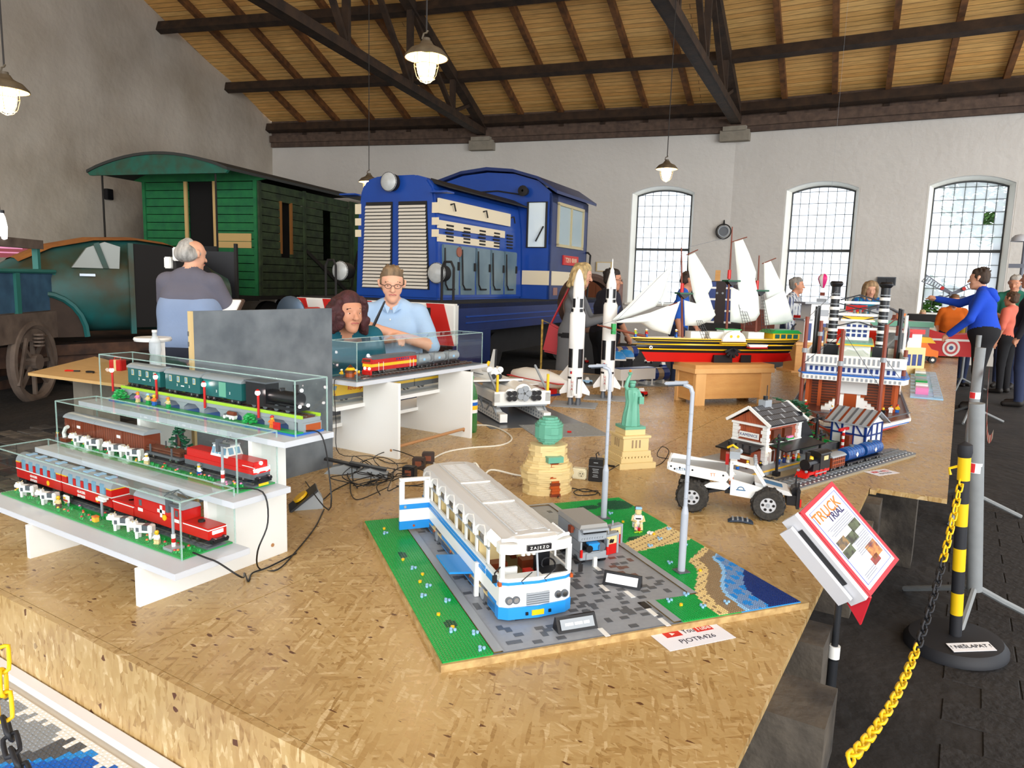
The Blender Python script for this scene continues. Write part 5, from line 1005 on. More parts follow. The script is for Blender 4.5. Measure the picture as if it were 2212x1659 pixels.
for k,(x,z,r_) in enumerate(((.09,.06,.045),(.26,.06,.045),(.175,.075,.06))):
    MB().cyl((x,.06,z),(x,.52,z),r_,n=16).build('booster',w,o,True); MB().cyl((x,.52,z),(x,.6,z),r_,r_*.3,n=16).build('booster_nose',w,o,True)
for k in range(5): MB().cyl((.175+.03*math.cos(k*1.26),.03,.075+.03*math.sin(k*1.26)),(.175+.03*math.cos(k*1.26),.065,.075+.03*math.sin(k*1.26)),.022,.016,n=12).build('engine_bell',lg,o,True)
for x in(.09,.26):
    for k in range(4): MB().cyl((x+.024*math.cos(k*1.57+.8),.03,.06+.024*math.sin(k*1.57+.8)),(x+.024*math.cos(k*1.57+.8),.065,.06+.024*math.sin(k*1.57+.8)),.017,.013,n=10).build('engine_bell',blk,o,True)
def shuttle(loc,rz,tilt,label,sc=1):
    o=thing('space_shuttle',label,'space shuttle',loc,rz); w=B('white'); o.scale=(sc,sc,sc); o.rotation_euler=(tilt,0,rz)
    MB().lathe([(.0,.5),(.02,.485),(.045,.44),(.06,.38),(.062,.02),(.05,0),(0,0)],(0,0,.06),16,'y').build('fuselage',w,o,True)
    MB().prism([(-.24,.0),(-.24,.04),(-.07,.22),(-.06,.4),(.06,.4),(.07,.22),(.24,.04),(.24,.0)],.01,.025,'xy').build('wing',w,o); MB().prism([(-.23,.002),(-.065,.22),(-.055,.39),(.055,.39),(.065,.22),(.23,.002)],.004,.0105,'xy').build('heat_shield',blk,o)
    MB().prism([(.0,.11),(.12,.11),(.03,.26),(-.02,.26)],-.006,.006,'yz').build('tail_fin',w,o); MB().prism([(-.004,.12),(-.024,.26),(-.016,.26),(.006,.12)],-.007,.007,'yz').build('rudder_edge',blk,o)
    for s in(-1,1): MB().cyl((s*.045,.0,.1),(s*.045,.12,.1),.025,n=10).build('engine_pod',w,o,True); MB().cyl((s*.025,-.03,.05),(s*.025,.0,.05),.022,.015,n=10).build('engine_bell',blk,o)
    MB().box(-.03,.03,.43,.45,.075,.098).build('cockpit_window',blk,o,bevel=.002); MB().box(.062,.0635,.1,.36,.055,.06).box(-.0635,-.062,.1,.36,.055,.06).build('stripe',B('dgrey'),o)
o.rotation_euler=o.rotation_euler
shuttle(Vector((-2.58,3.98,ZP+.235)),ang2(55),-.05,'white brick space shuttle riding on the transporter boosters',.85)
# white plane behind the transporter
o=thing('model_plane','white brick aeroplane with red lined hull beside the rocket base','aeroplane',(-2.93,5.15,ZP),ang2(-20)); MB().lathe([(.0,-.34),(.04,-.3),(.075,-.15),(.08,.1),(.05,.28),(.015,.38)],(0,0,.12),14,'x').build('fuselage',B('white'),o,True); MB().prism([(.26,.15),(.38,.15),(.42,.27),(.38,.27)],-.006,.006,'xz').build('tail_fin',B('white'),o); MB().box(-.3,.36,-.082,.082,.112,.118).build('red_line',B('red'),o); MB().prism([(-.05,-.34),(.06,-.34),(.12,0),(.06,.34),(-.05,.34),(-.1,0)],.08,.092,'xy').build('wing',B('white'),o); MB().box(-.2,.2,-.05,.05,0,.05).build('stand',B('red'),o); MB().box(-.22,.22,-.07,.07,0,.012).build('stand_base',B('navy'),o)
# grey baseplates and space base
for i,(x,y,a,sx,sy,lab) in enumerate(((-2.02,3.9,48,.46,.38,'flat grey baseplate in front of the tan sculpture with a red brick'),(-2.75,6.3,40,1.0,.8,'large grey baseplate under the space base'))):
    o=thing('grey_baseplate',lab,'baseplate',(x,y,ZP),ang2(a)); MB().box(-sx/2,sx/2,-sy/2,sy/2,0,.003).build('plate',M('plate_grey',(138,142,144),.5),o); st_=MB()
    for k in range(10):
        for j in range(8): st_.cyl((-sx/2+sx*(k+.5)/10,-sy/2+sy*(j+.5)/8,.003),(-sx/2+sx*(k+.5)/10,-sy/2+sy*(j+.5)/8,.0045),.004,n=6)
    st_.build('studs',_M['plate_grey'],o,kind='stuff')
o=thing('red_brick','small red brick on the grey baseplate','brick',at(1230,934,ZP+.004),.3); MB().box(-.012,.012,-.008,.008,0,.008).cyl((-.006,0,.008),(-.006,0,.01),.004,n=8).cyl((.006,0,.008),(.006,0,.01),.004,n=8).build('brick',B('red'),o)
def modcyl(loc,rz,L,r,label):
    o=thing('space_module',label,'space module',loc,rz,'tan and navy space modules')
    for k,c in enumerate(('navy','tan','navy','tan','navy')): MB().cyl((-L/2+L*k/5,0,r+.03),(-L/2+L*(k+1)/5,0,r+.03),r*(1 if c=='tan' else 1.04),n=12).build('ring',B('dtan' if c=='tan' else c),o)
    for s in(-1,1): MB().cyl((s*L/2,0,r+.03),(s*(L/2+.025),0,r+.03),r,r*.6,n=12).build('hatch',B('white'),o)
    for s in(-.3,.3): MB().box(s*L-.012,s*L+.012,-r*.8,r*.8,0,.04).build('foot',B('white'),o)
modcyl(at(1385,835,ZP)+Vector((0,.25,0)),ang2(62),.34,.06,'tan and navy cylinder module on the right of the space base'); modcyl(at(1335,800,ZP)+Vector((0,.1,.1)),ang2(62),.34,.06,'raised tan and navy cylinder module behind the white container')
o=thing('white_container','long white container block on legs in the space base','container',at(1350,838,ZP)+Vector((0,.2,0)),ang2(62)); MB().box(-.2,.2,-.06,.06,.06,.16).build('box',B('white'),o,bevel=.002); MB().box(-.2,.2,-.05,.05,.16,.165).build('lid',B('navy'),o)
for x in(-.17,.17):
    for y in(-.05,.05): MB().cyl((x,y,0),(x,y,.06),.008).cyl((x,y,0),(x,y,.006),.02).build('leg',B('white'),o)
for i,(px,py,d,lab) in enumerate(((1333,770,6.9,'left blue dome hut of the space base'),(1352,765,7.1,'right blue dome hut of the space base'))):
    p=atd(px,py,d); o=thing('dome_hut',lab,'dome',(p.x,p.y,ZP),.5,'blue dome huts'); MB().lathe([(.085,.2),(.08,.23),(.05,.265),(.0,.275)],n=10).build('dome',B('azure'),o,True); MB().lathe([(.07,0),(.07,.2)],n=10).build('wall',blk,o); MB().box(-.08,.08,-.082,.082,.19,.205).build('white_band',B('white'),o)
for i,(px,py,c,lab) in enumerate(((1312,800,'red','red buggy before the escape tower rocket'),(1268,830,'lblue','white and blue cone figure between the two rockets'),(1385,855,'red','small red vehicle at the front of the space base'),(1262,785,'red','red lever block behind the rocket base'),(1400,785,'white','white and yellow spacecraft under the ship bow'),(1432,795,'navy','dark blue rover under the ship'))):
    o=thing('space_vehicle',lab,'toy vehicle',at(px,py,ZP),rs.uniform(0,3),'small space base vehicles'); MB().box(-.045,.045,-.025,.025,.015,.04).build('body',B(c),o,bevel=.002); MB().prism([(-.02,.04),(.02,.04),(.01,.065),(-.01,.065)],-.02,.02,'xz').build('cabin',B('white' if c!='white' else 'yellow'),o)
    for x in(-.03,.03):
        for s in(-1,1): MB().cyl((x,s*.02,.015),(x,s*.032,.015),.015,n=9).build('wheel',blk,o)
# ---- white trial truck
tk=thing('trial_truck','white brick pick-up truck with large black off-road tyres','truck',(-.735,2.92,ZP),ang2(15)); w=B('white'); tyre=M('tyre',(38,37,36),.85,noise=(90,.7),c2=(70,66,60),bump=(120,.4,.004))
for x in(-.145,.145):
    for s in(-1,1):
        y=s*.085; ty=MB().lathe([(.03,-.026),(.056,-.03),(.063,-.02),(.064,0),(.063,.02),(.056,.03),(.03,.026)],(x,y,.064),26,'y').build('tyre',tyre,tk,True)
        tr=MB()
        for k in range(26): a=k*2*PI/26; tr.cb((x+.0635*math.cos(a),y+(.012 if k%2 else -.012),.064+.0635*math.sin(a)),(.005,.026,.009),0,0,-a)
        tr.build('tread',tyre,ty); MB().cyl((x,y-.024,.064),(x,y+.024,.064),.035,n=18).build('rim',M('rim_grey',(190,192,196),.35),ty,True)
        for k in range(6): a=k*PI/3; MB().cyl((x+.02*math.cos(a),y+s*.0235,.064+.02*math.sin(a)),(x+.02*math.cos(a),y+s*.0255,.064+.02*math.sin(a)),.006,n=6).build('rim_hole',blk,ty)
        MB().cyl((x,y+s*.023,.064),(x,y+s*.028,.064),.007,n=10).build('hub',B('lgrey'),ty)
MB().beam((-.2,0,.09),(.2,0,.09),.05,.02).beam((-.145,-.06,.064),(-.145,.06,.064),.018,.018).beam((.145,-.06,.064),(.145,.06,.064),.018,.018).beam((-.12,-.05,.07),(0,-.04,.1),.012,.012).build('chassis',blk,tk)
MB().prism([(-.25,.165),(-.24,.195),(-.02,.175),(-.005,.155),(-.02,.13),(-.2,.15)],-.085,-.078,'xz').build('bed_side',w,tk); MB().prism([(-.25,.165),(-.24,.195),(-.02,.175),(-.005,.155),(-.02,.13),(-.2,.15)],.078,.085,'xz').build('bed_side',w,tk); MB().box(-.24,-.02,-.078,.078,.168,.174).build('bed_floor',B('lgrey'),tk); MB().box(-.25,-.243,-.085,.085,.165,.195).build('tailgate',w,tk)
for x,z in ((-.235,.178),(-.2,.175),(-.15,.17),(-.03,.16),(-.22,.168)): MB().cyl((x,-.085,z),(x,-.0862,z),.004,n=8).build('pin',blk,tk)
textobj('lettering','TATRA',.016,M('truck_print',(60,110,150),.5),tk,(-.19,-.0856,.168),(PI/2,-.08,0),ext=.0004); textobj('lettering','TT',.018,B('orange'),tk,(-.07,-.0856,.158),(PI/2,-.08,0),ext=.0004)
for s in(-1,1): MB().prism([(.0,.085),(.13,.075),(.16,.1),(.16,.118),(.05,.14),(.0,.15)],s*.085-.004,s*.085+.004,'xz').build('door_panel',w,tk); MB().prism([(-.11,.105),(-.02,.1),(.0,.12),(-.02,.135),(-.08,.125)],s*.08-.003,s*.08+.003,'xz').build('side_fairing',w,tk)
MB().tube([(.04+.012*math.cos(t),-.0895,.112+.01*math.sin(t)) for t in [k*PI/8 for k in range(9)]],.002,5).box(.022,.058,-.0902,-.089,.107,.111).build('door_emblem',_M['truck_print'],tk)
for y in(-.072,.072): MB().beam((.0,y,.14),(.0,y,.215),.012,.012).beam((.0,y,.215),(.085,y,.2),.012,.012).beam((.085,y,.2),(.13,y,.135),.01,.012).build('cage_bar',w,tk)
MB().box(-.006,.02,-.075,.075,.205,.22).box(.07,.09,-.075,.075,.195,.208).build('roof_bar',w,tk)
for k in range(4): MB().cyl((.085,-.055+k*.036,.215),(.095,-.055+k*.036,.213),.013,n=10).build('roof_light',B('lgrey'),tk)
MB().box(-.01,.03,-.04,.04,.22,.25).cyl((.0,-.03,.24),(.03,.03,.24),.012).build('roof_engine',B('lgrey'),tk); MB().tube([(.02,.03,.25),(.0,.02,.265),(-.02,.03,.25)],.005).build('hose',B('yellow'),tk); MB().box(-.025,-.012,-.02,.02,.19,.235).build('red_block',B('red'),tk)
MB().prism([(.09,.14),(.22,.115),(.235,.1),(.22,.098),(.1,.11)],-.065,.065,'xz').build('bonnet',M('truck_grey',(206,206,204),.4),tk,bevel=.002); MB().cb((.165,0,.1275),(.07,.05,.001),0,0,.19).build('bonnet_print',_M['truck_print'],tk)
MB().box(.215,.255,-.06,.06,.06,.1).box(.25,.262,-.07,.07,.05,.12).cyl((.25,-.03,.11),(.25,.03,.11),.018).build('winch',blk,tk); MB().beam((.255,-.06,.06),(.255,-.06,.155),.006,.006).beam((.255,.06,.06),(.255,.06,.155),.006,.006).build('aerial',blk,tk); MB().box(.262,.268,-.075,-.062,.06,.09).build('red_marker',B('red'),tk); MB().box(.1,.2,-.05,.05,.08,.11).build('engine_block',B('navy'),tk)
MB().box(-.02,.04,-.07,.07,.085,.1).build('cab_floor',blk,tk)
minifig(Vector((-.735+.01,2.92-.03,ZP+.1)),ang2(15),'driver figure with white helmet in the trial truck','orange','blue','white','white','small brick figures',2.0,True)
o=thing('rubber_flap','small dark ribbed rubber flap lying in front of the trial truck','model part',at(1598,1128,ZP),.3); MB().prism([(-.045,.002),(-.03,.012),(0,.016),(.04,.01),(.05,.002),(.0,.008)],-.02,.02,'xz').build('flap',M('flap_blue',(44,58,76),.5),o)
for k in range(4): MB().box(-.03+k*.018,-.024+k*.018,-.02,.021,.01,.017).build('rib',B('lgrey'),o)
# ---- station diorama
RS=ang2(70.7); SO=Vector((-.57,3.36,ZP)); SX=Vector((math.cos(RS),math.sin(RS),0)); SY=Vector((-math.sin(RS),math.cos(RS),0))
def sl_(x,y,z=0): return SO+SX*x+SY*y+Vector((0,0,z))
sd_=thing('station_diorama','brick station base with grey track yellow edged platform and bushes','diorama',SO,RS)
MB().box(-.02,1.25,-.02,.56,0,.012).build('baseplate',M('station_sand',(150,140,118),.7),sd_); MB().box(-.02,1.25,-.02,.12,.012,.02).build('ballast',B('dgrey'),sd_); 
for k in range(30): MB().box(k*.041,.016+k*.041,.01,.09,.02,.024).build('sleeper',B('lgrey'),sd_)
for y in(.03,.07): MB().box(0,1.24,y-.002,y+.002,.024,.029).build('rail',railm,sd_)
tm=MB()
for k in range(32): tm.prism([(.005+k*.039,.0201),(.025+k*.039,.0201),(.015+k*.039,.0201)],-.015,-.006,'xz') if 0 else tm.cyl((.015+k*.039,-.011,.02),(.015+k*.039,-.011,.0225),.006,.002,n=4)
tm.build('edge_markers',B('white'),sd_,kind='stuff')
MB().box(-.02,.62,.2,.56,.012,.03).build('platform',B('lgrey'),sd_); MB().box(-.02,.62,.195,.208,.03,.033).build('yellow_edge',B('yellow'),sd_); MB().box(.62,1.25,.3,.33,.012,.05).build('stone_wall',B('dgrey'),sd_)
rs=random.Random(8); bm_=MB()
for k in range(90):
    x=rs.uniform(.62,1.0); y=rs.uniform(.33,.5); z=rs.uniform(.012,.07+.05*math.sin((x-.6)*8)); bm_.cb((x,y,z),(.03,.016,.008),rs.uniform(0,3),rs.uniform(-.4,.4),rs.uniform(-.4,.4))
bm_.build('bushes',B('green'),sd_,kind='stuff')
for k in range(24): MB().box(.64+k*.025,.656+k*.025,.54,.546,.012,.09+.008*(k%3)).build('fence_picket',B('rbrown'),sd_)
hs=thing('station_house','white and brick red station house with black roof and name board','model building',sl_(.22,.28,.03),RS); br=boards_material('toy_brick_wall',(172,78,40),(150,62,34),(196,120,84),.0096,.032,.4,.001)
MB().box(.012,.308,.012,.178,0,.19).build('walls',br,hs)
for x in(0,.298):
    for y in(0,.168):
        for k in range(10): e=.022 if k%2 else .03; MB().box(x-.003+(.022-e if x else 0),x+e if not x else x+.025,y-.003+(.022-e if y else 0),(y+e if not y else y+.025),k*.019,k*.019+.018).build('quoin',w,hs)
MB().box(-.006,.326,-.006,.196,.095,.106).build('string_course',w,hs); MB().box(-.008,.328,-.008,.198,.186,.197).build('eaves',w,hs)
MB().prism([(-.02,.195),(.21,.195),(.095,.265)],.005,.315,'yz').build('gable',br,hs)
for s,(y0,y1) in enumerate(((-.025,.095),(.215,.095))):
    MB().add([(-.02,y0,.195),(.34,y0,.195),(.34,y1,.272),(-.02,y1,.272),(-.02,y0,.203),(.34,y0,.203),(.34,y1,.28),(-.02,y1,.28)],[(0,3,2,1),(4,5,6,7),(0,1,5,4),(1,2,6,5),(2,3,7,6),(3,0,4,7)]).build('roof_slope',blk,hs)
    for k in range(20):
        for j in range(4): 
            t=j/4; MB().add([(-.015+k*.0175,y0+(y1-y0)*t,.2035+.077*t),(-.001+k*.0175,y0+(y1-y0)*t,.2035+.077*t),(-.001+k*.0175,y0+(y1-y0)*(t+.22),.2035+.077*(t+.22)),(-.015+k*.0175,y0+(y1-y0)*(t+.22),.2035+.077*(t+.22))],[(0,1,2,3)]).build('roof_tile',B('dgrey') if (k*3+j*5)%7 else lg,hs) if s==0 else None
for x in(-.022,.336):
    for y0,y1 in ((-.03,.095),(.22,.095)): MB().beam((x,y0,.2),(x,y1,.28),.01,.014).build('barge_board',w,hs)
MB().box(.1,.16,.08,.12,.255,.305).build('chimney',lg,hs); MB().cyl((.13,.1,.305),(.13,.1,.325),.012).build('chimney_pot',blk,hs); MB().cyl((.14,.1,.32),(.14,.1,.38),.002).build('aerial',blk,hs)
# facade details: name board faces the near end (-x)
nb=MB().box(-.006,-.001,.04,.15,.12,.15).build('name_board',w,hs); textobj('lettering','KAMENICE',.021,B('navy'),nb,(-.0066,.095,.135),(PI/2,0,-PI/2),ext=.0003)
for k in range(2): MB().box(.06+k*.1,.13+k*.1,-.004,0.012,.115,.17).build('window',B('brown'),hs); MB().box(.055+k*.1,.135+k*.1,-.016,-.002,.11,.122).build('flower_box',B('green'),hs); MB().box(.07+k*.1,.12+k*.1,-.02,-.008,.12,.13).build('flowers',B('pink' if k else 'green'),hs)
for x in(.05,.14,.23): MB().box(x,x+.035,-.002,.012,.0,.07).build('door',w,hs); MB().box(x+.006,x+.029,-.003,.0,.01,.065).build('door_leaf',B('brown'),hs)
def canopy(y0,y1,x0,x1,z0,z1,nm='canopy'): MB().add([(x0,y0,z0),(x1,y0,z0),(x1,y1,z1),(x0,y1,z1),(x0,y0,z0+.005),(x1,y0,z0+.005),(x1,y1,z1+.005),(x0,y1,z1+.005)],[(0,3,2,1),(4,5,6,7),(0,1,5,4),(1,2,6,5),(2,3,7,6),(3,0,4,7)]).build(nm,blk,hs)
canopy(-.1,.012,.02,.4,.08,.1); MB().prism([(.32,.1),(.46,.1),(.32,.24)],.0,.19,'xz').build('side_roof',blk,hs); MB().add([(-.13,.0,.075),(-.0,.0,.1),(-.0,.2,.1),(-.13,.2,.075)],[(0,1,2,3)]).box(-.132,-.126,0,.2,.068,.077).build('canopy',blk,hs); MB().box(-.1,-.006,.02,.19,0,.07).build('shed_wall',B('rbrown'),hs)
for k in range(4): MB().cyl((-.09,.03+k*.04,.085),(-.09,.03+k*.04,.105),.004,.006).build('canopy_finial',blk,hs)
MB().sph((.02,-.01,.075),.01).build('wall_lamp',M('warm_lamp',(255,240,210),.3,emit=((255,230,180),3)),hs,True)
def toy_post_lamp(x,y,h,label):
    o=thing('brick_lamppost',label,'lamppost',sl_(x,y,.014),RS,'black station lampposts'); MB().box(-.014,.014,-.014,.014,0,.02).cyl((0,0,.02),(0,0,h),.007,n=8).build('pole',blk,o); MB().beam((-.045,0,h-.012),(.045,0,h-.012),.01,.008).build('arm',blk,o)
    for s in(-1,1): MB().lathe([(.02,h-.024),(.008,h-.01),(0,h-.008)],(s*.045,0,0),8).build('shade',blk,o)
    MB().cyl((0,0,h),(0,0,h+.014),.01,.004,n=8).build('finial',blk,o)
toy_post_lamp(.14,.165,.19,'black lamppost on the gravel in front of the station house'); toy_post_lamp(.86,.36,.19,'tallest looking black lamppost beside the brick fence'); toy_post_lamp(.72,.26,.13,'short black lamppost behind the black steam locomotive')
for k,(x,y,to,lg_,ht,lab) in enumerate(((.12,.24,'black','dgrey','black','station figure in black standing near the yellow edge'),(.07,.28,'white','brown','yellow','station figure with white top beside the shed'),(.28,.24,'blue','navy','white','station figure with a blue ball'),(.36,.235,'tan','white','orange','station figure in a white dress under the canopy'),(.4,.23,'red','black','red','station figure in red with red hat'),(.34,.245,'navy','navy','red','station figure in dark blue under the canopy'),(.02,.3,'yellow','blue','brown','station figure sitting at the near end'),(.44,.225,'yellow','green','orange','station figure in yellow at the far platform end'))):
    minifig(sl_(x,y,.034),RS-1.6,lab,to,lg_,ht)
def tank(x0,x1,label): 
    L=x1-x0; o=train('tank_wagon',label,0,0,0,0,'model train','blue tank wagons'); o.location=sl_((x0+x1)/2,.05,.029); o.rotation_euler=(0,0,RS); MB().box(-L/2,L/2,-.03,.03,.014,.022).build('frame',blk,o); MB().cyl((-L*.46,0,.057),(L*.46,0,.057),.034,n=18).build('tank',B('blue') if 0 else M('tank_blue',(24,72,140),.3),o,True)
    for k in range(5): MB().tube([(-L*.3+k*L*.15,-.0345*math.cos(t),.057+.0345*math.sin(t)) for t in [q*PI/8 for q in range(9)]],.002,5).build('tank_hoop',M('tank_hoop',(60,120,190),.3),o,True)
    MB().cb((0,-.0345,.056),(.018,.002,.018),0,0,PI/4).build('badge',B('white'),o); MB().cyl((0,0,.088),(0,0,.1),.012).build('dome',B('dgrey'),o); bogies(o,L,.06,.3)
tank(.54,.72,'nearer blue tank wagon in the station train'); tank(.735,.93,'farther blue tank wagon at the end of the station train')
o=train('goods_wagon','brown planked goods wagon behind the black steam locomotive',0,0,0); o.location=sl_(.45,.05,.029); o.rotation_euler=(0,0,RS); MB().box(-.065,.065,-.03,.03,.016,.068).build('body',B('rbrown'),o)
for k in range(6): MB().box(-.06+k*.022,-.052+k*.022,-.0315,.0315,.018,.066).build('batten',B('brown'),o)
MB().box(-.06,.06,-.032,.032,.03,.034).box(-.06,.06,-.032,.032,.05,.054).build('rail_strip',B('dorange'),o); MB().prism(arcroof(.07,.068,.014),-.068,.068,'yz').build('roof',B('lgrey'),o,True); bogies(o,.13,.058)
o=train('steam_locomotive','black steam locomotive with red wheels in front of the station',0,0,0); o.location=sl_(.27,.05,.029); o.rotation_euler=(0,0,RS+PI); L=.2
MB().box(-.095,.095,-.03,.03,.012,.026).build('frame',B('red'),o); MB().cyl((-.0,0,.056),(.085,0,.056),.026,n=16).build('boiler',blk,o,True); MB().box(-.09,.0,-.032,.032,.026,.1).build('cab',blk,o); MB().prism(arcroof(.074,.1,.014),-.097,.006,'yz').build('cab_roof',blk,o,True); MB().box(.0,.06,-.03,.03,.026,.06).build('side_tank',blk,o); MB().cyl((.065,0,.075),(.065,0,.115),.009,.012).build('chimney',blk,o); MB().lathe([(.014,.078),(.012,.09),(0,.094)],(.035,0,0),10).build('dome',B('yellow'),o,True); MB().box(.09,.1,-.03,.03,.004,.024).prism([(.1,.0),(.118,.0),(.1,.02)],-.028,.028,'xz').build('cow_catcher',B('red'),o)
for s in(-1,1):
    for k in range(3): MB().cyl((-.05+k*.04,s*.026,.014),(-.05+k*.04,s*.033,.014),.016,n=12).build('wheel',B('red'),o,True)
    MB().box(-.06,.04,s*.0345-.001,s*.0345+.001,.012,.017).build('side_rod',B('lgrey'),o); MB().box(-.07,-.03,s*.0325-.0006,s*.0325+.0006,.07,.09).build('cab_window',B('tan'),o); MB().cyl((.1,s*.02,.03),(.106,s*.02,.03),.006).build('lamp',B('lgrey'),o)
minifig(sl_(.3,.05,.14) if 0 else sl_(.24,.05,.11),RS+PI,'driver figure standing on the steam locomotive roof edge','yellow','blue','red') if 0 else None
ht=thing('timbered_house','white half timbered house with grey pitched roof beside the track','model building',sl_(1.02,.16,.012),RS); MB().box(0,.2,0,.2,.0,.03).build('stone_base',B('dgrey'),ht); MB().box(.004,.196,.004,.196,.03,.16).build('walls',w,ht)
for a in (0,.065,.13,.19):
    MB().box(a,a+.01,-.002,.004,.03,.16).build('timber',B('navy'),ht); MB().box(-.002,.004,a,a+.01,.03,.16).build('timber',B('navy'),ht)
for z in(.03,.09,.152): MB().box(0,.2,-.002,.004,z,z+.008).build('timber',B('navy'),ht); MB().box(-.002,.004,0,.2,z,z+.008).build('timber',B('navy'),ht)
MB().beam((-.001,.02,.095),(-.001,.06,.15),.004,.008).beam((-.001,.14,.095),(-.001,.18,.15),.004,.008).beam((.02,-.001,.095),(.06,-.001,.15),.008,.004).build('brace',B('navy'),ht)
MB().prism([(0,.16),(.2,.16),(.1,.215)],.0,.2,'xz').build('gable',w,ht)
for x0,x1 in((-.03,.1),(.23,.1)): MB().add([(x0,-.03,.15),(x1,-.03,.222),(x1,.23,.222),(x0,.23,.15),(x0,-.03,.158),(x1,-.03,.23),(x1,.23,.23),(x0,.23,.158)],[(0,3,2,1),(4,5,6,7),(0,1,5,4),(1,2,6,5),(2,3,7,6),(3,0,4,7)]).build('roof_slope',lg,ht)
for k in range(7): MB().beam((-.03,-.02+k*.04,.159),(.1,-.02+k*.04,.231),.012,.003).build('roof_strip',B('dgrey' if k%2 else 'rbrown'),ht)
o=thing('signal_box','red and white striped barrier post beside the timbered house','signal',sl_(.95,.25,.012),RS)
for k in range(7): MB().cyl((0,0,k*.018),(0,0,k*.018+.018),.008,n=8).build('band',B('red' if k%2 else 'white'),o)
MB().box(-.05,.05,-.006,.006,.12,.135).build('arm',B('red'),o); MB().box(.03,.09,-.02,.03,0,.09).build('hut',B('rbrown'),o)
tr=thing('brick_tree','tall brown trunked brick tree behind the station house','tree',sl_(.8,.49,.012)); MB().cyl((0,0,0),(0,0,.24),.03,.02,n=8).build('trunk',B('rbrown'),tr); lf=MB(); rs=random.Random(3)
for k in range(260):
    z=rs.uniform(.06,.27); a=rs.uniform(0,6.3); r_=rs.uniform(.02,.13-.25*(abs(z-.14)**1.2)); lf.cb((math.cos(a)*r_,math.sin(a)*r_,z),(.03,.016,.004),a,rs.uniform(-.3,.3),rs.uniform(-.3,.3))
lf.build('foliage',B('dgreen'),tr,kind='stuff')
# ================================================================ SHIPS
def atv(px,py,P,a):
    """ray against the vertical plane through P with heading a -> (distance along heading, height above P)"""
    d=ray(px,py); n=np.array([-math.sin(a),math.cos(a)]); t=((np.array([P[0],P[1]])-CC[:2])@n)/(d[:2]@n); q=CC+d*t
    return float((q[0]-P[0])*math.cos(a)+(q[1]-P[1])*math.sin(a)),float(q[2]-P[2])
pine=M('pine_wood',(216,164,98),.6,noise=(5,.6,(1,1,4)),c2=(190,132,72),bump=(30,.15)); pine2=M('pine_light',(226,178,116),.6,noise=(5,.5,(4,1,1)),c2=(204,150,90))
# crate under the sailing ship
AC=ang2(50); cr=thing('wooden_plinth','pine box plinth with corner posts under the sailing ship','plinth',(-1.66,5.36,ZP),AC); cl,cw_,chh=.68,.3,.315
for x in(0,cl-.09):
    for y in(0,cw_-.04): MB().box(x,x+.09,y,y+.04,0,chh-.03).build('corner_post',pine2,cr,bevel=.002)
MB().box(.05,cl-.05,.01,.03,.05,chh-.06).build('front_board',pine,cr); MB().box(.05,cl-.05,cw_-.03,cw_-.01,.05,chh-.06).build('back_board',pine,cr)
for x in(.01,cl-.03): MB().box(x,x+.02,.03,cw_-.03,.03,chh-.03).build('end_board',pine,cr)
MB().box(-.02,cl+.02,-.012,cw_+.012,chh-.065,chh-.03).build('top_rail',pine2,cr); MB().box(-.015,cl+.015,-.008,cw_+.008,chh-.03,chh).build('top_board',pine,cr)
# sailing ship
AS=ang2(45); SP=Vector((-1.6,5.78,ZP+chh)); sh=thing('sailing_ship','black yellow and red brick sailing ship with white sails','model ship',SP,AS)
def sp(px,py): return atv(px,py,SP,AS)
bow=sp(1362,735)[0]; stern=sp(1722,725)[0]; kb=sp(1398,775)[0]; ks=sp(1688,778)[0]; zdk=sp(1540,738)[1]; 
def hull(nm,z0,z1,e0,e1,f0,f1,wd0,wd1,mat,n=24):
    """hull strake: bow/stern s-values at z0 (e0,e1) and z1 (f0,f1), half widths"""
    mb=MB(); vs=[]
    for z,a,b,w in((z0,e0,e1,wd0),(z1,f0,f1,wd1)):
        for k in range(n+1):
            t=k/n; hw=w*min(1,(math.sin(min(t*1.7,1)*PI/2))**.7)*(1 if t<.75 else 1-.45*((t-.75)/.25)**2); vs.append((a+(b-a)*t,-hw,z))
        for k in range(n,-1,-1):
            t=k/n; hw=w*min(1,(math.sin(min(t*1.7,1)*PI/2))**.7)*(1 if t<.75 else 1-.45*((t-.75)/.25)**2); vs.append((a+(b-a)*t,hw,z))
    m=2*(n+1); fs=[(k,(k+1)%m,m+(k+1)%m,m+k) for k in range(m)]+[tuple(range(m))[::-1],tuple(range(m,2*m))]
    mb.add(vs,fs); return mb.build(nm,mat,sh,True)
blk=B('black'); yel=B('yellow')
hh=max(zdk,.17)
hull('keel',0.0,.075,kb,ks,kb-.05,ks+.05,.05,.08,B('red')); hull('lower_hull',.075,.115,kb-.05,ks+.03,kb-.1,ks+.06,.08,.098,blk); hull('yellow_band',.095,.105,kb-.08,ks+.045,kb-.09,ks+.05,.094,.1,yel)
hull('upper_hull',.115,.155,kb-.1,ks+.05,bow+.06,stern-.06,.098,.108,blk); hull('yellow_band',.135,.146,kb-.14,ks+.09,bow+.1,stern-.1,.107,.11,yel); hull('top_hull',.155,.185,bow+.05,stern-.06,bow,stern-.02,.108,.112,blk); hull('yellow_band',.165,.17,bow+.03,stern-.05,bow+.03,stern-.05,.113,.114,yel); hull('yellow_band',.18,.186,bow,stern-.03,bow,stern-.03,.114,.1145,yel); hull('deck',.184,.19,bow+.02,stern-.05,bow+.02,stern-.05,.105,.105,B('tan'))
MB().box(-.11,.05,-.09,.09,0,.06).build('dark_panel',blk,sh)
MB().box(.13,.22,-.082,.082,.0,.06).build('dark_panel',blk,sh)
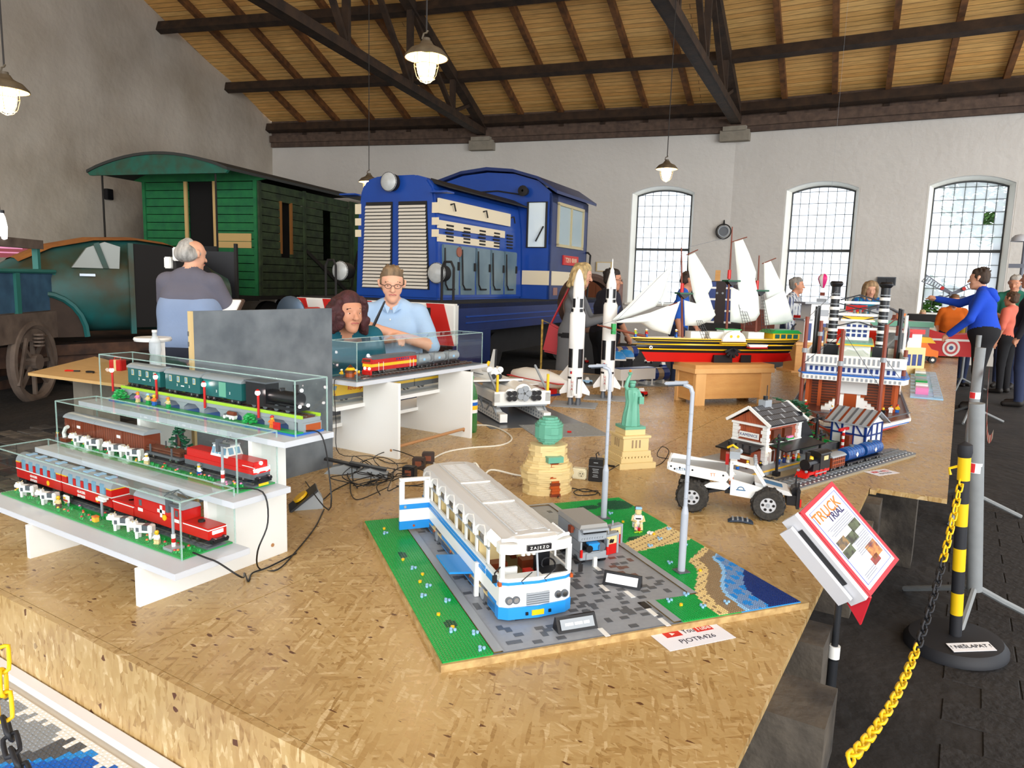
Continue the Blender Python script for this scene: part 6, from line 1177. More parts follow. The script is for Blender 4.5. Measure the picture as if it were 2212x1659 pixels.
MB().lathe([(.09,-.124),(.09,-.116),(0,-.116)],(.03,0,.185),18,'y',0,2*PI).build('paddle_box',B('white'),sh) if 0 else MB().prism([(.03+.1*math.cos(t),.17+.085*math.sin(t)) for t in [k*PI/12 for k in range(13)]],-.135,-.11,'xz').build('paddle_box',B('white'),sh)
for x in(.0,.06): MB().cyl((x,-.135,.21),(x,-.137,.21),.012,n=10).build('paddle_box_boss',yel,sh)
MB().box(-.08,.14,-.14,-.1,.152,.16).build('paddle_guard',yel,sh); 
for k in range(6): a=-PI*.1-k*PI*.16; MB().beam((.03,-.12,.11),(.03+.07*math.cos(a),-.12,.11+.07*math.sin(a)),.012,.02).build('paddle_blade',blk,sh)
for k in range(2): MB().box(-.3+k*.16,-.18+k*.16,-.05,.05,.19,.24).build('deck_house',B('white'),sh)
MB().box(-.02,.12,-.06,.06,.19,.255).build('deck_house',B('white'),sh); MB().box(-.03,.13,-.065,.065,.255,.262).build('deck_house_roof',B('green'),sh); MB().box(.2,.34,-.05,.05,.19,.24).build('deck_house',B('white'),sh)
MB().box(stern-.28,stern-.04,-.09,.09,.185,.235).build('stern_gallery',yel,sh); MB().prism([(stern-.3,.235),(stern-.02,.235),(stern-.06,.262),(stern-.26,.262)],-.095,.095,'xz').build('stern_roof',B('green'),sh)
for k in range(4): MB().box(stern-.262+k*.055,stern-.222+k*.055,-.0925,-.089,.195,.228).build('gallery_window',B('teal'),sh)
MB().tube([(stern-.06,0,.262),(stern-.02,0,.31)],.006).build('flagstaff',blk,sh)
MB().prism([(ks+.0,0),(ks+.09,.01),(ks+.06,.075),(ks-.01,.075)],-.012,.012,'xz').build('rudder',B('red'),sh)
# life boat
lb=MB(); MB().prism([(.16,.125),(.3,.125),(.32,.15),(.14,.15)],-.16,-.115,'xz').build('lifeboat',B('white'),sh,bevel=.003); MB().box(.15,.31,-.161,-.114,.12,.13).build('lifeboat_keel',B('red'),sh)
MB().cyl((kb-.02,-.1,.118),(kb-.02,-.104,.118),.014,n=12).build('porthole',B('white'),sh); MB().cyl((kb-.02,-.104,.118),(kb-.02,-.106,.118),.006,n=8).build('porthole_glass',blk,sh)
mastm=M('mast_brown',(118,58,40),.5)
bsx,bsz=sp(1290,702); MB().cyl((bow+.12,0,.195),(bsx,0,bsz),.011,.006,n=8).build('bowsprit',mastm,sh,True); MB().box((bow+bsx)/2-.02,(bow+bsx)/2+.01,-.015,.015,(.2+bsz)/2-.03,(.2+bsz)/2+.05).build('figurehead',B('green'),sh)
sail=M('sail_cloth',(232,238,234),.8,bump=(60,.1))
def mast(pb,pt,cols,redp,top):
    sx,_=sp(*pb); tx,tz=sp(*pt); MB().cyl((sx,0,.18),(tx,0,tz),.011,.005,n=8).build('mast',mastm,sh,True)
    rx,rz_=sp(*redp); MB().cyl((rx,0,rz_-.07),(rx,0,rz_),.014,n=8).build('mast_collar',B('red'),sh); px_,pz=sp(*top); MB().box(px_-.05,px_+.06,-.05,.05,pz-.012,pz).build('crow_nest',B('dgreen'),sh); MB().prism([(px_-.04,pz-.012),(px_+.05,pz-.012),(px_,pz-.05)],-.03,.03,'xz').build('nest_bracket',blk,sh)
    return sx,tx,tz
def sail_mesh(nm,outline,bulge,y=-.03,thick=.002):
    """sail from pixel outline: a bulged triangulated fan of real cloth with thickness"""
    pts=[sp(*p) for p in outline]; cx=sum(p[0] for p in pts)/len(pts); cz=sum(p[1] for p in pts)/len(pts); rings=4; vs=[]; n=len(pts)
    for r in range(rings+1):
        f=r/rings
        for x,z in pts: vs.append((cx+(x-cx)*f,y-bulge*(1-f*f),cz+(z-cz)*f))
    fs=[(r*n+k,r*n+(k+1)%n,(r+1)*n+(k+1)%n,(r+1)*n+k) for r in range(rings) for k in range(n)]
    off=len(vs); vs2=[(a,b+thick,c) for a,b,c in vs]; allf=fs+[tuple(off+i for i in f[::-1]) for f in fs]+[(rings*n+k,off+rings*n+k,off+rings*n+(k+1)%n,rings*n+(k+1)%n) for k in range(n)]
    return MB().add(vs+vs2,allf).build(nm,sail,sh,'all')
m1=mast((1474,730),(1472,535),0,(1474,612),(1476,632)); m2=mast((1570,705),(1582,490),0,(1576,583),(1579,605)); m3=mast((1632,730),(1640,552),0,(1636,606),(1640,626))
sail_mesh('upper_sail',[(1483,552),(1497,546),(1515,575),(1533,606),(1535,618),(1525,635),(1500,655),(1494,640),(1483,580)],.05); sail_mesh('lower_sail',[(1474,648),(1500,655),(1526,634),(1536,665),(1542,680),(1530,693),(1505,703),(1476,703)],.06)
sail_mesh('upper_sail',[(1582,522),(1600,516),(1615,550),(1629,588),(1628,600),(1605,620),(1590,627),(1588,590)],.05); sail_mesh('lower_sail',[(1575,620),(1592,626),(1626,600),(1634,640),(1637,678),(1628,692),(1600,698),(1573,695)],.06)
sail_mesh('upper_sail',[(1646,568),(1660,563),(1675,595),(1690,625),(1680,632),(1652,645),(1646,620)],.04); sail_mesh('lower_sail',[(1645,650),(1655,645),(1690,627),(1702,665),(1709,692),(1690,699),(1648,702)],.05)
sail_mesh('jib_sail',[(1452,572),(1448,585),(1430,640),(1415,662),(1370,680),(1326,694),(1322,690),(1350,665),(1390,625)],.03,-.01); sail_mesh('fore_sail',[(1465,650),(1455,680),(1443,722),(1405,712),(1380,697),(1330,697),(1326,694),(1400,675)],.04,-.035); sail_mesh('stay_sail',[(1450,612),(1440,640),(1432,663),(1425,640),(1438,618)],.01,0.01)
for a,b in (((1480,551),(1500,540)),((1578,523),(1605,513)),((1643,570),(1667,558)),((1432,664),(1456,653))):
    p,q=sp(*a),sp(*b); MB().tube([(p[0],-.02,p[1]),(q[0],-.06,q[1])],.004).build('yard',mastm,sh)
def rig(pts,r=.0016): MB().tube([(sp(*p)[0],-.04,sp(*p)[1]) for p in pts],r,4).build('rigging',B('dgrey'),sh)
rig([(1472,545),(1325,695)]); rig([(1560,515),(1480,535)]); rig([(1290,702),(1330,690),(1395,680)]); rig([(1350,727),(1300,705)])
for base,top in (((1485,640),(1515,735)),((1583,610),(1600,700)),((1640,630),(1640,715))):
    for k in range(4): a=sp(base[0]+k*1.5,base[1]); b=sp(top[0]-10+k*6,top[1]); MB().tube([(a[0],-.02,a[1]),(b[0],-.105,b[1])],.0018,4).build('shroud',blk,sh)
    for q in range(12): t=(q+1)/13; a=sp(base[0],base[1]); b=sp(top[0]-10,top[1]); c=sp(base[0]+4.5,base[1]); d=sp(top[0]+8,top[1]); MB().tube([(a[0]+(b[0]-a[0])*t,-.02-.085*t,a[1]+(b[1]-a[1])*t),(c[0]+(d[0]-c[0])*t,-.02-.085*t,c[1]+(d[1]-c[1])*t)],.0016,4).build('ratline',blk,sh)
for i,(px,c) in enumerate(((1396,'red'),(1372,'lime'),(1460,'navy'))): minifig(SP+Vector((math.cos(AS)*sp(px,725)[0],math.sin(AS)*sp(px,725)[0],.19)),AS,('sailor figure in red on the ship foredeck','figure in lime by the bowsprit of the ship','sailor figure in dark blue below the foremast')[i],c,'blue','white',s=1.6)
# ---- paddle steamer
RP=ang2(6); st=thing('paddle_steamer','large white brick paddle steamer with two black funnels and brown masts','model ship',(-.66,6.05,ZP),RP); w=B('white'); bl=B('blue'); rbw=B('rbrown')
def dk(nm,z0,z1,hw,y0,y1,nose,mat,narrow=.5): MB().prism([(-hw*narrow,y0),(hw*narrow,y0),(hw,y0+nose),(hw,y1),(-hw,y1),(-hw,y0+nose)],z0,z1,'xy').build(nm,mat,st)
MB().prism([(-.2,-1.02),(.2,-1.02),(.2,1.1),(-.2,1.1)],0,.03,'xy').build('stand',w,st)
dk('hull_bottom',.03,.065,.3,-1.28,1.15,.5,B('red'),.3); dk('hull_band',.065,.075,.345,-1.34,1.18,.5,w,.32); dk('hull_blue',.075,.086,.355,-1.36,1.19,.5,bl,.34); dk('hull_top',.086,.105,.365,-1.38,1.2,.52,w,.35); dk('main_deck',.104,.108,.355,-1.35,1.15,.5,B('brown'),.34)
for s in(-1,1):
    for k in range(18): MB().box(s*.35-.003,s*.35+.003,-.78+k*.08,-.774+k*.08,.105,.14).build('deck_stanchion',B('dgrey'),st)
    MB().box(s*.35-.003,s*.35+.003,-.78,.8,.138,.143).build('deck_rail',B('dgrey'),st)
for k in range(9): MB().box(-.13+k*.032,-.127+k*.032,-1.365,-1.36,.105,.14).build('deck_stanchion',B('dgrey'),st)
for s in(-1,1): MB().beam((s*.13,-1.36,.14),(s*.355,-.86,.14),.006,.006).build('deck_rail',B('dgrey'),st)
MB().beam((-.13,-1.362,.14),(.13,-1.362,.14),.006,.006).build('deck_rail',B('dgrey'),st)
MB().box(-.28,.28,-.62,1.0,.108,.3).build('lower_cabin',B('dorange'),st); 
for x in(-.28,-.2,.19,.27): MB().box(x-.006,x+.016,-.7,-.68,.108,.3).build('porch_post',B('dorange'),st)
for k in range(9): 
    for s in(-1,1): MB().box(s*.17-.08,s*.17+.08,-.625,-.62,.115+k*.019,.128+k*.019).build('wall_plank',B('brown'),st)
MB().box(-.08,.1,-.63,-.62,.2,.29).build('cabin_front',w,st)
for s in(-1,1):
    for k in range(6): MB().box(s*.05+s*k*.022-.011,s*.05+s*k*.022+.011,-.86+k*.0,-.8,.108,.22-k*.018).build('stair_step',w,st)
MB().box(-.22,.22,-1.0,-.98,.108,.112).build('gangway',B('dgrey'),st)
dk('second_deck',.3,.335,.34,-.78,1.12,.1,w,.9); dk('second_deck_edge',.335,.345,.345,-.785,1.12,.1,bl,.9)
for k in range(22): MB().box(-.31+k*.028,-.297+k*.028,-.783,-.776,.306,.325).build('deck_port',B('lgrey'),st)
MB().box(-.29,.29,-.7,1.0,.345,.395).build('second_cabin',w,st)
for k in range(16): MB().box(-.27+k*.034,-.252+k*.034,-.703,-.699,.355,.385).build('cabin_window',B('navy'),st)
dk('third_deck',.395,.402,.32,-.74,1.0,.06,B('lgrey'),.9)
for a,b in (((-.31,-.74),(.31,-.74)),((.31,-.74),(.31,.9)),((-.31,-.74),(-.31,.9))): MB().beam((a[0],a[1],.435),(b[0],b[1],.435),.012,.07).build('bulwark',w,st)
for k in range(20): MB().box(-.29+k*.029,-.277+k*.029,-.749,-.744,.415,.455).build('bulwark_slot',B('lgrey'),st)
MB().box(-.14,.14,-.6,.5,.402,.42).build('hurricane_deck',B('green'),st); MB().box(-.1,.1,-.42,.3,.42,.52).build('upper_cabin',w,st); MB().box(-.12,.12,-.45,.32,.52,.53).build('upper_roof',yel,st); MB().box(-.11,.11,-.43,.3,.53,.54).build('upper_roof_green',B('sgreen'),st)
MB().box(-.085,.085,-.12,.08,.54,.68).build('wheelhouse',w,st); 
for r_ in range(3):
    for k in range(4): MB().box(-.07+k*.038,-.046+k*.038,-.124,-.119,.565+r_*.034,.588+r_*.034).build('wheelhouse_window',B('navy'),st)
MB().box(-.115,.115,-.15,.11,.68,.695).build('wheelhouse_roof',w,st); MB().box(-.105,.105,-.14,.1,.695,.715).build('roof_band',yel,st)
for k in range(5): MB().box(-.09+k*.04,-.07+k*.04,-.13,-.11,.715,.73).build('roof_finial',lg,st)
for x in(-.03,.01,.05): MB().cyl((x,.0,.715),(x,.0,.77),.01).build('roof_pipe',lg,st)
MB().tube([(-.09,-.5,.47),(-.05,-.5,.5),(0,-.5,.49),(.05,-.5,.5),(.09,-.5,.47)],.01,6).build('white_garland',w,st)
for s in(-1,1):
    x=s*.165; MB().box(x-.05,x+.05,-.2,-.08,.402,.5).build('funnel_base',blk,st); MB().cyl((x,-.14,.45),(x,-.14,.95),.032,n=14).build('funnel',blk,st,True)
    for z in(.52,.6,.68,.76,.84): MB().cyl((x,-.14,z),(x,-.14,z+.022),.036,n=14).build('funnel_band',w,st,True)
    for k in range(6): MB().cyl((x,-.14,.5+k*.075),(x,-.14,.506+k*.075),.038,n=10).build('funnel_ring',lg,st)
    MB().lathe([(.032,.93),(.045,.945),(.046,.96),(.036,.972)],(x,-.14,0),14).build('funnel_crown',blk,st,True)
    for dx in(-.08,.03): MB().cyl((x+s*.12+dx*0,.1+dx*3,.4),(x+s*.12,.1+dx*3,.78),.012,n=8).build('steam_pipe',blk,st)
for z in(.62,.72,.81): MB().box(-.14,.14,-.15,-.13,z,z+.018).build('cross_bar',w,st)
MB().beam((-.13,-.14,.835),(0,-.14,.875),.012,.01).beam((.13,-.14,.835),(0,-.14,.875),.012,.01).build('bridge_truss',blk,st)
for x in(-.08,-.04,0,.04,.08): MB().beam((x,-.14,.828),(x,-.14,.87-abs(x)*.3),.006,.006).build('truss_post',blk,st)
for z0,z1 in((.64,.72),(.72,.64),(.74,.81),(.81,.74)): MB().beam((-.14,-.14,z0),(.14,-.14,z1),.008,.008).build('cross_brace',blk,st)
for i,(x,y,z0,z1) in enumerate(((-.31,-.74,.108,.72),(-.07,-1.17,.108,.66),(.17,-1.0,.108,.7),(-.24,-.3,.402,.68),(.27,-.1,.402,.66),(.3,.4,.402,.66),(.31,-.6,.33,.52))): MB().cyl((x,y,z0),(x,y,z1),.013,n=8).build('mast',M('steamer_mast',(128,58,38),.45),st,True); MB().cyl((x,y,z0+(z1-z0)*.6),(x,y,z0+(z1-z0)*.6+.03),.018,n=8).build('mast_clamp',lg,st)
for a,b in (((-.07,-1.17,.65),(-.31,-.74,.4)),((-.07,-1.17,.65),(.17,-1.0,.3)),((.17,-1.0,.69),(.1,-.2,.7)),((-.31,-.74,.71),(-.16,-.2,.9)),((-.07,-1.17,.5),(-.1,-.76,.35)),((.17,-1.0,.5),(.28,-.76,.35))): MB().tube([a,b],.002,4).build('guy_rope',B('dgrey'),st)
MB().box(.19,.33,.5,1.1,.402,.6).build('stern_house',w,st); MB().box(.18,.34,.5,.52,.45,.58).build('stern_panel',B('dgrey'),st); MB().cyl((.35,.55,.2),(.35,.55,.72),.014).build('white_pole',w,st)
MB().box(.335,.345,.2,.9,.12,.3).build('side_panel',w,st); MB().box(.345,.348,.3,.4,.2,.26).box(.345,.348,.55,.65,.2,.26).build('side_window',B('navy'),st)
MB().lathe([(.26,-.25),(.26,.25)],(0,1.3,.3),16,'x').build('paddle_wheel',B('red'),st)
for k,(x,y,to,lab) in enumerate(((-.05,-1.05,'blue','passenger figures in blue at the steamer bow'),(-.02,-1.08,'azure','second passenger in blue at the steamer bow'),(-.27,-.85,'red','passenger in red at the left steamer rail'),(.29,-.7,'yellow','tall passenger in yellow at the right steamer rail'),(.25,-.74,'white','passenger in a white dress at the right steamer rail'),(.2,-.9,'black','passenger in black at the steamer bow'),(-.1,-.95,'white','passenger in white on the bow steps'),(.1,-.85,'tan','passenger in tan near the bow stairs'))):
    p=Vector((-.66,6.05,ZP+.11))+Matrix.Rotation(RP,3,'Z')@Vector((x,y,0)); minifig(p,-1.6,lab,to,('blue','white','black')[k%3],('black','yellow','white','red')[k%4],s=1.35)
# ================================================================ FAR CLUTTER
def tower(loc,rz,label,parts):
    o=thing('brick_building',label,'model building',loc,rz)
    for nm,(x0,x1,y0,y1,z0,z1),c in parts: MB().box(x0,x1,y0,y1,z0,z1).build(nm,B(c),o)
    return o
p=at(1765,800,ZP); o=thing('wooden_plinth','tall pine box plinth behind the paddle steamer','plinth',(-1.5,8.35,ZP),ang2(40)); MB().box(0,.34,0,.25,0,.3).build('box',pine,o,bevel=.003); MB().box(-.01,.35,-.01,.26,.3,.33).build('top_board',pine2,o); MB().box(-.05,.4,-.03,.3,0,.02).build('foot',pine2,o)
o=tower((-1.45,8.45,ZP+.33),ang2(35),'white brick building with dark windows on the tall plinth',[('wall',(0,.3,0,.24,0,.24),'white'),('upper_wall',(.06,.3,0,.24,.24,.42),'white'),('roof',(-.02,.32,-.02,.26,.42,.44),'lgrey'),('lower_roof',(-.02,.08,-.02,.26,.24,.255),'lgrey')])
for k in range(3): MB().box(.03+k*.09,.08+k*.09,-.004,.0,.02,.21).build('window',B('navy'),o)
MB().box(.1,.26,-.004,0,.29,.36).build('window',lg,o)
o=tower((-1.15,7.9,ZP),.3,'tan tower with grey top behind the paddle steamer',[('shaft',(0,.08,0,.08,0,.5),'tan'),('battlement',(-.015,.095,-.015,.095,.5,.53),'dtan'),('roof',(.01,.07,.01,.07,.53,.57),'dgrey')]); MB().box(-.1,.2,-.02,.3,0,.1).build('base',B('blue'),o)
for k,(x,y,c,h,lab) in enumerate(((-1.0,8.95,'yellow',.75,'yellow fairground tower behind the left funnel'),(-1.25,9.5,'red',.62,'red fairground stand behind the left funnel'),(-.45,9.25,'tan',.5,'cream brick building behind the steamer wheelhouse'),(-.7,9.55,'green',.4,'green brick stall behind the right funnel'),(-1.58,9.2,'white',.6,'white fairground frame behind the left funnel'),(-.85,8.6,'brown',.42,'brown brick hall behind the steamer'))):
    o=tower((x,y,ZP),.3*k,lab,[('wall',(-.12,.12,-.1,.1,0,h*.6),c),('storey',(-.08,.08,-.07,.07,h*.6,h*.9),'white' if c!='white' else 'red'),('roof',(-.1,.1,-.09,.09,h*.9,h),'red' if c!='red' else 'dgrey')])
    for q in range(3): MB().box(-.09+q*.065,-.045+q*.065,-.104,-.1,h*.2,h*.45).build('window',B('navy'),o)
o=thing('ferris_wheel','grey and red brick fairground wheel behind the steamer funnels','fairground wheel',(-.75,8.9,ZP),.2); R_=.28
for yy in(-.08,.08): MB().tube([(R_*math.cos(t),yy,.46+R_*math.sin(t)) for t in [k*PI/16 for k in range(32)]],.012,5,True).build('rim',B('dgrey'),o)
for k in range(8): a=k*PI/4; MB().beam((0,0,.46),(R_*math.cos(a),0,.46+R_*math.sin(a)),.012,.012).build('spoke',B('rbrown'),o); MB().box(R_*math.cos(a)-.04,R_*math.cos(a)+.04,-.06,.06,.42+R_*math.sin(a),.48+R_*math.sin(a)).build('gondola',B(('red','orange','navy','yellow')[k%4]),o)
for s in(-1,1): MB().beam((-.25,s*.11,0),(0,s*.11,.46),.02,.02).beam((.25,s*.11,0),(0,s*.11,.46),.02,.02).build('leg',lg,o)
# hot air balloon hanging
p=atd(1779,609,10.5); o=thing('toy_balloon','pink and white striped toy hot air balloon hanging before the window','toy balloon',p); prof=[(.0,.12),(.04,.11),(.075,.075),(.08,.04),(.06,-.02),(.025,-.08),(.018,-.09)]
for k in range(8): MB().lathe(prof,(0,0,0),3,'z',k*PI/4,(k+1)*PI/4).build('gore',B('white') if k%2 else M('balloon_pink',(214,40,120),.5),o,True)
MB().box(-.03,.03,-.03,.03,-.2,-.15).build('basket',B('rbrown'),o); MB().tube([(-.015,0,-.09),(-.025,0,-.15)],.002).tube([(.015,0,-.09),(.025,0,-.15)],.002).build('basket_rope',B('dgrey'),o); MB().cyl((0,0,.12),(0,0,4.2),.0012,n=4).build('hanging_thread',B('lgrey'),o)
MB().box(-.07,.06,-.03,.03,-.29,-.24).build('card',B('lgrey'),o)
# red coaster, orange truck
p=at(1925,775,ZP); o=thing('toy_racer','large red cardboard racing car with white target mark','toy car',at(1985,772,ZP)+Vector((0,.3,0)),ang2(20)); o.scale=(1.15,1.15,1.2); rdm=M('card_red',(206,30,30),.5)
MB().prism([(-.55,.02),(.6,.02),(.62,.3),(.3,.27),(.15,.3),(.0,.34),(-.1,.3),(-.12,.42),(-.45,.42),(-.5,.3),(-.6,.26)],-.12,.12,'xz').build('body',rdm,o); MB().box(-.05,.5,-.123,-.12,.2,.225).build('white_stripe',w,o); MB().box(-.4,-.28,-.123,-.12,.2,.3).build('cockpit_opening',blk,o)
for r_,m_ in ((.1,w),(.075,B('red')),(.05,w),(.025,B('navy'))): MB().cyl((.3,-.12,.12),(.3,-.128+r_*.03-.003,.12),r_,n=20).build('target_ring',m_,o)
MB().sph((.02,0,.3),.14,14,(1,.8,.8)).build('canopy',M('canopy_glass',(190,200,190),.1,alpha=.6),o,True)
o=thing('toy_truck','orange brick truck with yellow roof on the far platform edge','toy truck',at(1985,782,ZP),ang2(10)); MB().box(-.25,.1,-.06,.06,.04,.1).build('chassis',blk,o); MB().prism([(-.1,.1),(.2,.08),(.2,.16),(.12,.18),(.06,.26),(-.15,.26)],-.08,.08,'xz').build('cab',B('orange'),o); MB().prism([(-.25,.26),(.16,.26),(.1,.33),(-.2,.34)],-.08,.08,'xz').build('yellow_roof',yel,o)
for x in(-.12,.14):
    for s in(-1,1): MB().cyl((x,s*.07,.045),(x,s*.1,.045),.045,n=14).build('wheel',blk,o,True); MB().cyl((x,s*.1,.045),(x,s*.103,.045),.02,n=10).build('hub',w,o)
o=thing('river_scene','light blue and grey brick waterside strip beside the steamer stern','diorama',(-.25,8.3,ZP),ang2(3)); MB().box(-.12,.13,-1.2,1.2,0,.012).build('baseplate',B('lblue'),o)
for k in range(14): MB().box(.06,.12,-1.1+k*.16,-1.04+k*.16,.012,.03).build('quay_block',lg,o)
for k in range(7): MB().box(-.08,.02,-1.0+k*.3,-.85+k*.3,.012,.07).build('stall',B(('pink','white','green','lgrey','sgreen','white','tan')[k]),o)
o=thing('green_stall','green and grey brick market stall behind the red racing car','model building',(-.75,11.2,ZP),.2); MB().box(-.3,.4,-.1,.1,0,.45).build('wall',B('lgrey'),o); MB().box(-.34,.44,-.14,.14,.45,.52).build('roof',B('sgreen'),o); MB().cyl((-.2,-.11,.6),(-.2,.11,.6),.14,n=18).build('wheel',lg,o)
# ================================================================ RAILWAY VEHICLES
def veh(name,label,cat,px,py,dep,head):
    p=atd(px,py,dep); return thing(name,label,cat,(p.x,p.y,0),math.radians(head)-PI/2)   # local +y = heading, +x = right
blu=M('loco_blue',(26,72,160),.28,noise=(3,.5),c2=(18,50,120)); blud=M('loco_navy',(26,48,104),.32,noise=(4,.6),c2=(18,34,78)); crm=M('loco_cream',(228,214,184),.4); lred=M('loco_red',(196,36,30),.45); ldark=M('loco_dark',(34,32,32),.7,noise=(5,.7)); lgr=M('loco_door_grey',(112,134,142),.3,noise=(2,.7),c2=(58,86,104)); slat=M('louvre_slat',(214,208,196),.5); gls=M('cab_glass',(205,225,232),.05,alpha=.55)
lc=veh('diesel_locomotive','blue diesel locomotive with cream stripes and louvred front','locomotive',800,689,9.75,97)
# frame, running plate, buffer beam
MB().box(-1.3,1.3,.1,6.6,1.1,1.18).build('running_plate',ldark,lc); 
for s in(-1,1):
    MB().box(s*1.3-.06*(s>0),s*1.3+.06*(s<0),.1,6.6,.78,1.16).build('side_frame',blud,lc); MB().box(s*1.31-.01,s*1.31+.01,.3,6.3,.98,1.0).build('frame_rib',blu,lc); MB().box(s*1.31-.01,s*1.31+.01,.3,6.3,.9,.915).build('frame_rib',blu,lc)
    MB().box(s*1.3-.08,s*1.3+.02,.1,1.0,.35,.8).build('step_box',blud,lc)
MB().box(-.9,.9,.3,6.4,.35,1.1).build('underframe',ldark,lc)
for s in(-1,1):
    for y in(1.9,4.9): 
        wl_=MB().cyl((s*.72,y,.48),(s*.86,y,.48),.48,n=28).build('wheel',ldark,lc,True); MB().cyl((s*.86,y,.48),(s*.95,y,.48),.2,n=16).build('axle_box',ldark,wl_)
stp=MB()
MB().box(-1.3,1.3,0,.12,.62,1.16).build('buffer_beam',B('white'),lc,bevel=.02)
for k in range(5): x=-1.2+k*.56; MB().prism([(x,.625),(x+.26,.625),(x+.1,1.155),(x-.16,1.155)],-.012,.0,'xz').build('red_stripe',lred,lc)
MB().box(-.28,.28,-.02,0,.72,1.02).build('coupling_plate',ldark,lc); MB().box(.45,.95,-.02,0,.78,1.1).build('dark_plate',ldark,lc)
bufm=M('buffer_steel',(104,122,142),.35,.7)
for s in(-1,1): b_=MB().cyl((s*.875,-.55,.95),(s*.875,-.02,.95),.09,n=16).build('buffer_shaft',lred,lc,True); MB().lathe([(0,-.6),(.2,-.59),(.245,-.57),(.245,-.55),(.09,-.54)],(s*.875,0,.95),28,'y').build('buffer_disc',bufm,b_,True)
MB().tube([(-.55,-.02,1.0),(-.55,-.14,.85),(-.5,-.1,.6)],.035,8).cyl((-.55,-.2,.98),(-.55,-.02,.98),.05).build('brake_hose',lred,lc,True)
# hood
hx,hy0,hy1,hz0,hz1=.7,.6,3.42,1.18,2.86
sec=[(-.7,1.18),(-.66,2.3),(-.6,2.7),(-.5,2.83),(-.3,2.88),(.3,2.88),(.5,2.83),(.6,2.7),(.66,2.3),(.7,1.18)]
MB().prism(sec,hy0,hy1,'xz').build('hood',blu,lc,bevel=.03)
for s in(-1,1):
    def slp(z): return .655+(2.5-z)*.03 if z<2.5 else .62
    x0,x1=(-.56,-.06) if s<0 else (.06,.56)
    MB().prism([(x0*1.0,1.32),(x1,1.32),(x1*.9+x0*.0,2.52),(x0*.88,2.52)],hy0-.02,hy0+.02,'xz').build('louvre_recess',ldark,lc)
    for k in range(24):
        z=1.345+k*.048; f=1-.1*(k/24); MB().cb(((x0*f*1.0+x1*f)/2,hy0-.035,z),(.47*f,.012,.036),0,-.5).build('louvre_slat',slat,lc)
    for k in range(3): MB().box(s*.64-.055,s*.64+.05,hy0-.006,hy0+.01,2.36-k*.16,2.46-k*.16+(.04 if k==0 else 0)).build('front_stripe',crm,lc)
    MB().box(s*.75-.15,s*.75+.12,hy0-.1,hy0+.1,2.62,2.64).build('hood_lip',blu,lc)
def lampd(x,y,z,r,nm): h=MB().cyl((x,y,z),(x,y+.22,z),r,r*.8,n=22).build(nm,ldark,lc,True); MB().lathe([(0,-.03),(r*.6,-.02),(r*.95,0),(r*1.02,.01)],(x,y,z),22,'y').build('lens',M('lamp_lens',(196,200,200),.12,noise=(20,.4)),h,True)
lampd(-.05,hy0-.12,2.78,.13,'headlight'); lampd(-.9,hy0-.1,1.55,.14,'headlight'); lampd(.72,hy0-.1,1.55,.14,'headlight')
# hood side doors, stripes, vents
for k,(z0,z1) in enumerate(((2.36,2.56),(2.16,2.27),(1.98,2.08))): MB().box(.655,.685,hy0+.02,hy1-.5-.2*k,z0,z1).build('side_stripe',crm,lc)
for k in range(5):
    y=hy0+.12+k*.5; d_=MB().box(.66,.705,y,y+.46,1.24,1.95).build('side_door',lgr,lc,bevel=.012)
    MB().box(.7,.72,y+.4,y+.45,1.6,1.72).build('door_latch',ldark,d_); MB().tube([(.71,y+.03,1.9),(.73,y+.03,1.4),(.73,y+.1,1.33),(.72,y+.3,1.33)],.012,6).build('door_handle',ldark,d_)
    for q in range(5): MB().box(.665,.692,y+.1,y+.3,2.0+q*.05,2.025+q*.05).build('vent_slot',ldark,lc)
    if k%2==0: MB().tube([(.69,y+.2,2.5),(.72,y+.25,2.52),(.72,y+.3,2.42)],.012,6).build('lifting_hook',ldark,lc)
MB().prism([(.5,2.84),(.78,2.72),(.78,2.7),(.5,2.78)],hy0+.1,hy1,'xz').build('rain_gutter',ldark,lc); MB().cyl((.705,hy0+.55,1.86),(.72,hy0+.55,1.86),.07,n=16).build('maker_plate',M('plate_rust',(150,90,70),.5),lc)
# cab
cy0,cy1=3.42,5.3; cw=1.2
csec=[(-cw,1.18),(-cw,2.95),(-.95,3.15),(-.5,3.28),(0,3.32),(.5,3.28),(.95,3.15),(cw,2.95),(cw,1.18)]
MB().prism([(x,z) for x,z in csec],cy0,cy0+.05,'xz').build('cab_front',blu,lc); MB().prism(csec,cy1-.05,cy1,'xz').build('cab_rear',blud,lc)
for s in(-1,1): 
    for a,b,c,d in ((cy0,cy1,1.18,2.1),(cy0,cy0+.3,2.1,2.95),(cy1-.3,cy1,2.1,2.95),(cy0,cy1,2.8,2.95)): MB().box(s*cw-.04*(s>0),s*cw+.04*(s<0),a,b,c,d).build('cab_side',blud,lc)
    fr=MB().box(s*cw-.02,s*cw+.03,cy0+.28,cy1-.28,2.08,2.13).box(s*cw-.02,s*cw+.03,cy0+.28,cy1-.28,2.78,2.83).box(s*cw-.02,s*cw+.03,cy0+.28,cy0+.33,2.1,2.8).box(s*cw-.02,s*cw+.03,cy1-.33,cy1-.28,2.1,2.8).box(s*cw-.02,s*cw+.03,(cy0+cy1)/2-.02,(cy0+cy1)/2+.02,2.1,2.8).build('side_window_frame',M('frame_cream',(190,178,140),.5),lc)
    MB().box(s*cw-.005,s*cw+.005,cy0+.3,cy1-.3,2.1,2.8).build('side_window',gls,lc)
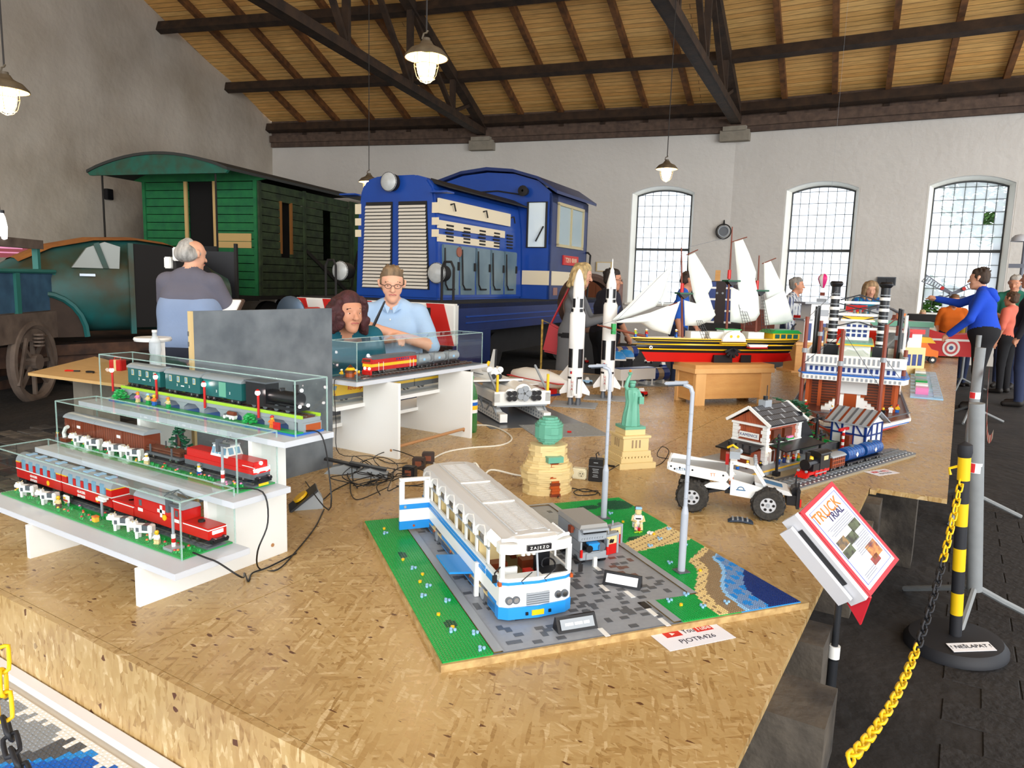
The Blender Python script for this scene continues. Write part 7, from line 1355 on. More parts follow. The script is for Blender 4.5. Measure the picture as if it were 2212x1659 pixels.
rsec=[(-cw-.12,2.93),(-.95,3.17),(-.5,3.3),(0,3.345),(.5,3.3),(.95,3.17),(cw+.12,2.93),(cw+.12,2.98),(.95,3.22),(.5,3.35),(0,3.4),(-.5,3.35),(-.95,3.22),(-cw-.12,2.98)]
MB().prism(rsec,cy0-.08,cy1+.12,'xz').build('cab_roof',blud,lc,True)
MB().box(.78,1.12,cy0-.015,cy0+.0,2.05,2.8).build('front_window',M('cab_glass_bright',(225,240,245),.08),lc,bevel=.0); MB().tube([(.78,cy0-.02,2.05),(.78,cy0-.02,2.8),(1.12,cy0-.02,2.8),(1.12,cy0-.02,2.05)],.02,6,True).build('window_gasket',ldark,lc); MB().tube([(1.08,cy0-.04,2.4),(.95,cy0-.05,2.15)],.012,5).build('wiper',ldark,lc)
MB().lathe([(.02,-.14),(.09,-.13),(.07,-.02),(.03,.02)],(.72,cy0,2.98),12,'y').build('horn',ldark,lc); MB().tube([(.7,cy0-.03,2.92),(.2,cy0-.03,3.0),(-.4,cy0-.03,2.98)],.012,5).build('air_pipe',ldark,lc)
MB().box(cw,cw+.012,cy0+.1,cy1-.1,1.42,1.66).box(cw-.5,cw+.0,cy0-.012,cy0,1.42,1.66).build('cream_band',crm,lc)
np_=MB().box(cw,cw+.02,cy0+.6,cy1-.5,1.78,1.95).build('number_plate',lred,lc); textobj('lettering','T211 0101',.12,crm,np_,(cw+.022,(cy0+cy1)/2+.05,1.865),(PI/2,0,PI/2),ext=.004,sx=1.15); MB().box(cw,cw+.01,cy0+.2,cy0+.38,1.25,1.38).build('data_plate',M('plate_rust2',(150,110,100),.6),lc)
MB().tube([(cw+.05,cy1-.02,1.2),(cw+.08,cy1,2.0),(cw+.03,cy1,2.05),(cw-.05,cy1,2.05)],.02,6).build('grab_rail',ldark,lc)
for x,y in ((-.98,.4),(.95,.42)): MB().tube([(x-.09,y,1.18),(x-.09,y,1.62),(x-.05,y,1.7),(x+.05,y,1.7),(x+.09,y,1.62),(x+.09,y,1.18)],.018,7).build('hand_rail',ldark,lc,True)
# ---- green wagon
gr1=M('wagon_green',(34,120,66),.65,noise=(6,.8),c2=(22,92,60),bump=(12,.3)); gr2=M('wagon_green_old',(62,78,50),.8,noise=(5,.9),c2=(36,46,34),bump=(12,.5)); bare=M('bare_board',(206,172,112),.7); wd=M('wagon_dark',(36,33,30),.8,noise=(4,.7)); roofm=M('wagon_roof',(56,58,56),.7)
wg=veh('goods_wagon','weathered green wooden railway wagon with arched roof and balcony','railway wagon',560,636,14.2,105); Wd,Ln_=2.7,5.3     # origin at the front right corner
def plank_wall(n,h0,h1,fn,mat,nm='plank'):
    for k in range(n): z0=h0+(h1-h0)*k/n; z1_=h0+(h1-h0)*(k+1)/n-.012; fn(z0,z1_)
zb,zt_=1.05,3.25
rs=random.Random(2)
for k in range(14):
    z0=zb+(zt_-zb)*k/14; z1_=zb+(zt_-zb)*(k+1)/14-.014; e=rs.uniform(0,.012)
    for x0,x1 in ((-Wd,-1.62),(-1.0,0)): MB().box(x0,x1,-e,.05,z0,z1_).build('end_plank',gr1,wg)
    segs=[(0.05,.75),(1.12,1.55),(1.62,2.35),(2.75,3.5)] if 1.9<(z0+z1_)/2<2.95 else [(.05,1.55),(1.62,3.5)]
    for y0,y1 in segs: MB().box(-.05,e,y0,y1,z0,z1_).build('side_plank',gr2,wg)
for k in range(11): MB().box(-.05,rs.uniform(0,.02),3.7+k*.14,3.828+k*.14,zb,zt_).build('side_plank',M('wagon_green_mid',(58,98,52),.75,noise=(5,.8),c2=(38,62,36)),wg)
MB().box(-Wd,-Wd+.05,0,Ln_,zb,zt_).build('far_wall',gr2,wg); MB().box(-Wd,0,Ln_-.05,Ln_,zb,zt_).build('rear_wall',gr2,wg); MB().box(-Wd,0,0,Ln_,zb-.08,zb).build('floor_frame',wd,wg)
MB().box(-Wd+.06,-.06,1.3,1.36,zb,zt_).build('inner_wall',wd,wg)
for x in(-Wd+.0,-1.68,-1.0,-.07): MB().box(x,x+.07,-.035,.0,zb,zt_).build('end_post',gr1 if x<-2 or x>-.5 else bare,wg)
for y in(0,1.55,3.52,3.62): MB().box(0,.04,y,y+.08,zb,zt_).build('side_post',gr2,wg)
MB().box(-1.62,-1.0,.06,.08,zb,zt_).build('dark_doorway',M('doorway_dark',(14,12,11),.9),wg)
MB().box(-.92,-.14,-.03,-.012,2.1,2.25).build('patch_board',bare,wg); MB().box(-.92,-.14,-.03,-.012,1.97,2.09).build('patch_board',bare,wg)
MB().box(-.03,.02,.72,.78,1.9,2.95).box(-.03,.02,1.1,1.15,1.9,2.95).build('window_frame',M('window_ochre',(140,92,40),.7),wg); MB().box(-.06,-.055,2.3,2.8,1.9,2.95).build('broken_window',M('window_bright',(235,240,240),.2),wg) if 0 else None
MB().beam((.03,1.62,2.0),(.03,3.4,1.1),.03,.08).build('diagonal_brace',wd,wg); MB().beam((.03,3.5,1.1),(.03,3.9,2.1),.03,.06).build('diagonal_brace',wd,wg)
rp=[]; n=14
for k in range(n+1): t=k/n; rp.append((-Wd-.22+(Wd+.44)*t,zt_+.03+.3*math.sin(PI*t)**.85))
MB().prism(rp+[(x,z+.05) for x,z in rp[::-1]],-1.15,Ln_+.3,'xz').build('roof',roofm,wg,True); MB().prism(rp+[(rp[-1][0]-.05,zt_-.02),(rp[0][0]+.05,zt_-.02)],-1.12,-1.06,'xz').build('roof_end',M('roof_end_green',(30,104,88),.65,noise=(5,.8),c2=(60,74,56)),wg); MB().prism(rp+[(0,zt_),(-Wd,zt_)],-.02,.03,'xz').build('roof_end',gr1,wg)
for x in(-Wd+.05,-.1): MB().cyl((x,-1.05,.95),(x,-1.05,zt_+.05),.018,n=8).build('balcony_post',wd,wg)
for x0,x1 in((-Wd,-1.75),(-1.0,-.1)): MB().box(x0,x1,-1.06,-1.04,1.05,1.95).build('balcony_panel',M('balcony_black',(40,42,46),.6),wg)
MB().box(-Wd,0,-1.1,0,.95,1.05).build('balcony_floor',wd,wg)
for x in(-Wd+.45,-.45):
    for y in(.9,4.2): MB().cyl((x-.06,y,.46),(x+.06,y,.46),.46,n=24).build('wheel',wd,wg,True)
for s in(-.6,-2.0): bb=MB().cyl((s,-1.6,.95),(s,-1.1,.95),.08,n=12).build('buffer_shaft',wd,wg); MB().cyl((s,-1.65,.95),(s,-1.6,.95),.22,n=20).build('buffer_disc',wd,bb,True)
# ---- flat wagon with the old car body
fw=veh('flat_wagon','dark rusty flat wagon carrying the old car body','railway wagon',150,745,9.9,84); rust=M('rusty_steel',(92,64,48),.8,noise=(6,.9),c2=(48,36,32))
MB().box(-1.05,1.15,-1.2,3.0,.42,.55).build('deck',rust,fw); MB().box(-1.0,-.9,-1.2,3.0,.3,.42).box(1.0,1.1,-1.2,3.0,.3,.42).build('side_beam',rust,fw)
for y in(-.2,2.4):
    for s in(-.8,.85): MB().cyl((s-.05,y,.28),(s+.05,y,.28),.28,n=20).build('wheel',wd,fw,True)
MB().box(.2,.9,-1.5,-1.05,.55,.75).build('grey_crate',concrete,fw)
car=veh('car_body','rusty turquoise shell of an old rounded saloon car','old car',245,745,9.75,76); car.location.z=.555
cst=[(-1.55,.35,.5,.55,.45),(-1.4,.22,.78,.82,.62),(-1.1,.15,.86,1.02,.72),(-.75,.12,.88,1.2,.77),(-.3,.12,.9,1.31,.78),(.2,.12,.9,1.34,.78),(.6,.12,.9,1.3,.78),(.95,.12,.9,1.18,.76),(1.2,.15,.9,.98,.72),(1.35,.18,.86,.9,.68)]
n=18; vs=[]
for y,z0,zb_,zr_,hw in cst:
    for k in range(n):
        a=-PI/2+2*PI*k/n; x=math.cos(a); z=math.sin(a); zz=(z0+zr_)/2+(zr_-z0)/2*(abs(z)**.7)*(1 if z>0 else -1); w_=hw*(1 if zz<zb_ else 1-.28*((zz-zb_)/(max(zr_-zb_,.01)))); vs.append((w_*(abs(x)**.45)*(1 if x>0 else -1),y,zz))
fs=[(i*n+k,i*n+(k+1)%n,(i+1)*n+(k+1)%n,(i+1)*n+k) for i in range(len(cst)-1) for k in range(n)]+[tuple(range(n)),tuple(range((len(cst)-1)*n,len(cst)*n))]
carm=M('car_turquoise',(30,98,98),.45,noise=(1.7,1.0),c2=(58,58,40)); rusty=M('car_rust',(176,116,50),.8,noise=(5,.8),c2=(130,70,30))
MB().add(vs,fs).build('shell',carm,car,True)
rv=[]; 
for y,z0,zb_,zr_,hw in cst[2:8]:
    for t in(-.8,-.4,0,.4,.8): rv.append((hw*.78*t,y,zr_+.014-.09*abs(t)**2.5))
MB().add(rv,[(i*5+k,i*5+k+1,(i+1)*5+k+1,(i+1)*5+k) for i in range(5) for k in range(4)]).build('rusty_roof',rusty,car,'all')
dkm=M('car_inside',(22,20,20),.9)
for s in(-1,1):
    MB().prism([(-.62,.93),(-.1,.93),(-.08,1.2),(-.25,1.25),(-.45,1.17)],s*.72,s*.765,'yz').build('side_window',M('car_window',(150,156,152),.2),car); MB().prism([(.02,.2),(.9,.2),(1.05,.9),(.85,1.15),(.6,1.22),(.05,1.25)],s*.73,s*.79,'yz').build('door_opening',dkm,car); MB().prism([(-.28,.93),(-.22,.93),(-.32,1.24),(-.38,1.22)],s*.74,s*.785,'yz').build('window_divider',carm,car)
    MB().prism([(-.95+.42*math.cos(t),.1+.48*math.sin(t)) for t in [k*PI/12 for k in range(13)]],s*.74,s*.8,'yz').build('wheel_arch',M('arch_rust',(66,52,44),.8,noise=(5,.8)),car); MB().tube([(s*.8,-.95+.45*math.cos(t),.1+.52*math.sin(t)) for t in [k*PI/12 for k in range(13)]],.035,6).build('fender_lip',carm,car,True); MB().box(s*.78-.02,s*.78+.02,-.55,-.38,.83,.86).build('door_handle',chrome,car); MB().box(s*.78-.02,s*.78+.02,.0,.06,.12,1.25).build('door_pillar',carm,car)
MB().lathe([(.0,0),(.3,.0)],(0,-1.3,.86),16).build('trunk_hatch',carm,car) if 0 else None
# ---- blue side-board trolley at the left edge
tr=veh('rail_trolley','blue steel side board rail trolley with spoked wheels','rail trolley',112,700,8.6,128); tb=M('trolley_blue',(62,98,126),.55,noise=(5,.8),c2=(40,66,92)); tfr=M('trolley_frame',(112,98,88),.7,noise=(5,.8),c2=(70,58,52)); tgr=M('trolley_green',(44,112,104),.5)
# local: +x right (towards the visitors), origin at the right end
for k in range(4): MB().box(.0,.03,-3.2+k*.82,-2.42+k*.82,.98,1.42).build('side_board',tb,tr); MB().box(.02,.06,-2.44+k*.82,-2.36+k*.82,.95,1.44).build('board_stake',tgr,tr)
MB().box(-1.5,0,-.02,.02,.98,1.42).build('end_board',tb,tr); MB().box(-1.55,.08,-3.3,.05,.86,.97).build('deck',tfr,tr); MB().box(-.02,.08,-3.3,.08,.66,.86).build('sole_bar',tfr,tr); MB().tube([(.05,-3.2,1.43),(.05,.03,1.43)],.025,6).build('top_rail',tgr,tr)
for y in(-.3,-1.4): MB().box(-.02,.04,y,y+.06,1.42,1.72).build('upright',tgr,tr)
MB().box(-.05,.06,-1.45,-.2,1.68,1.78).build('cross_rail',tfr,tr)
for y in(-.55,-2.6):
    wl_=MB().tube([(.05,y+.42*math.cos(t),.42+.42*math.sin(t)) for t in [k*PI/14 for k in range(28)]],.055,8,True).build('wheel_rim',tfr,tr,True); MB().cyl((-.02,y,.42),(.12,y,.42),.09,n=14).build('hub',tfr,wl_)
    for k in range(8): a=k*PI/4; MB().beam((.05,y,.42),(.05,y+.4*math.cos(a),.42+.4*math.sin(a)),.03,.04).build('spoke',tfr,wl_)
    for q in range(4): MB().cyl((.12,y,.6+q*.04),(.12,y,.62+q*.04),.06,n=12).build('spring_coil',tfr,tr)
    [MB().beam((.1,y+q*.4,.2),(.1,y+q*.2,.7),.03,.04).build('axle_guard',tfr,tr) for q in(-1,1)]
# rails under the left vehicles
for i,(a,b,lab) in enumerate((((-20,845),(240,800),'nearer steel rail on the floor at the left edge'),((-20,815),(260,778),'farther steel rail on the floor at the left edge'))):
    p,q=at(*a,0),at(*b,0); o=MB().beam((p.x,p.y,.05),(q.x,q.y,.05),.06,.1).build('floor_rail',rust); tag(o,lab,'rail')
# dark panels and lights on the wagon balcony, white lamp boxes
p=atd(460,560,10.6); o=thing('display_board','black upright display board in front of the green wagon','display board',(p.x,p.y,0),.55); MB().box(-.3,.32,-.02,.02,1.0,1.78).build('panel',M('board_black',(36,38,44),.5),o); MB().box(.32,.36,-.03,.03,0,1.9).build('post',ldark,o); MB().box(-.3,-.26,-.03,.03,0,1.0).build('post',ldark,o)
p=atd(275,530,11.6); o=thing('display_board','dark panel with rusty top rail behind the old car','display board',(p.x,p.y,0),.5); MB().box(-.3,.4,-.02,.02,.9,1.75).build('panel',M('board_brown',(46,40,38),.7),o); MB().box(-.35,.45,-.04,.04,1.75,1.85).build('top_rail',rust,o); MB().box(-.3,-.24,-.03,.03,0,.9).box(.3,.36,-.03,.03,0,.9).build('post',rust,o)
p=atd(378,558,7.6); o=thing('light_fitting','white twin lamp fitting beside the grey haired man','lamp',(p.x,p.y,0),.4); MB().box(-.1,-.02,-.05,.05,1.5,1.62).box(.0,.08,-.05,.05,1.58,1.72).build('lamp_box',B('white'),o,bevel=.01); MB().cyl((0,.0,0),(0,.0,1.6),.02).build('stand',ldark,o)
# small table left of the shelf with red tools
tt=thing('side_table','small pale wooden table left of the partition on a grey block','table',(0,0,0)); c0=at(60,805,.56); c1=at(275,832,.56); c2=at(300,795,.56); c3=at(205,770,.56)
MB().add([tuple(c0),tuple(c1),tuple(c2),tuple(c3)]+[(v.x,v.y,.535) for v in(c0,c1,c2,c3)],[(0,1,2,3),(7,6,5,4),(0,4,5,1),(1,5,6,2),(2,6,7,3),(3,7,4,0)]).build('tabletop',M('table_wood',(214,176,118),.55,noise=(4,.5,(1,6,1)),c2=(190,148,92)),tt)
cg=(c0+c1+c2+c3)*.25; MB().box(cg.x-.2,cg.x+.12,cg.y-.12,cg.y+.12,0,.535).build('block_leg',concrete,tt)
p=at(255,800,.56); o=thing('red_toolbox','red plastic box with cream stripes on the small table','box',p,.4); MB().box(-.06,.06,-.04,.04,0,.1).build('box',B('red'),o,bevel=.006); MB().box(-.01,.012,-.041,.041,.0,.101).build('cream_band',B('tan'),o); MB().tube([(-.03,0,.1),(-.03,0,.12),(.03,0,.12),(.03,0,.1)],.005).build('handle',B('red'),o)
p=at(160,803,.56); o=thing('pliers','red handled pliers lying on the small table','tool',p,.6); MB().tube([(-.08,.0,.008),(-.02,.01,.008),(0,0,.008)],.007).tube([(-.08,.03,.008),(-.02,.015,.008),(0,0,.008)],.007).build('handle',B('red'),o); MB().cb((.025,0,.008),(.05,.016,.01)).build('jaw',ldark,o)
p=at(195,806,.56); o=MB().tube([(p.x+.04*math.cos(t),p.y+.03*math.sin(t),.565+t*.001) for t in [k*.5 for k in range(26)]],.004,5).build('wire_coil',ldark); tag(o,'coil of dark wire on the small table','wire')
# stool, bottle, green glass
p=at(318,800,.56); p=atd(330,735,4.7); o=thing('white_stool','white round topped stand beside the grey haired man','stool',(p.x,p.y,0),0); zt2=p.z+.02; MB().lathe([(0,zt2),(.11,zt2),(.115,zt2-.012),(.11,zt2-.024),(0,zt2-.024)],n=20).build('top',B('white'),o,True); MB().box(.06,.1,-.02,.02,0,zt2-.02).build('post',B('white'),o); MB().box(-.1,.14,-.1,.1,0,.03).build('base',B('white'),o)
p=atd(335,750,4.6); o=thing('water_bottle','clear plastic bottle under the white stand','bottle',(p.x,p.y,p.z-.14)); MB().lathe([(0,0),(.035,0),(.037,.06),(.03,.09),(.037,.12),(.034,.18),(.015,.21),(.014,.235)],n=14).build('bottle',M('clear_pet',(220,230,235),.1,alpha=.45),o,True); MB().cyl((0,0,.235),(0,0,.25),.016).build('cap',B('white'),o)
MB().box(-.08,.08,-.05,.05,-.01,0).cyl((0,0,-(p.z-.14)),(0,0,-.01),.02).build('bottle_stand',B('white'),o)
gb=thing('green_bottle','tall green plastic bottle standing behind the white shelf','bottle',(-2.44,3.5,ZP)); MB().lathe([(0,0),(.038,0),(.042,.02),(.042,.1),(.038,.13),(.042,.16),(.042,.22),(.03,.27),(.015,.3),(.014,.32)],n=16).build('bottle',M('green_pet',(70,160,80),.12,trans=.5,alpha=.75),gb,True); MB().cyl((0,0,.12),(0,0,.2),.0432,n=16).build('label_sleeve',B('white'),gb,True); MB().cyl((0,0,.14),(0,0,.165),.0436,n=16).build('yellow_band',B('yellow'),gb,True); MB().cyl((0,0,.165),(0,0,.185),.0436,n=16).build('blue_band',B('blue'),gb,True); MB().cyl((0,0,.32),(0,0,.34),.016).build('cap',B('green'),gb)
o=thing('open_magazine','framed paper sheet on a stand behind the grey partition','paper',atd(492,665,5.4),.3); MB().cb((0,0,0),(.22,.02,.16),0,-.7).build('frame',M('frame_brown',(80,60,48),.6),o); MB().cb((0,-.012,.008),(.19,.012,.13),0,-.7).build('sheet',B('white'),o); MB().cyl((0,.05,-o.location.z),(0,.02,0),.012).build('pole',ldark,o)
o=thing('toy_shop','small green and white toy building at the partition edge','model building',(-2.62,1.8,ZP),.2); MB().box(-.04,.04,-.03,.03,0,.4).build('stand',B('white'),o); MB().box(-.045,.045,-.035,.035,.4,.45).build('wall',B('sgreen'),o); MB().box(-.05,.05,-.04,.04,.45,.46).build('roof',B('white'),o)
# wall fittings
def onwall(i,u,z): mx,_=seg_frame(i); return mx@Vector((u,-.02,z))
o=thing('wall_dial','round grey dial with dark ring mounted on the rear wall above the ship','wall dial',onwall(1,6.2,2.78),math.atan2(PW[2].y-PW[1].y,PW[2].x-PW[1].x)); MB().tube([(.17*math.cos(t),-.06,.17*math.sin(t)) for t in [k*PI/14 for k in range(28)]],.014,6,True).build('outer_ring',ldark,o,True); MB().tube([(.12*math.cos(t),-.07,.12*math.sin(t)) for t in [k*PI/14 for k in range(28)]],.016,6,True).build('inner_ring',B('lgrey'),o,True); MB().cyl((0,0,0),(0,-.06,0),.12,n=24).build('face',B('dgrey'),o); MB().cyl((0,-.03,.15),(0,-.03,.27),.03,.012).build('finial',ldark,o)
o=thing('junction_box','pair of black square junction boxes on the rear wall','electric box',onwall(2,3.42,1.7),.05); MB().box(-.16,-.01,-.06,0,-.07,.07).box(.01,.16,-.06,0,-.07,.07).build('box',B('black'),o); MB().box(-.18,.18,-.01,0.01,-.09,.09).build('back_plate',B('dgrey'),o)
o=thing('notice_frame','framed white notice on the rear wall behind the rockets','notice',onwall(1,3.35,1.9),.2); MB().box(-.2,.2,-.02,0,-.12,.12).build('frame',B('tan'),o); MB().box(-.17,.17,-.025,-.02,-.1,.1).build('paper',B('white'),o)
o=thing('brown_cabinet','brown wooden cabinet against the rear wall beside the locomotive','cabinet',onwall(1,3.3,0)+Vector((.05,-.35,0)),.2); MB().box(-.55,.6,-.25,.25,0,1.55).build('body',M('cabinet_brown',(120,66,36),.6,noise=(4,.5)),o,bevel=.01); MB().box(-.5,-.02,-.262,-.25,.1,1.45).build('door',_M['cabinet_brown'],o); MB().box(.04,.55,-.262,-.25,.1,1.45).build('door',_M['cabinet_brown'],o)
p=atd(1272,590,9.6); o=thing('steel_wheel','large rusty steel wheel ring standing behind the dark shirted man','wheel',(p.x,p.y,0),.9); MB().lathe([(.36,-.1),(.4,-.09),(.4,.09),(.36,.1),(.31,.08),(.31,-.08),(.36,-.1)],(0,0,1.2),36,'y').build('rim',rust,o,True); MB().box(-.3,.3,-.2,.2,0,.82).build('support',ldark,o)
p=atd(1547,620,13.5); o=thing('dark_hood','dark round topped machine hood behind the sailing ship','machine',(p.x,p.y,0),.3); MB().prism([(-.45,0),(.45,0),(.45,1.35),(.4,1.5),(.2,1.58),(-.2,1.58),(-.4,1.5),(-.45,1.35)],-.2,.2,'xz').build('hood',M('hood_brown',(48,36,36),.6),o); MB().box(-.03,.06,-.05,.05,1.58,1.78).build('wooden_handle',pine,o)
for k in range(8): MB().cyl((-.38+k*.1,-.2,1.36),(-.38+k*.1,-.21,1.36),.02,n=8).build('rivet',B('lgrey'),o)
p=atd(1560,650,11.5); o=thing('model_crane','dark brick towers with white bands behind the sailing ship','model tower',(p.x,p.y,.0),.3)
for x in(-.16,.1): MB().box(x-.05,x+.05,-.05,.05,0,1.55).build('tower',B('navy'),o); [MB().box(x-.055,x+.055,-.055,.055,.9+q*.18,.93+q*.18).build('band',B('white'),o) for q in range(4)]
MB().box(-.3,.3,-.2,.2,0,.9).build('base',ldark,o); MB().box(.15,.22,-.1,.1,.95,1.15).build('lime_block',B('lime'),o)
p=atd(2057,635,14.6); o=thing('crossing_signal','grey lattice armed railway crossing signal before the right window','railway signal',(p.x,p.y,0),.1); sgm=M('signal_grey',(104,108,120),.5); zc=p.z
MB().cyl((0,0,0),(0,0,zc),.035,n=10).build('mast',sgm,o); MB().box(-.05,.05,-.04,.04,zc-.2,zc+.03).build('head',sgm,o)
for s in(-1,1):
    d=Vector((s*.86,0,.5)); nrm_=Vector((-s*.5,0,.86))
    for q in(-1,1): MB().beam(Vector((0,0,zc))+d*.15+nrm_*q*.03,Vector((0,0,zc))+d*.62+nrm_*q*.075,.02,.018).build('arm_rail',sgm,o)
    for k in range(8): c_=Vector((0,0,zc))+d*(.24+k*.052); MB().beam(c_-nrm_*(.04+k*.005),c_+nrm_*(.04+k*.005),.016,.016).build('arm_rung',sgm,o)
    MB().beam(Vector((0,0,zc)),Vector((0,0,zc))+d*.25,.03,.07).build('arm_root',sgm,o); MB().beam(Vector((0,0,zc)),Vector((-s*.16,0,zc-.09)),.03,.03).cyl((-s*.2,-.02,zc-.1),(-s*.2,.02,zc-.1),.07,n=14).build('counterweight',sgm,o); c_=Vector((0,-.03,zc))+d*.22; MB().cyl(c_,c_+Vector((0,-.04,0)),.035,n=10).build('red_spectacle',lred,o)
p=atd(2203,522,12.5); o=thing('wall_lamp','grey dome street lamp at the right edge before the wall','lamp',(p.x,p.y,0)); z_=p.z; MB().lathe([(.14,z_),(.13,z_+.06),(.08,z_+.11),(0,z_+.13)],(.0,0,0),18).build('dome',M('lamp_dome',(176,178,184),.4),o,True); MB().cyl((.08,0,0),(.08,0,z_),.03,n=10).build('post',sgm,o); MB().box(-.12,.1,-.03,.03,z_-.45,z_-.38).build('bracket',sgm,o)
p=atd(2040,690,13.6); o=thing('black_crate','dark equipment crate below the right window','crate',(p.x-.35,p.y+.6,0),.1); MB().box(-.3,.3,-.2,.2,0,1.05).build('box',ldark,o,bevel=.01); MB().box(.1,.2,-.21,-.2,.5,.9).build('yellow_stripe',B('yellow'),o)
o=thing('wall_bulb','white globe lamp with black cap at the far left edge','lamp',atd(2,490,7.5),0); MB().lathe([(0,-.14),(.05,-.12),(.06,0),(.045,.1),(.03,.14)],n=14).build('globe',M('globe_white',(235,240,245),.3,emit=((255,255,255),1.2)),o,True); MB().cyl((0,0,.14),(0,0,.17),.04).build('cap',B('black'),o); MB().cyl((0,0,.17),(0,0,4),.006,n=5).build('cord',cordm,o)
o=thing('red_sign','dark red sign with white print at the far left edge','sign',atd(18,540,11.5),.9); MB().box(-.25,.28,-.02,.02,-.12,.12).build('panel',M('sign_maroon',(140,24,44),.5),o); MB().box(-.2,.2,-.026,-.02,.02,.05).box(-.2,.15,-.026,-.02,-.05,-.03).build('print_line',B('pink'),o); MB().cyl((0,.03,-o.location.z),(0,.03,0),.03).build('post',ldark,o)
o=thing('wall_box','small black box fixed on the gable wall left of the wagon','electric box',Vector((0,0,0)),0)
d_=ray(228,420); nl=Vector((d0.x,d0.y)); t_=((PW[0]).dot(nl))/(d_[0]*nl.x+d_[1]*nl.y); o.location=Vector(CC+d_*t_)+Vector((d0.x*.08,d0.y*.08,0)); o.rotation_euler=(0,0,math.atan2(nrm.y,nrm.x)); MB().box(-.08,.08,-.05,.05,-.11,.11).build('box',B('black'),o,bevel=.01); MB().box(-.06,.06,-.06,-.05,-.08,.08).build('lid',B('dgrey'),o)
# ================================================================ PEOPLE
def snets(f,o,h):
    """naive surface nets on a scalar field"""
    s=f<0; nx,ny,nz=f.shape; acc=np.zeros((nx-1,ny-1,nz-1,3),np.float32); cnt=np.zeros((nx-1,ny-1,nz-1),np.float32)
    for ax in range(3):
        u,v=[a for a in range(3) if a!=ax]
        for du in(0,1):
            for dv in(0,1):
                i0=[slice(0,-1)]*3; i1=[slice(0,-1)]*3
                i0[u]=slice(du,f.shape[u]-1+du); i1[u]=i0[u]; i0[v]=slice(dv,f.shape[v]-1+dv); i1[v]=i0[v]; i1[ax]=slice(1,None)
                a=f[tuple(i0)]; b=f[tuple(i1)]; m=(a<0)!=(b<0); t=np.where(m,a/(a-b+1e-12),0)
                acc[...,ax]+=np.where(m,t,0); acc[...,u]+=m*du; acc[...,v]+=m*dv; cnt+=m
    m=cnt>0; idx=np.full(m.shape,-1,np.int64); idx[m]=np.arange(m.sum()); cells=np.argwhere(m)
    V=(cells+acc[m]/cnt[m][:,None])*h+o; F=[]
    for ax in range(3):
        u,v=[(1,2),(2,0),(0,1)][ax]
        sl0=[slice(1,-1)]*3; sl0[ax]=slice(0,-1); sl1=list(sl0); sl1[ax]=slice(1,None)
        a=s[tuple(sl0)]; b=s[tuple(sl1)]; e=np.argwhere(a!=b)
        if not len(e): continue
        fl=a[tuple(e.T)]; base=e.copy(); 
        for q in range(3):
            if q!=ax: base[:,q]+=1
        def g(du,dv): c=base.copy(); c[:,u]-=du; c[:,v]-=dv; return idx[tuple(c.T)]
        q=np.stack([g(0,0),g(1,0),g(1,1),g(0,1)],1); q[~fl]=q[~fl][:,::-1]; F.append(q)
    return V,np.concatenate(F)
def sdf_mesh(name,prims,h,mats,parent=None,smooth=True):
    """prims: (p,q,r1,r2,k,mat[,flat]) round cones; k = blending radius. One continuous surface."""
    P=np.array([[*a[0],*a[1]] for a in prims]); R=max(max(a[2],a[3]) for a in prims)+.03
    lo=np.minimum(P[:,:3],P[:,3:]).min(0)-R-2*h; hi=np.maximum(P[:,:3],P[:,3:]).max(0)+R+2*h; n=np.ceil((hi-lo)/h).astype(int)+1
    f=np.full(n,.2,np.float32); best=np.full(n,9.,np.float32); mi=np.zeros(n,np.int8)
    for a in prims:
        p,q=np.array(a[0],float),np.array(a[1],float); r1,r2,k,mt=a[2:6]; pad=max(r1,r2)+.06
        i0=np.maximum(((np.minimum(p,q)-pad-lo)/h).astype(int),0); i1=np.minimum(((np.maximum(p,q)+pad-lo)/h).astype(int)+2,n)
        sl=tuple(slice(x,y) for x,y in zip(i0,i1)); g=np.stack(np.meshgrid(*[lo[d]+h*np.arange(i0[d],i1[d]) for d in range(3)],indexing='ij'),-1)
        d=q-p; L2=max(d@d,1e-9); t=np.clip(((g-p)@d)/L2,0,1); v=g-p-t[...,None]*d
        sc=a[6] if len(a)>6 else None
        if sc is not None: v=v/np.array(sc)
        dist=np.sqrt((v**2).sum(-1))-(r1+(r2-r1)*t)
        F=f[sl]; hh=np.clip(.5+.5*(F-dist)/k,0,1); f[sl]=F*(1-hh)+dist*hh-k*hh*(1-hh)
        b=best[sl]; better=dist<b; b[better]=dist[better]; mm=mi[sl]; mm[better]=mt
    V,Q=snets(f,lo,h); me=bpy.data.meshes.new(name); me.from_pydata(V.tolist(),[],Q.tolist()); me.update()
    for m_ in mats: me.materials.append(m_)
    if len(mats)>1:
        c=V[Q].mean(1); ii=np.clip(np.round((c-lo)/h).astype(int),0,n-1); me.polygons.foreach_set('material_index',mi[tuple(ii.T)].astype(np.int32))
    me.polygons.foreach_set('use_smooth',[True]*len(me.polygons)); return place(name,me,parent)
skin=M('skin',(214,160,132),.55); skin2=M('skin_tan',(196,138,108),.55); eyew=M('eye_white',(235,235,232),.25); eyed=M('eye_dark',(50,36,28),.2); lipm=M('lips',(176,92,84),.5)
def cloth(n,c,c2=None): return M('cloth_'+n,c,.9,noise=(9,.35),c2=c2 or tuple(int(v*.8) for v in c),bump=(60,.12,.01))
denim=cloth('denim',(44,54,84)); blackc=cloth('black',(24,24,28)); shoe=M('shoe_dark',(34,30,28),.6)
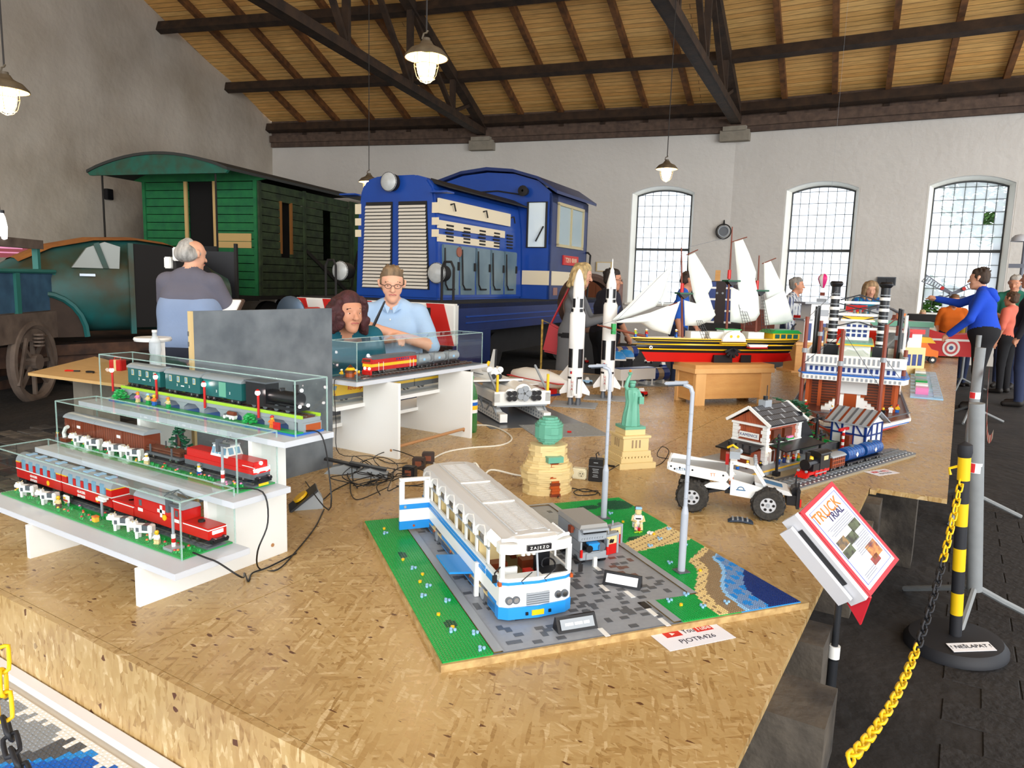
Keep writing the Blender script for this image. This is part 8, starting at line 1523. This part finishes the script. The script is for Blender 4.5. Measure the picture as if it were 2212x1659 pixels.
def person(label,px,py,dep,face,H=1.75,h=.012,top=None,bot=None,sk=None,arms=None,lean=0,sleeve='short',hair=(90,64,44),hairstyle='short',turn=0,nod=0,glasses=False,coat=0,bulk=1.0,sit=0,shoes=None,top2=None,bald=False):
    """px,py: pixel of the top of the head at distance dep; face: world heading in degrees"""
    tp=atd(px,py,dep); k=H/1.725; zoff=tp.z-H if sit else 0.0
    root=thing('person',label,'person',(tp.x,tp.y,0),math.radians(face)); S=sk or skin; B_=bulk
    R=Matrix.Rotation(lean,3,'Y'); piv=Vector((0,0,.95))
    def U(x,y,z): # upper-body point, leaning forward about the hips
        return tuple((piv+R@(Vector((x,y,z))-piv))*k+Vector((0,0,zoff)))
    def Lw(x,y,z): return (x*k,y*k,z*k+zoff)
    T,Bm,Sm,Sh=1,2,0,3; pr=[]; A=lambda p,q,r1,r2,mt,kk=.03,sc=None: pr.append((p,q,r1*k,r2*k,kk*k,mt)+((sc,) if sc else ()))
    # legs and pelvis
    for s in(-1,1):
        A(Lw(0,s*.095,.90),Lw(.015,s*.10,.5),.098*B_,.068,Bm,.02); A(Lw(.015,s*.10,.5),Lw(-.01,s*.105,.1),.066,.05,Bm,.02); A(Lw(-.03,s*.105,.05),Lw(.14,s*.115,.035),.045,.036,Sh,.02)
    A(U(0,-.08,.95),U(0,.08,.95),.125*B_,.125*B_,Bm,.04)
    # torso
    A(U(0,-.06,1.0),U(0,.06,1.0),.125*B_,.125*B_,T,.05); A(U(.01,-.075,1.13),U(.01,.075,1.13),.118*B_,.118*B_,T,.05); A(U(.0,-.09,1.28),U(0,.09,1.28),.112*B_,.112*B_,T,.05); A(U(-.01,-.15,1.42),U(-.01,.15,1.42),.064,.064,T,.07); A(U(-.015,-.05,1.46),U(-.015,.05,1.46),.06,.06,T,.06)
    if coat:
        for z in np.linspace(1.0,coat,6): w_=.13+(1.0-z)*.05; A(Lw(0,-.07,z),Lw(0,.07,z),w_*B_,w_*B_,T,.04)
    A(U(-.01,0,1.42),U(.01,0,1.53),.058,.052,Sm,.02)
    # arms
    arms=arms or {}
    for s,nm in((1,'L'),(-1,'R')):
        el,wr=arms.get(nm,((-.02,.26,1.14),(.06,.25,.90))); sh_=(-.01,.185,1.41)
        f=lambda p:U(p[0],s*p[1],p[2]); A(f(sh_),f(el),.062,.05,T,.03)
        if sleeve=='long': A(f(el),f(wr),.049,.04,T,.02)
        else:
            mid=tuple(a+(b-a)*.55 for a,b in zip(sh_,el)); A(f(mid),f(el),.046,.042,Sm,.015); A(f(el),f(wr),.042,.03,Sm,.015); A(f(sh_),f(mid),.066,.062,T,.03)
        # hand: palm, four fingers, thumb
        e,w_=Vector(f(el)),Vector(f(wr)); d=(w_-e).normalized(); up=Vector((0,0,1)); side=d.cross(up); side=side.normalized() if side.length>.1 else Vector((1,0,0)); nrm_=side.cross(d)
        pc=w_+d*.075*k; A(tuple(w_),tuple(pc),.028,.034,Sm,.015); curl=arms.get('curl',.35); g=side if abs(side.z)<.7 else nrm_; g=Vector((0,0,1)).cross(d); g=g.normalized() if g.length>.2 else Vector((0,1,0)); n3=d.cross(g)
        for q in range(4):
            b0=pc+g*(q-1.5)*.019*k; ln=(.036,.042,.04,.03)[q]*k; m_=b0+d*ln*(1-curl*.5)-n3*ln*curl; e_=m_+d*ln*(.8-1.2*curl)-n3*ln*curl*1.3; A(tuple(b0),tuple(m_),.0105,.0098,Sm,.004); A(tuple(m_),tuple(e_),.0098,.0085,Sm,.004)
        tb=w_+d*.03*k-g*s*.03*k; A(tuple(tb),tuple(tb+d*.035*k-g*s*.022*k),.013,.011,Sm,.006); A(tuple(tb+d*.035*k-g*s*.022*k),tuple(tb+d*.06*k-g*s*.02*k-n3*.015*k),.011,.009,Sm,.005)
    # head
    HR=Matrix.Rotation(turn,3,'Z')@Matrix.Rotation(nod,3,'Y'); hc=Vector(U(.03,0,1.612)); 
    def Hd(x,y,z): return tuple(hc+HR@Vector((x,y,z))*k*1.05)
    A(Hd(-.022,0,.03),Hd(.008,0,.035),.082,.078,Sm,.02); A(Hd(.02,0,-.02),Hd(.035,0,-.06),.066,.048,Sm,.03); A(Hd(.055,0,-.088),Hd(.06,0,-.09),.026,.024,Sm,.025); A(Hd(.078,0,.02),Hd(.104,0,-.024),.009,.0145,Sm,.01); A(Hd(.07,-.03,.032),Hd(.07,.03,.032),.017,.017,Sm,.015)
    for s in(-1,1): A(Hd(-.005,s*.08,-.005),Hd(-.012,s*.084,.025),.012,.015,Sm,.008); A(Hd(.05,s*.03,-.02),Hd(.045,s*.038,-.03),.026,.024,Sm,.02); A(Hd(.098,s*.01,-.026),Hd(.092,s*.013,-.026),.008,.008,Sm,.006)
    A(Hd(.082,-.014,-.054),Hd(.082,.014,-.054),.009,.009,Sm,.008)
    bd=sdf_mesh('body',pr,h,[S,top,bot or denim,shoes or shoe],root)
    def child(nm,mb,m_): return mb.build(nm,m_,root,True)
    for s in(-1,1):
        e_=MB(); e_.sph(Hd(.0665,s*.031,.006),.0125*k,10,(1,1.1,.62)); child('eye',e_,eyew); child('iris',MB().sph(Hd(.0745,s*.031,.006),.0062*k,8,(1,1,.9)),eyed); child('eyebrow',MB().tube([Hd(.083,s*.014,.03),Hd(.083,s*.032,.036),Hd(.073,s*.05,.03)],.0038*k,5),M('brow_%d'%hair[0],tuple(int(v*.7) for v in hair),.8))
    child('mouth',MB().tube([Hd(.082,-.024,-.053),Hd(.091,-.01,-.05),Hd(.092,0,-.052),Hd(.091,.01,-.05),Hd(.082,.024,-.053)],.0042*k,5),lipm)
    if hairstyle:
        hm=M('hair_%d_%d_%d'%hair,hair,.7,noise=(30,.8,(1,1,.3)),c2=tuple(int(v*.55) for v in hair),bump=(120,.6,.01)); hp=[]; Hh=lambda p,q,r1,r2,kk=.02: hp.append((p,q,r1*k,r2*k,kk*k,0))
        if hairstyle in('short','messy'):
            Hh(Hd(-.04,0,.045),Hd(-.0,0,.062),.084,.076); Hh(Hd(-.06,-.03,-.01),Hd(-.06,.03,-.01),.05,.05); Hh(Hd(.03,-.03,.095),Hd(.03,.03,.095),.03,.03)
            for s in(-1,1): Hh(Hd(-.02,s*.06,.0),Hd(.012,s*.062,.03),.024,.022)
            if hairstyle=='messy' or 1:
                rr=random.Random(int(px))
                for q in range(30 if hairstyle=='messy' else 18): a=rr.uniform(0,6.3); c=rr.uniform(.2,1.3); p=Vector((-.02+.085*math.cos(a)*math.sin(c)-.02,.085*math.sin(a)*math.sin(c),.045+.085*math.cos(c))); Hh(Hd(*p),Hd(*(p*(1.13 if hairstyle=='messy' else 1.05))),.016,.008,.008)
        if hairstyle=='receding': Hh(Hd(-.055,-.03,.01),Hd(-.055,.03,.01),.066,.066); Hh(Hd(-.06,0,.06),Hd(-.04,0,.08),.052,.045); [Hh(Hd(-.03,s*.066,-.0),Hd(.005,s*.066,.015),.022,.018) for s in(-1,1)]
        if hairstyle in('curly','bob'):
            Hh(Hd(-.03,0,.05),Hd(.0,0,.068),.088,.078); rr=random.Random(int(px)); ln=-.1 if hairstyle=='curly' else -.13
            for q in range(120):
                a=rr.uniform(.75,5.53); z=rr.uniform(ln,.09); r_=.088+(.03 if hairstyle=='curly' else .008)*rr.random()-max(0,z-.04)*.4; p=(-.015+r_*math.cos(a)*.95,r_*math.sin(a),z); Hh(Hd(*p),Hd(p[0]-.008,p[1]*1.05,p[2]-.02),.021 if hairstyle=='curly' else .026,.017 if hairstyle=='curly' else .022,.006 if hairstyle=='curly' else .012)
            for s in(-1,1):
                for q in range(5): Hh(Hd(.03+.008*q*0,s*(.078),.06-.03*q),Hd(.02,s*.088,.04-.032*q),.022,.02,.012)
        ho=sdf_mesh('hair',hp,max(.008,h*.8),[hm],root)
    if glasses:
        gm=M('glasses_frame',(60,50,46),.3)
        for s in(-1,1): child('glasses_rim',MB().tube([Hd(.097,s*.031+.022*math.cos(t),.006+.014*math.sin(t)) for t in [q*PI/7 for q in range(14)]],.002*k,5,True),gm); child('glasses_arm',MB().tube([Hd(.096,s*.053,.01),Hd(.04,s*.078,.012),Hd(-.01,s*.083,.012)],.0022*k,5),gm)
        child('glasses_bridge',MB().tube([Hd(.099,-.009,.008),Hd(.102,0,.011),Hd(.099,.009,.008)],.002*k,5),gm)
    root['hc']=0; del root['hc']; return root,U,Hd
cam_dir=lambda px: math.degrees(math.atan2(-ray(px,600)[1],-ray(px,600)[0]))
# front row
r,U,Hd=person('grey haired man in grey and blue polo shirt seen from behind',405,548,5.3,cam_dir(405)+150,1.7,.011,cloth('polo_grey',(96,94,106)),cloth('trouser_dark',(40,44,56)),skin,{'L':((.12,.27,1.16),(.32,.16,1.1)),'R':((.12,.27,1.16),(.32,.14,1.08))},.06,'short',(186,182,176),'receding',-.5,.1,bulk=1.18)
V=MB()
sdf=sdf_mesh('shirt_panel',[(U(-.01,-.075,1.0),U(-.01,.075,1.0),.158,.158,.05,0),(U(0,-.09,1.13),U(0,.09,1.13),.148,.148,.05,0),(U(-.005,-.1,1.22),U(-.005,.1,1.22),.138,.138,.05,0)],.012,[cloth('polo_blue',(128,146,176))],r)
r,U,Hd=person('woman with dark red curly hair and teal T-shirt leaning in',727,604,4.5,cam_dir(727)+12,1.62,.0075,cloth('teal',(18,88,104)),denim,skin2,{'L':((.16,.24,1.14),(.42,.12,1.12)),'R':((.1,.26,1.12),(.34,.2,.98))},.5,'short',(74,34,36),'curly',.25,.0,bulk=.95,sit=1)
r,U,Hd=person('man with glasses and light blue shirt holding a black stick',850,581,5.15,cam_dir(850)-8,1.72,.0075,cloth('light_blue',(158,186,216)),denim,skin,{'L':((.14,.3,1.2),(.33,-.06,1.34)),'R':((.1,.31,1.19),(.3,-.02,1.27)),'curl':.62},.06,'short',(136,112,84),'short',.2,.12,True,bulk=1.2,sit=1)
for s in(-1,1): MB().add([U(.075,s*.008,1.46),U(.06,s*.06,1.49),U(.0,s*.085,1.5),U(.0,s*.09,1.475),U(.085,s*.06,1.445),U(.11,s*.02,1.42)],[(0,1,2,3,4,5)]).build('shirt_collar',cloth('light_blue_collar',(170,198,226)),r)
MB().box(0,0,0,0,0,0) if 0 else None
MB().prism([(-.012,0),(.0,0),(0,.001)],0,.001) if 0 else None
MB().add([U(.13,.06,1.3),U(.13,.12,1.3),U(.125,.12,1.22),U(.128,.09,1.205),U(.13,.06,1.22)],[(0,1,2,3,4)]).build('shirt_pocket',cloth('light_blue_collar',(170,198,226)),r)
for z in(1.38,1.3,1.22): MB().sph(U(.128,0,z),.006).build('button',B('white'),r)
st0=U(.40,-.11,1.28); st1=U(.36,.0,1.53); pm_=r.matrix_basis
o=thing('black_stick','black marker stick held by the man with glasses','stick',(0,0,0)); Rz=Matrix.Rotation(r.rotation_euler[2],3,'Z'); wp=lambda p: r.location+Rz@Vector(p); MB().tube([wp(st0),wp(tuple((a+b)/2 for a,b in zip(st0,st1))),wp(st1)],[.009,.01,.006],8).build('shaft',B('black'),o,True)
# rocket watchers
r,U,Hd=person('blonde woman in long grey coat holding a phone beside the rockets',1240,582,7.6,cam_dir(1240)+110 if 0 else 20,1.66,.011,cloth('coat_grey',(104,106,110)),blackc,skin,{'L':((.16,.24,1.14),(.36,.14,1.2)),'R':((.16,.22,1.12),(.38,.1,1.2)),'curl':.5},.1,'long',(214,186,132),'bob',.0,.25,coat=.55)
Rz=Matrix.Rotation(r.rotation_euler[2],3,'Z'); wp=lambda p: r.location+Rz@Vector(p)
o=thing('mobile_phone','blue rimmed phone held by the blonde woman','phone',wp(U(.46,.0,1.27)),r.rotation_euler[2]+.2); MB().cb((0,0,0),(.01,.075,.15),0,0,.35).build('case',B('navy'),o,bevel=.002); MB().cb((-.0062,0,0),(.002,.068,.135),0,0,.35).build('screen',B('lblue'),o)
o=thing('red_bag','red shoulder bag hanging behind the blonde woman','bag',wp((-.2,.1,.88)),r.rotation_euler[2]); MB().prism([(-.12,-.16),(.1,-.2),(.07,.1),(-.05,.16)],-.05,.05,'xz').build('bag',M('bag_red',(178,40,48),.5),o,bevel=.02); MB().tube([(-.04,0,.14),(.06,0,.36),(.16,0,.56)],.012,6).build('strap',_M['bag_red'],o)
person('man in dark T-shirt with glasses looking past the tall rocket',1311,598,8.1,48,1.62,.012,cloth('navy_tee',(40,40,54)),blackc,skin2,{'L':((.06,.28,1.14),(.2,.22,.95)),'R':((.05,.28,1.14),(.2,.2,.98))},.08,'short',(42,34,30),'short',-.5,.1,True,bulk=1.2)
person('boy in bright blue T-shirt looking down behind the fore sail',1470,598,9.3,15,1.64,.013,cloth('royal_blue',(36,92,190)),denim,skin2,{'L':((.06,.24,1.16),(.22,.16,1.02))},.12,'short',(58,40,32),'short',.2,.3,True)
person('man in blue and white checked shirt before the middle window',1718,613,10.5,cam_dir(1718)+70,1.62,.014,boards_material('cloth_check',(120,130,150),(70,78,110),(190,196,200),.05,.05,.9,.012),denim,skin2,None,.0,'long',(150,146,140),'short',.3,0,bulk=1.15)
person('person with light brown hair and blue flowered top behind the right funnel',1880,616,10.6,cam_dir(1880)+10,1.6,.014,M('cloth_flower',(30,70,150),.9,noise=(18,1),c2=(20,150,170)),denim,skin,None,.05,'short',(180,148,110),'bob',0,.3)
person('person in orange T-shirt standing behind the red racing car',2063,641,11.9,cam_dir(2063)+5,1.44,.013,cloth('orange',(226,112,30)),denim,skin2,None,.0,'short',(128,92,62),'short',.2,.1,bulk=1.15)
r,U,Hd=person('man in blue hooded jacket reaching out beside the barrier',2142,584,9.05,176,1.78,.011,cloth('hoodie_blue',(24,72,196)),blackc,skin,{'R':((.26,.26,1.34),(.50,.24,1.42)),'L':((.12,.3,1.14),(.34,.2,.98)),'curl':.3},.14,'long',(70,54,42),'messy',-.1,.05,bulk=1.3)
sdf_mesh('hood',[(U(-.1,-.06,1.43),U(-.1,.06,1.43),.06,.06,.03,0),(U(-.13,-.03,1.36),U(-.13,.03,1.36),.05,.05,.03,0),(U(.0,-.09,1.47),U(-.08,-.08,1.46),.035,.04,.03,0),(U(.0,.09,1.47),U(-.08,.08,1.46),.035,.04,.03,0)],.011,[_M['cloth_hoodie_blue']],r)
person('grey haired man in green and black T-shirt at the right edge',2196,594,11.3,cam_dir(2196)-10,1.76,.014,cloth('green_tee',(36,110,92)),denim,skin2,{'L':((.05,.25,1.14),(.22,.05,1.12)),'R':((.05,.25,1.14),(.22,.05,1.1))},0,'short',(190,184,176),'short',0,.2)
person('blond child peering over the far platform edge',1990,706,14.6,cam_dir(1990),1.12,.013,cloth('pale',(170,190,200)),denim,skin,None,0,'short',(222,194,140),'short',0,.2)
person('small child with brown hair beside the man in the blue jacket',2090,700,11.5,cam_dir(2090)+60,1.12,.013,cloth('yellow_child',(206,178,60)),denim,skin,None,.1,'short',(150,110,74),'short',0,.2)
person('person in salmon T-shirt half hidden behind the blue jacket',2189,640,10.7,150,1.5,.014,cloth('salmon',(214,110,90)),blackc,skin2,None,0,'short',(90,64,44),'short')
person('person in dark clothes cut off by the right edge of the hall',2235,590,9.4,170,1.8,.014,cloth('dark_top',(30,28,34)),denim,skin2,None,0,'long',(60,44,34),'short')
# ================================================================ BARRIERS, CHAINS AND THE POSTER STAND
gpost=M('galvanised_grey',(140,144,146),.55,noise=(20,.4)); tapew=M('tape_white',(236,236,240),.5); taper=M('tape_red',(214,40,44),.5)
def barrier(loc,h,r_,label,tilt=(0,0)):
    o=thing('barrier_post',label,'barrier post',loc,0,'grey tripod barrier posts'); MB().cyl((0,0,.16),(tilt[0],tilt[1],h),r_,n=18).build('tube',gpost,o,True)
    f=.72; c=Vector((tilt[0]*f,tilt[1]*f,h*f)); MB().cyl(c-Vector((0,0,.022)),c+Vector((0,0,.022)),r_*1.03,n=18).build('white_tape',tapew,o,True); MB().lathe([(r_*1.05,-.02),(r_*1.05,.02)],c,6,'z',3.4,4.7).build('red_tape',taper,o)
    for k in range(3): a=k*2*PI/3+.35; MB().tube([(0,0,.18),(math.cos(a)*.12,math.sin(a)*.12,.12),(math.cos(a)*.36,math.sin(a)*.36,.012)],.014,7).build('tripod_leg',gpost,o,True)
barrier(at(2096,1348,0),1.0,.03,'nearest grey barrier post on a tripod beside the platform corner',(-.075,-.046)); b2=at(2092,1085,0); barrier(Vector((.13,5.6,0)),1.12,.03,'second grey barrier post on a tripod beside the platform edge'); barrier(Vector((.2,9.9,0)),1.0,.028,'grey barrier post beside the man in the blue jacket'); barrier(Vector((.1,13.1,0)),1.0,.02,'thin grey barrier post at the far end of the platform')
o=thing('barrier_tape','red and white barrier tape sagging between grey posts','barrier tape',(0,0,0)); 
for k in range(14):
    t0,t1=k/14,(k+1)/14; P0=Vector((.17,3.75,.86)); P1=Vector((.19,5.6,.98)); f=lambda t: P0.lerp(P1,t)+Vector((0,0,-.35*4*t*(1-t)*.5)); a,b=f(t0),f(t1); MB().add([a+Vector((0,0,.02)),b+Vector((0,0,.02)),b-Vector((0,0,.02)),a-Vector((0,0,.02))],[(0,1,2,3)]).build('tape_segment',taper if k%2 else tapew,o)
pbase=at(2062,1402,0); yp=thing('chain_post','yellow and black striped chain post on a round black foot','chain post',pbase,0); yp.rotation_euler=(.04,-.055,0); yelm=M('plastic_yellow',(240,196,24),.4); rub=M('rubber_black',(36,37,42),.6)
MB().lathe([(0,.0),(.17,0),(.19,.012),(.19,.03),(.17,.055),(.13,.062),(0,.064)],n=36).build('foot',rub,yp,True)
for k in range(8): MB().cyl((0,0,.06+k*.095),(0,0,.06+(k+1)*.095),.023,n=18).build('band',yelm if k%2 else rub,yp,True)
MB().lathe([(.024,.82),(.028,.84),(.026,.87),(0,.885)],n=16).build('cap',rub,yp,True); MB().tube([(-.02,0,.78),(-.05,-.01,.77),(-.045,-.01,.745)],.006,6).build('hook',yelm,yp)
fs_=Vector((-CF[0],-CF[1],0)).normalized(); lab_a=math.atan2(fs_.y,fs_.x)+PI/2
MB().cb(fs_*.105+Vector((0,0,.066)),(.17,.055,.002),lab_a,.12).build('label_strip',tapew,yp); textobj('lettering','! NEŠLAPAT !',.028,M('print_black',(40,40,50),.6),yp,fs_*.105+Vector((0,0,.0685)),(.12,0,lab_a),ext=.0003)
# plastic chain: alternating yellow and black stretches of links
def link_mesh(nm,m_):
    L_,w_=.0235,.0105; pts=[(L_*math.cos(t)*1.0 if abs(math.cos(t))<.5 else L_*math.copysign(.5+.5*abs(math.cos(t)),math.cos(t)),w_*math.copysign(min(1,abs(math.sin(t))*1.5),math.sin(t)),0) for t in [k*PI/7+.2 for k in range(14)]]
    me=MB().tube(pts,.0038,6,True).mesh(nm); me.materials.append(m_); me.polygons.foreach_set('use_smooth',[True]*len(me.polygons)); return me
ly,lb_=link_mesh('chain_link',yelm),link_mesh('chain_link',rub)
def chain(label,pts,cols):
    o=thing('plastic_chain',label,'chain',(0,0,0),0,'yellow and black plastic chains'); L=[0]
    P=[Vector(p) for p in pts]; Q=[]
    for a,b in zip(P,P[1:]): Q+= [a.lerp(b,k/40) for k in range(40)]
    Q.append(P[-1]); s=0; nxt=0; i=0
    for a,b in zip(Q,Q[1:]):
        s+=(b-a).length
        if s>=nxt:
            d=(b-a).normalized(); e=d.to_track_quat('X','Z').to_matrix()@Matrix.Rotation(PI/2*(i%2)+.4,3,'X'); l_=place('chain_link',lb_ if cols(i) else ly,o,loc=a); l_.rotation_euler=e.to_euler(); i+=1; nxt+=.041
    return o
top=pbase+Vector((-.045,-.01,.74)); n_=18; endp=Vector((-.22,1.0,.72)) ; pts=[]
a_=top; b_=atd(1835,1640,1.32)
pts=[]
for k in range(n_+1): t=k/n_; p=a_.lerp(b_,t); pts.append(p+Vector((0,0,-.30*4*t*(1-t)*(.7+.3*(1-t)))))
chain('yellow and black plastic chain hanging from the striped post to the right foreground',pts,lambda i:13<=i<27)
pl=[atd(5,1425,1.25),atd(8,1500,1.22),atd(13,1560,1.2),atd(25,1610,1.16),atd(50,1680,1.1)]
chain('plastic chain with black links at the lower left corner',pl,lambda i:i>=3)
# poster stand
ps=thing('sheet_stand','adjustable stand with grey plastic desk holding the red folder','stand',(0,0,0)); A_=[atd(1798.4,1046.9,2.1),atd(1935.8,1206.6,2.037),atd(1882.5,1283.7,1.924),atd(1739.1,1112.6,1.987)]
foot=at(1790,1760,0); foot=Vector((A_[2].x*.5+A_[3].x*.5-.02,A_[2].y*.5+A_[3].y*.5+.02,0)); kn=atd(1815,1272,1.97); ft=Vector((kn.x,kn.y,0)); blkp=M('stand_black',(34,36,40),.4)
MB().cyl((ft.x,ft.y,.03),(kn.x,kn.y,kn.z),.009,n=12).build('pole',blkp,ps,True); MB().cyl((ft.x,ft.y,.0),(ft.x,ft.y,.45),.013,n=12).build('lower_pole',blkp,ps,True); MB().cyl((ft.x,ft.y,kn.z-.2),(ft.x,ft.y,kn.z-.165),.015,n=14).build('white_clamp',B('white'),ps,True)
for k in range(3): a=k*2*PI/3; MB().tube([(ft.x,ft.y,.12),(ft.x+.3*math.cos(a),ft.y+.3*math.sin(a),.01)],.01,6).build('tripod_leg',blkp,ps)
MB().sph(kn,.024,14).build('knob',blkp,ps,True)
ex=(A_[1]-A_[0]).normalized() ; ey=(A_[3]-A_[0]); ey=(ey-ex*ey.dot(ex)).normalized(); en=ex.cross(ey); wl2=(A_[1]-A_[0]).length; hl=(A_[3]-A_[0]).dot(ey); en=en if en.dot(Vector(-CF))>0 else -en
def quadbox(nm,o,u0,u1,v0,v1,t0,t1,mat,parent): 
    vs=[A_[0]+ex*u+ey*v+en*t for t in(t0,t1) for u,v in((u0,v0),(u1,v0),(u1,v1),(u0,v1))]; return MB().add(vs,[(0,3,2,1),(4,5,6,7),(0,1,5,4),(1,2,6,5),(2,3,7,6),(3,0,4,7)]).build(nm,mat,parent)
dsk=M('desk_grey',(206,206,210),.5)
quadbox('desk_ledge',0,-.012,wl2*1.02,hl+.014,hl+.03,-.055,-.002,dsk,ps); quadbox('desk_back',0,.0,wl2*.85,hl*.3,hl+.014,-.06,-.045,dsk,ps); quadbox('desk_lip',0,.01,wl2*.95,hl+.034,hl+.046,-.075,-.03,dsk,ps); quadbox('cable_slot',0,.03,wl2*.8,hl+.0301,hl+.034,-.045,-.015,blkp,ps)
MB().beam(A_[0]+ex*wl2*.5+ey*hl*.95-en*.06,kn,.02,.02).build('desk_arm',blkp,ps)
fo=thing('poster_folder','red folder with the TRUCK TRIAL poster on the stand','poster',(0,0,0)); fred=M('folder_red',(186,36,48),.4); pap=M('poster_paper',(238,242,250),.35)
quadbox('cover',0,-.008,wl2+.008,-.008,hl+.008,-.006,0,fred,fo)
back=[A_[3]-ex*.008+ey*.008,A_[2]+ex*.03+ey*.01]; 
vs=[A_[3]-ex*.01+ey*.006,A_[3]+ex*(wl2+.005)+ey*.006,A_[3]+ex*(wl2+.055)+ey*.02-en*.075,A_[3]-ex*.01+ey*.012-en*.012]; MB().add(list(vs)+[v-en*.004+ey*.004 for v in vs],[(0,1,2,3),(7,6,5,4),(0,4,5,1),(1,5,6,2),(2,6,7,3),(3,7,4,0)]).build('folded_cover',fred,fo)
pg=quadbox('page',0,.004,wl2-.004,.006,hl-.004,0,.0006,pap,fo)
def pr_(nm,u0,u1,v0,v1,mat): return quadbox(nm,0,wl2*u0,wl2*u1,hl*v0,hl*v1,.0007,.0011,mat,pg)
bl_=M('print_blue',(90,100,190),.6); dk_=M('print_grey',(120,124,140),.6)
# the long side of the folder is u; the text lines run along v (portrait page), page top at u=0
for a,b,c,d in ((.05,.055,.07,.93),(.94,.945,.07,.93),(.05,.945,.07,.085),(.05,.945,.915,.93)): pr_('border_line',a,b,c,d,bl_)
yv=-ey; Rm=Matrix([[(-ey)[i],(-ex)[i],((-ey).cross(-ex))[i]] for i in range(3)]); eul=Rm.to_euler()
def ptext(s_,u,v,size,mat):
    t=textobj('lettering',s_,size,mat,pg,(0,0,0),(0,0,0),ext=.0003,bold=.0006); t.location=A_[0]+ex*wl2*u+ey*hl*v+en*.0014; t.rotation_euler=eul; return t
ptext('TRUCK',.15,.55,hl*.24,M('print_orange',(232,120,40),.5)); ptext('TRIAL',.235,.42,hl*.17,M('print_darkblue',(50,44,90),.5))
for k in range(5): pr_('text_line',.3+k*.022,.306+k*.022,.15,.85-.05*(k%3),dk_)
for k in range(4): pr_('text_line',.55+k*.022,.556+k*.022,.12,.55,dk_)
for k in range(4): pr_('text_line',.64+k*.022,.646+k*.022,.15,.6,dk_)
for k in range(3): pr_('text_line',.86+k*.022,.866+k*.022,.5,.85,dk_)
ph=M('photo_green',(88,96,66),.4,noise=(60,1),c2=(50,44,30)); pb=M('photo_brown',(150,116,66),.4,noise=(60,1),c2=(60,60,60)); po=M('photo_orange',(206,140,70),.4,noise=(60,1),c2=(120,50,40))
for u0,u1,v0,v1,m_ in ((.4,.5,.12,.38,ph),(.44,.54,.62,.88,pb),(.47,.57,.35,.62,ph),(.55,.64,.62,.9,ph),(.68,.84,.12,.42,po),(.8,.88,.28,.5,M('photo_red',(150,60,44),.4,noise=(60,.9)))): pr_('photo_print',u0,u1,v0,v1,m_)
# yellow rusty stake with chain near the locomotive
p=atd(1172,690,7.9); o=thing('yellow_stake','thin yellow stake with a chain hanging beside the locomotive','stake',(p.x,p.y,0),0); MB().cyl((0,0,0),(0,0,p.z),.012,n=8).build('stake',M('stake_yellow',(206,168,70),.6,noise=(30,.8),c2=(120,90,40)),o); MB().tube([(0,0,p.z-.01),(.2,.1,p.z-.1),(.4,.25,p.z-.12)],.005,5).build('chain',M('chain_old',(150,130,90),.5,.5),o)
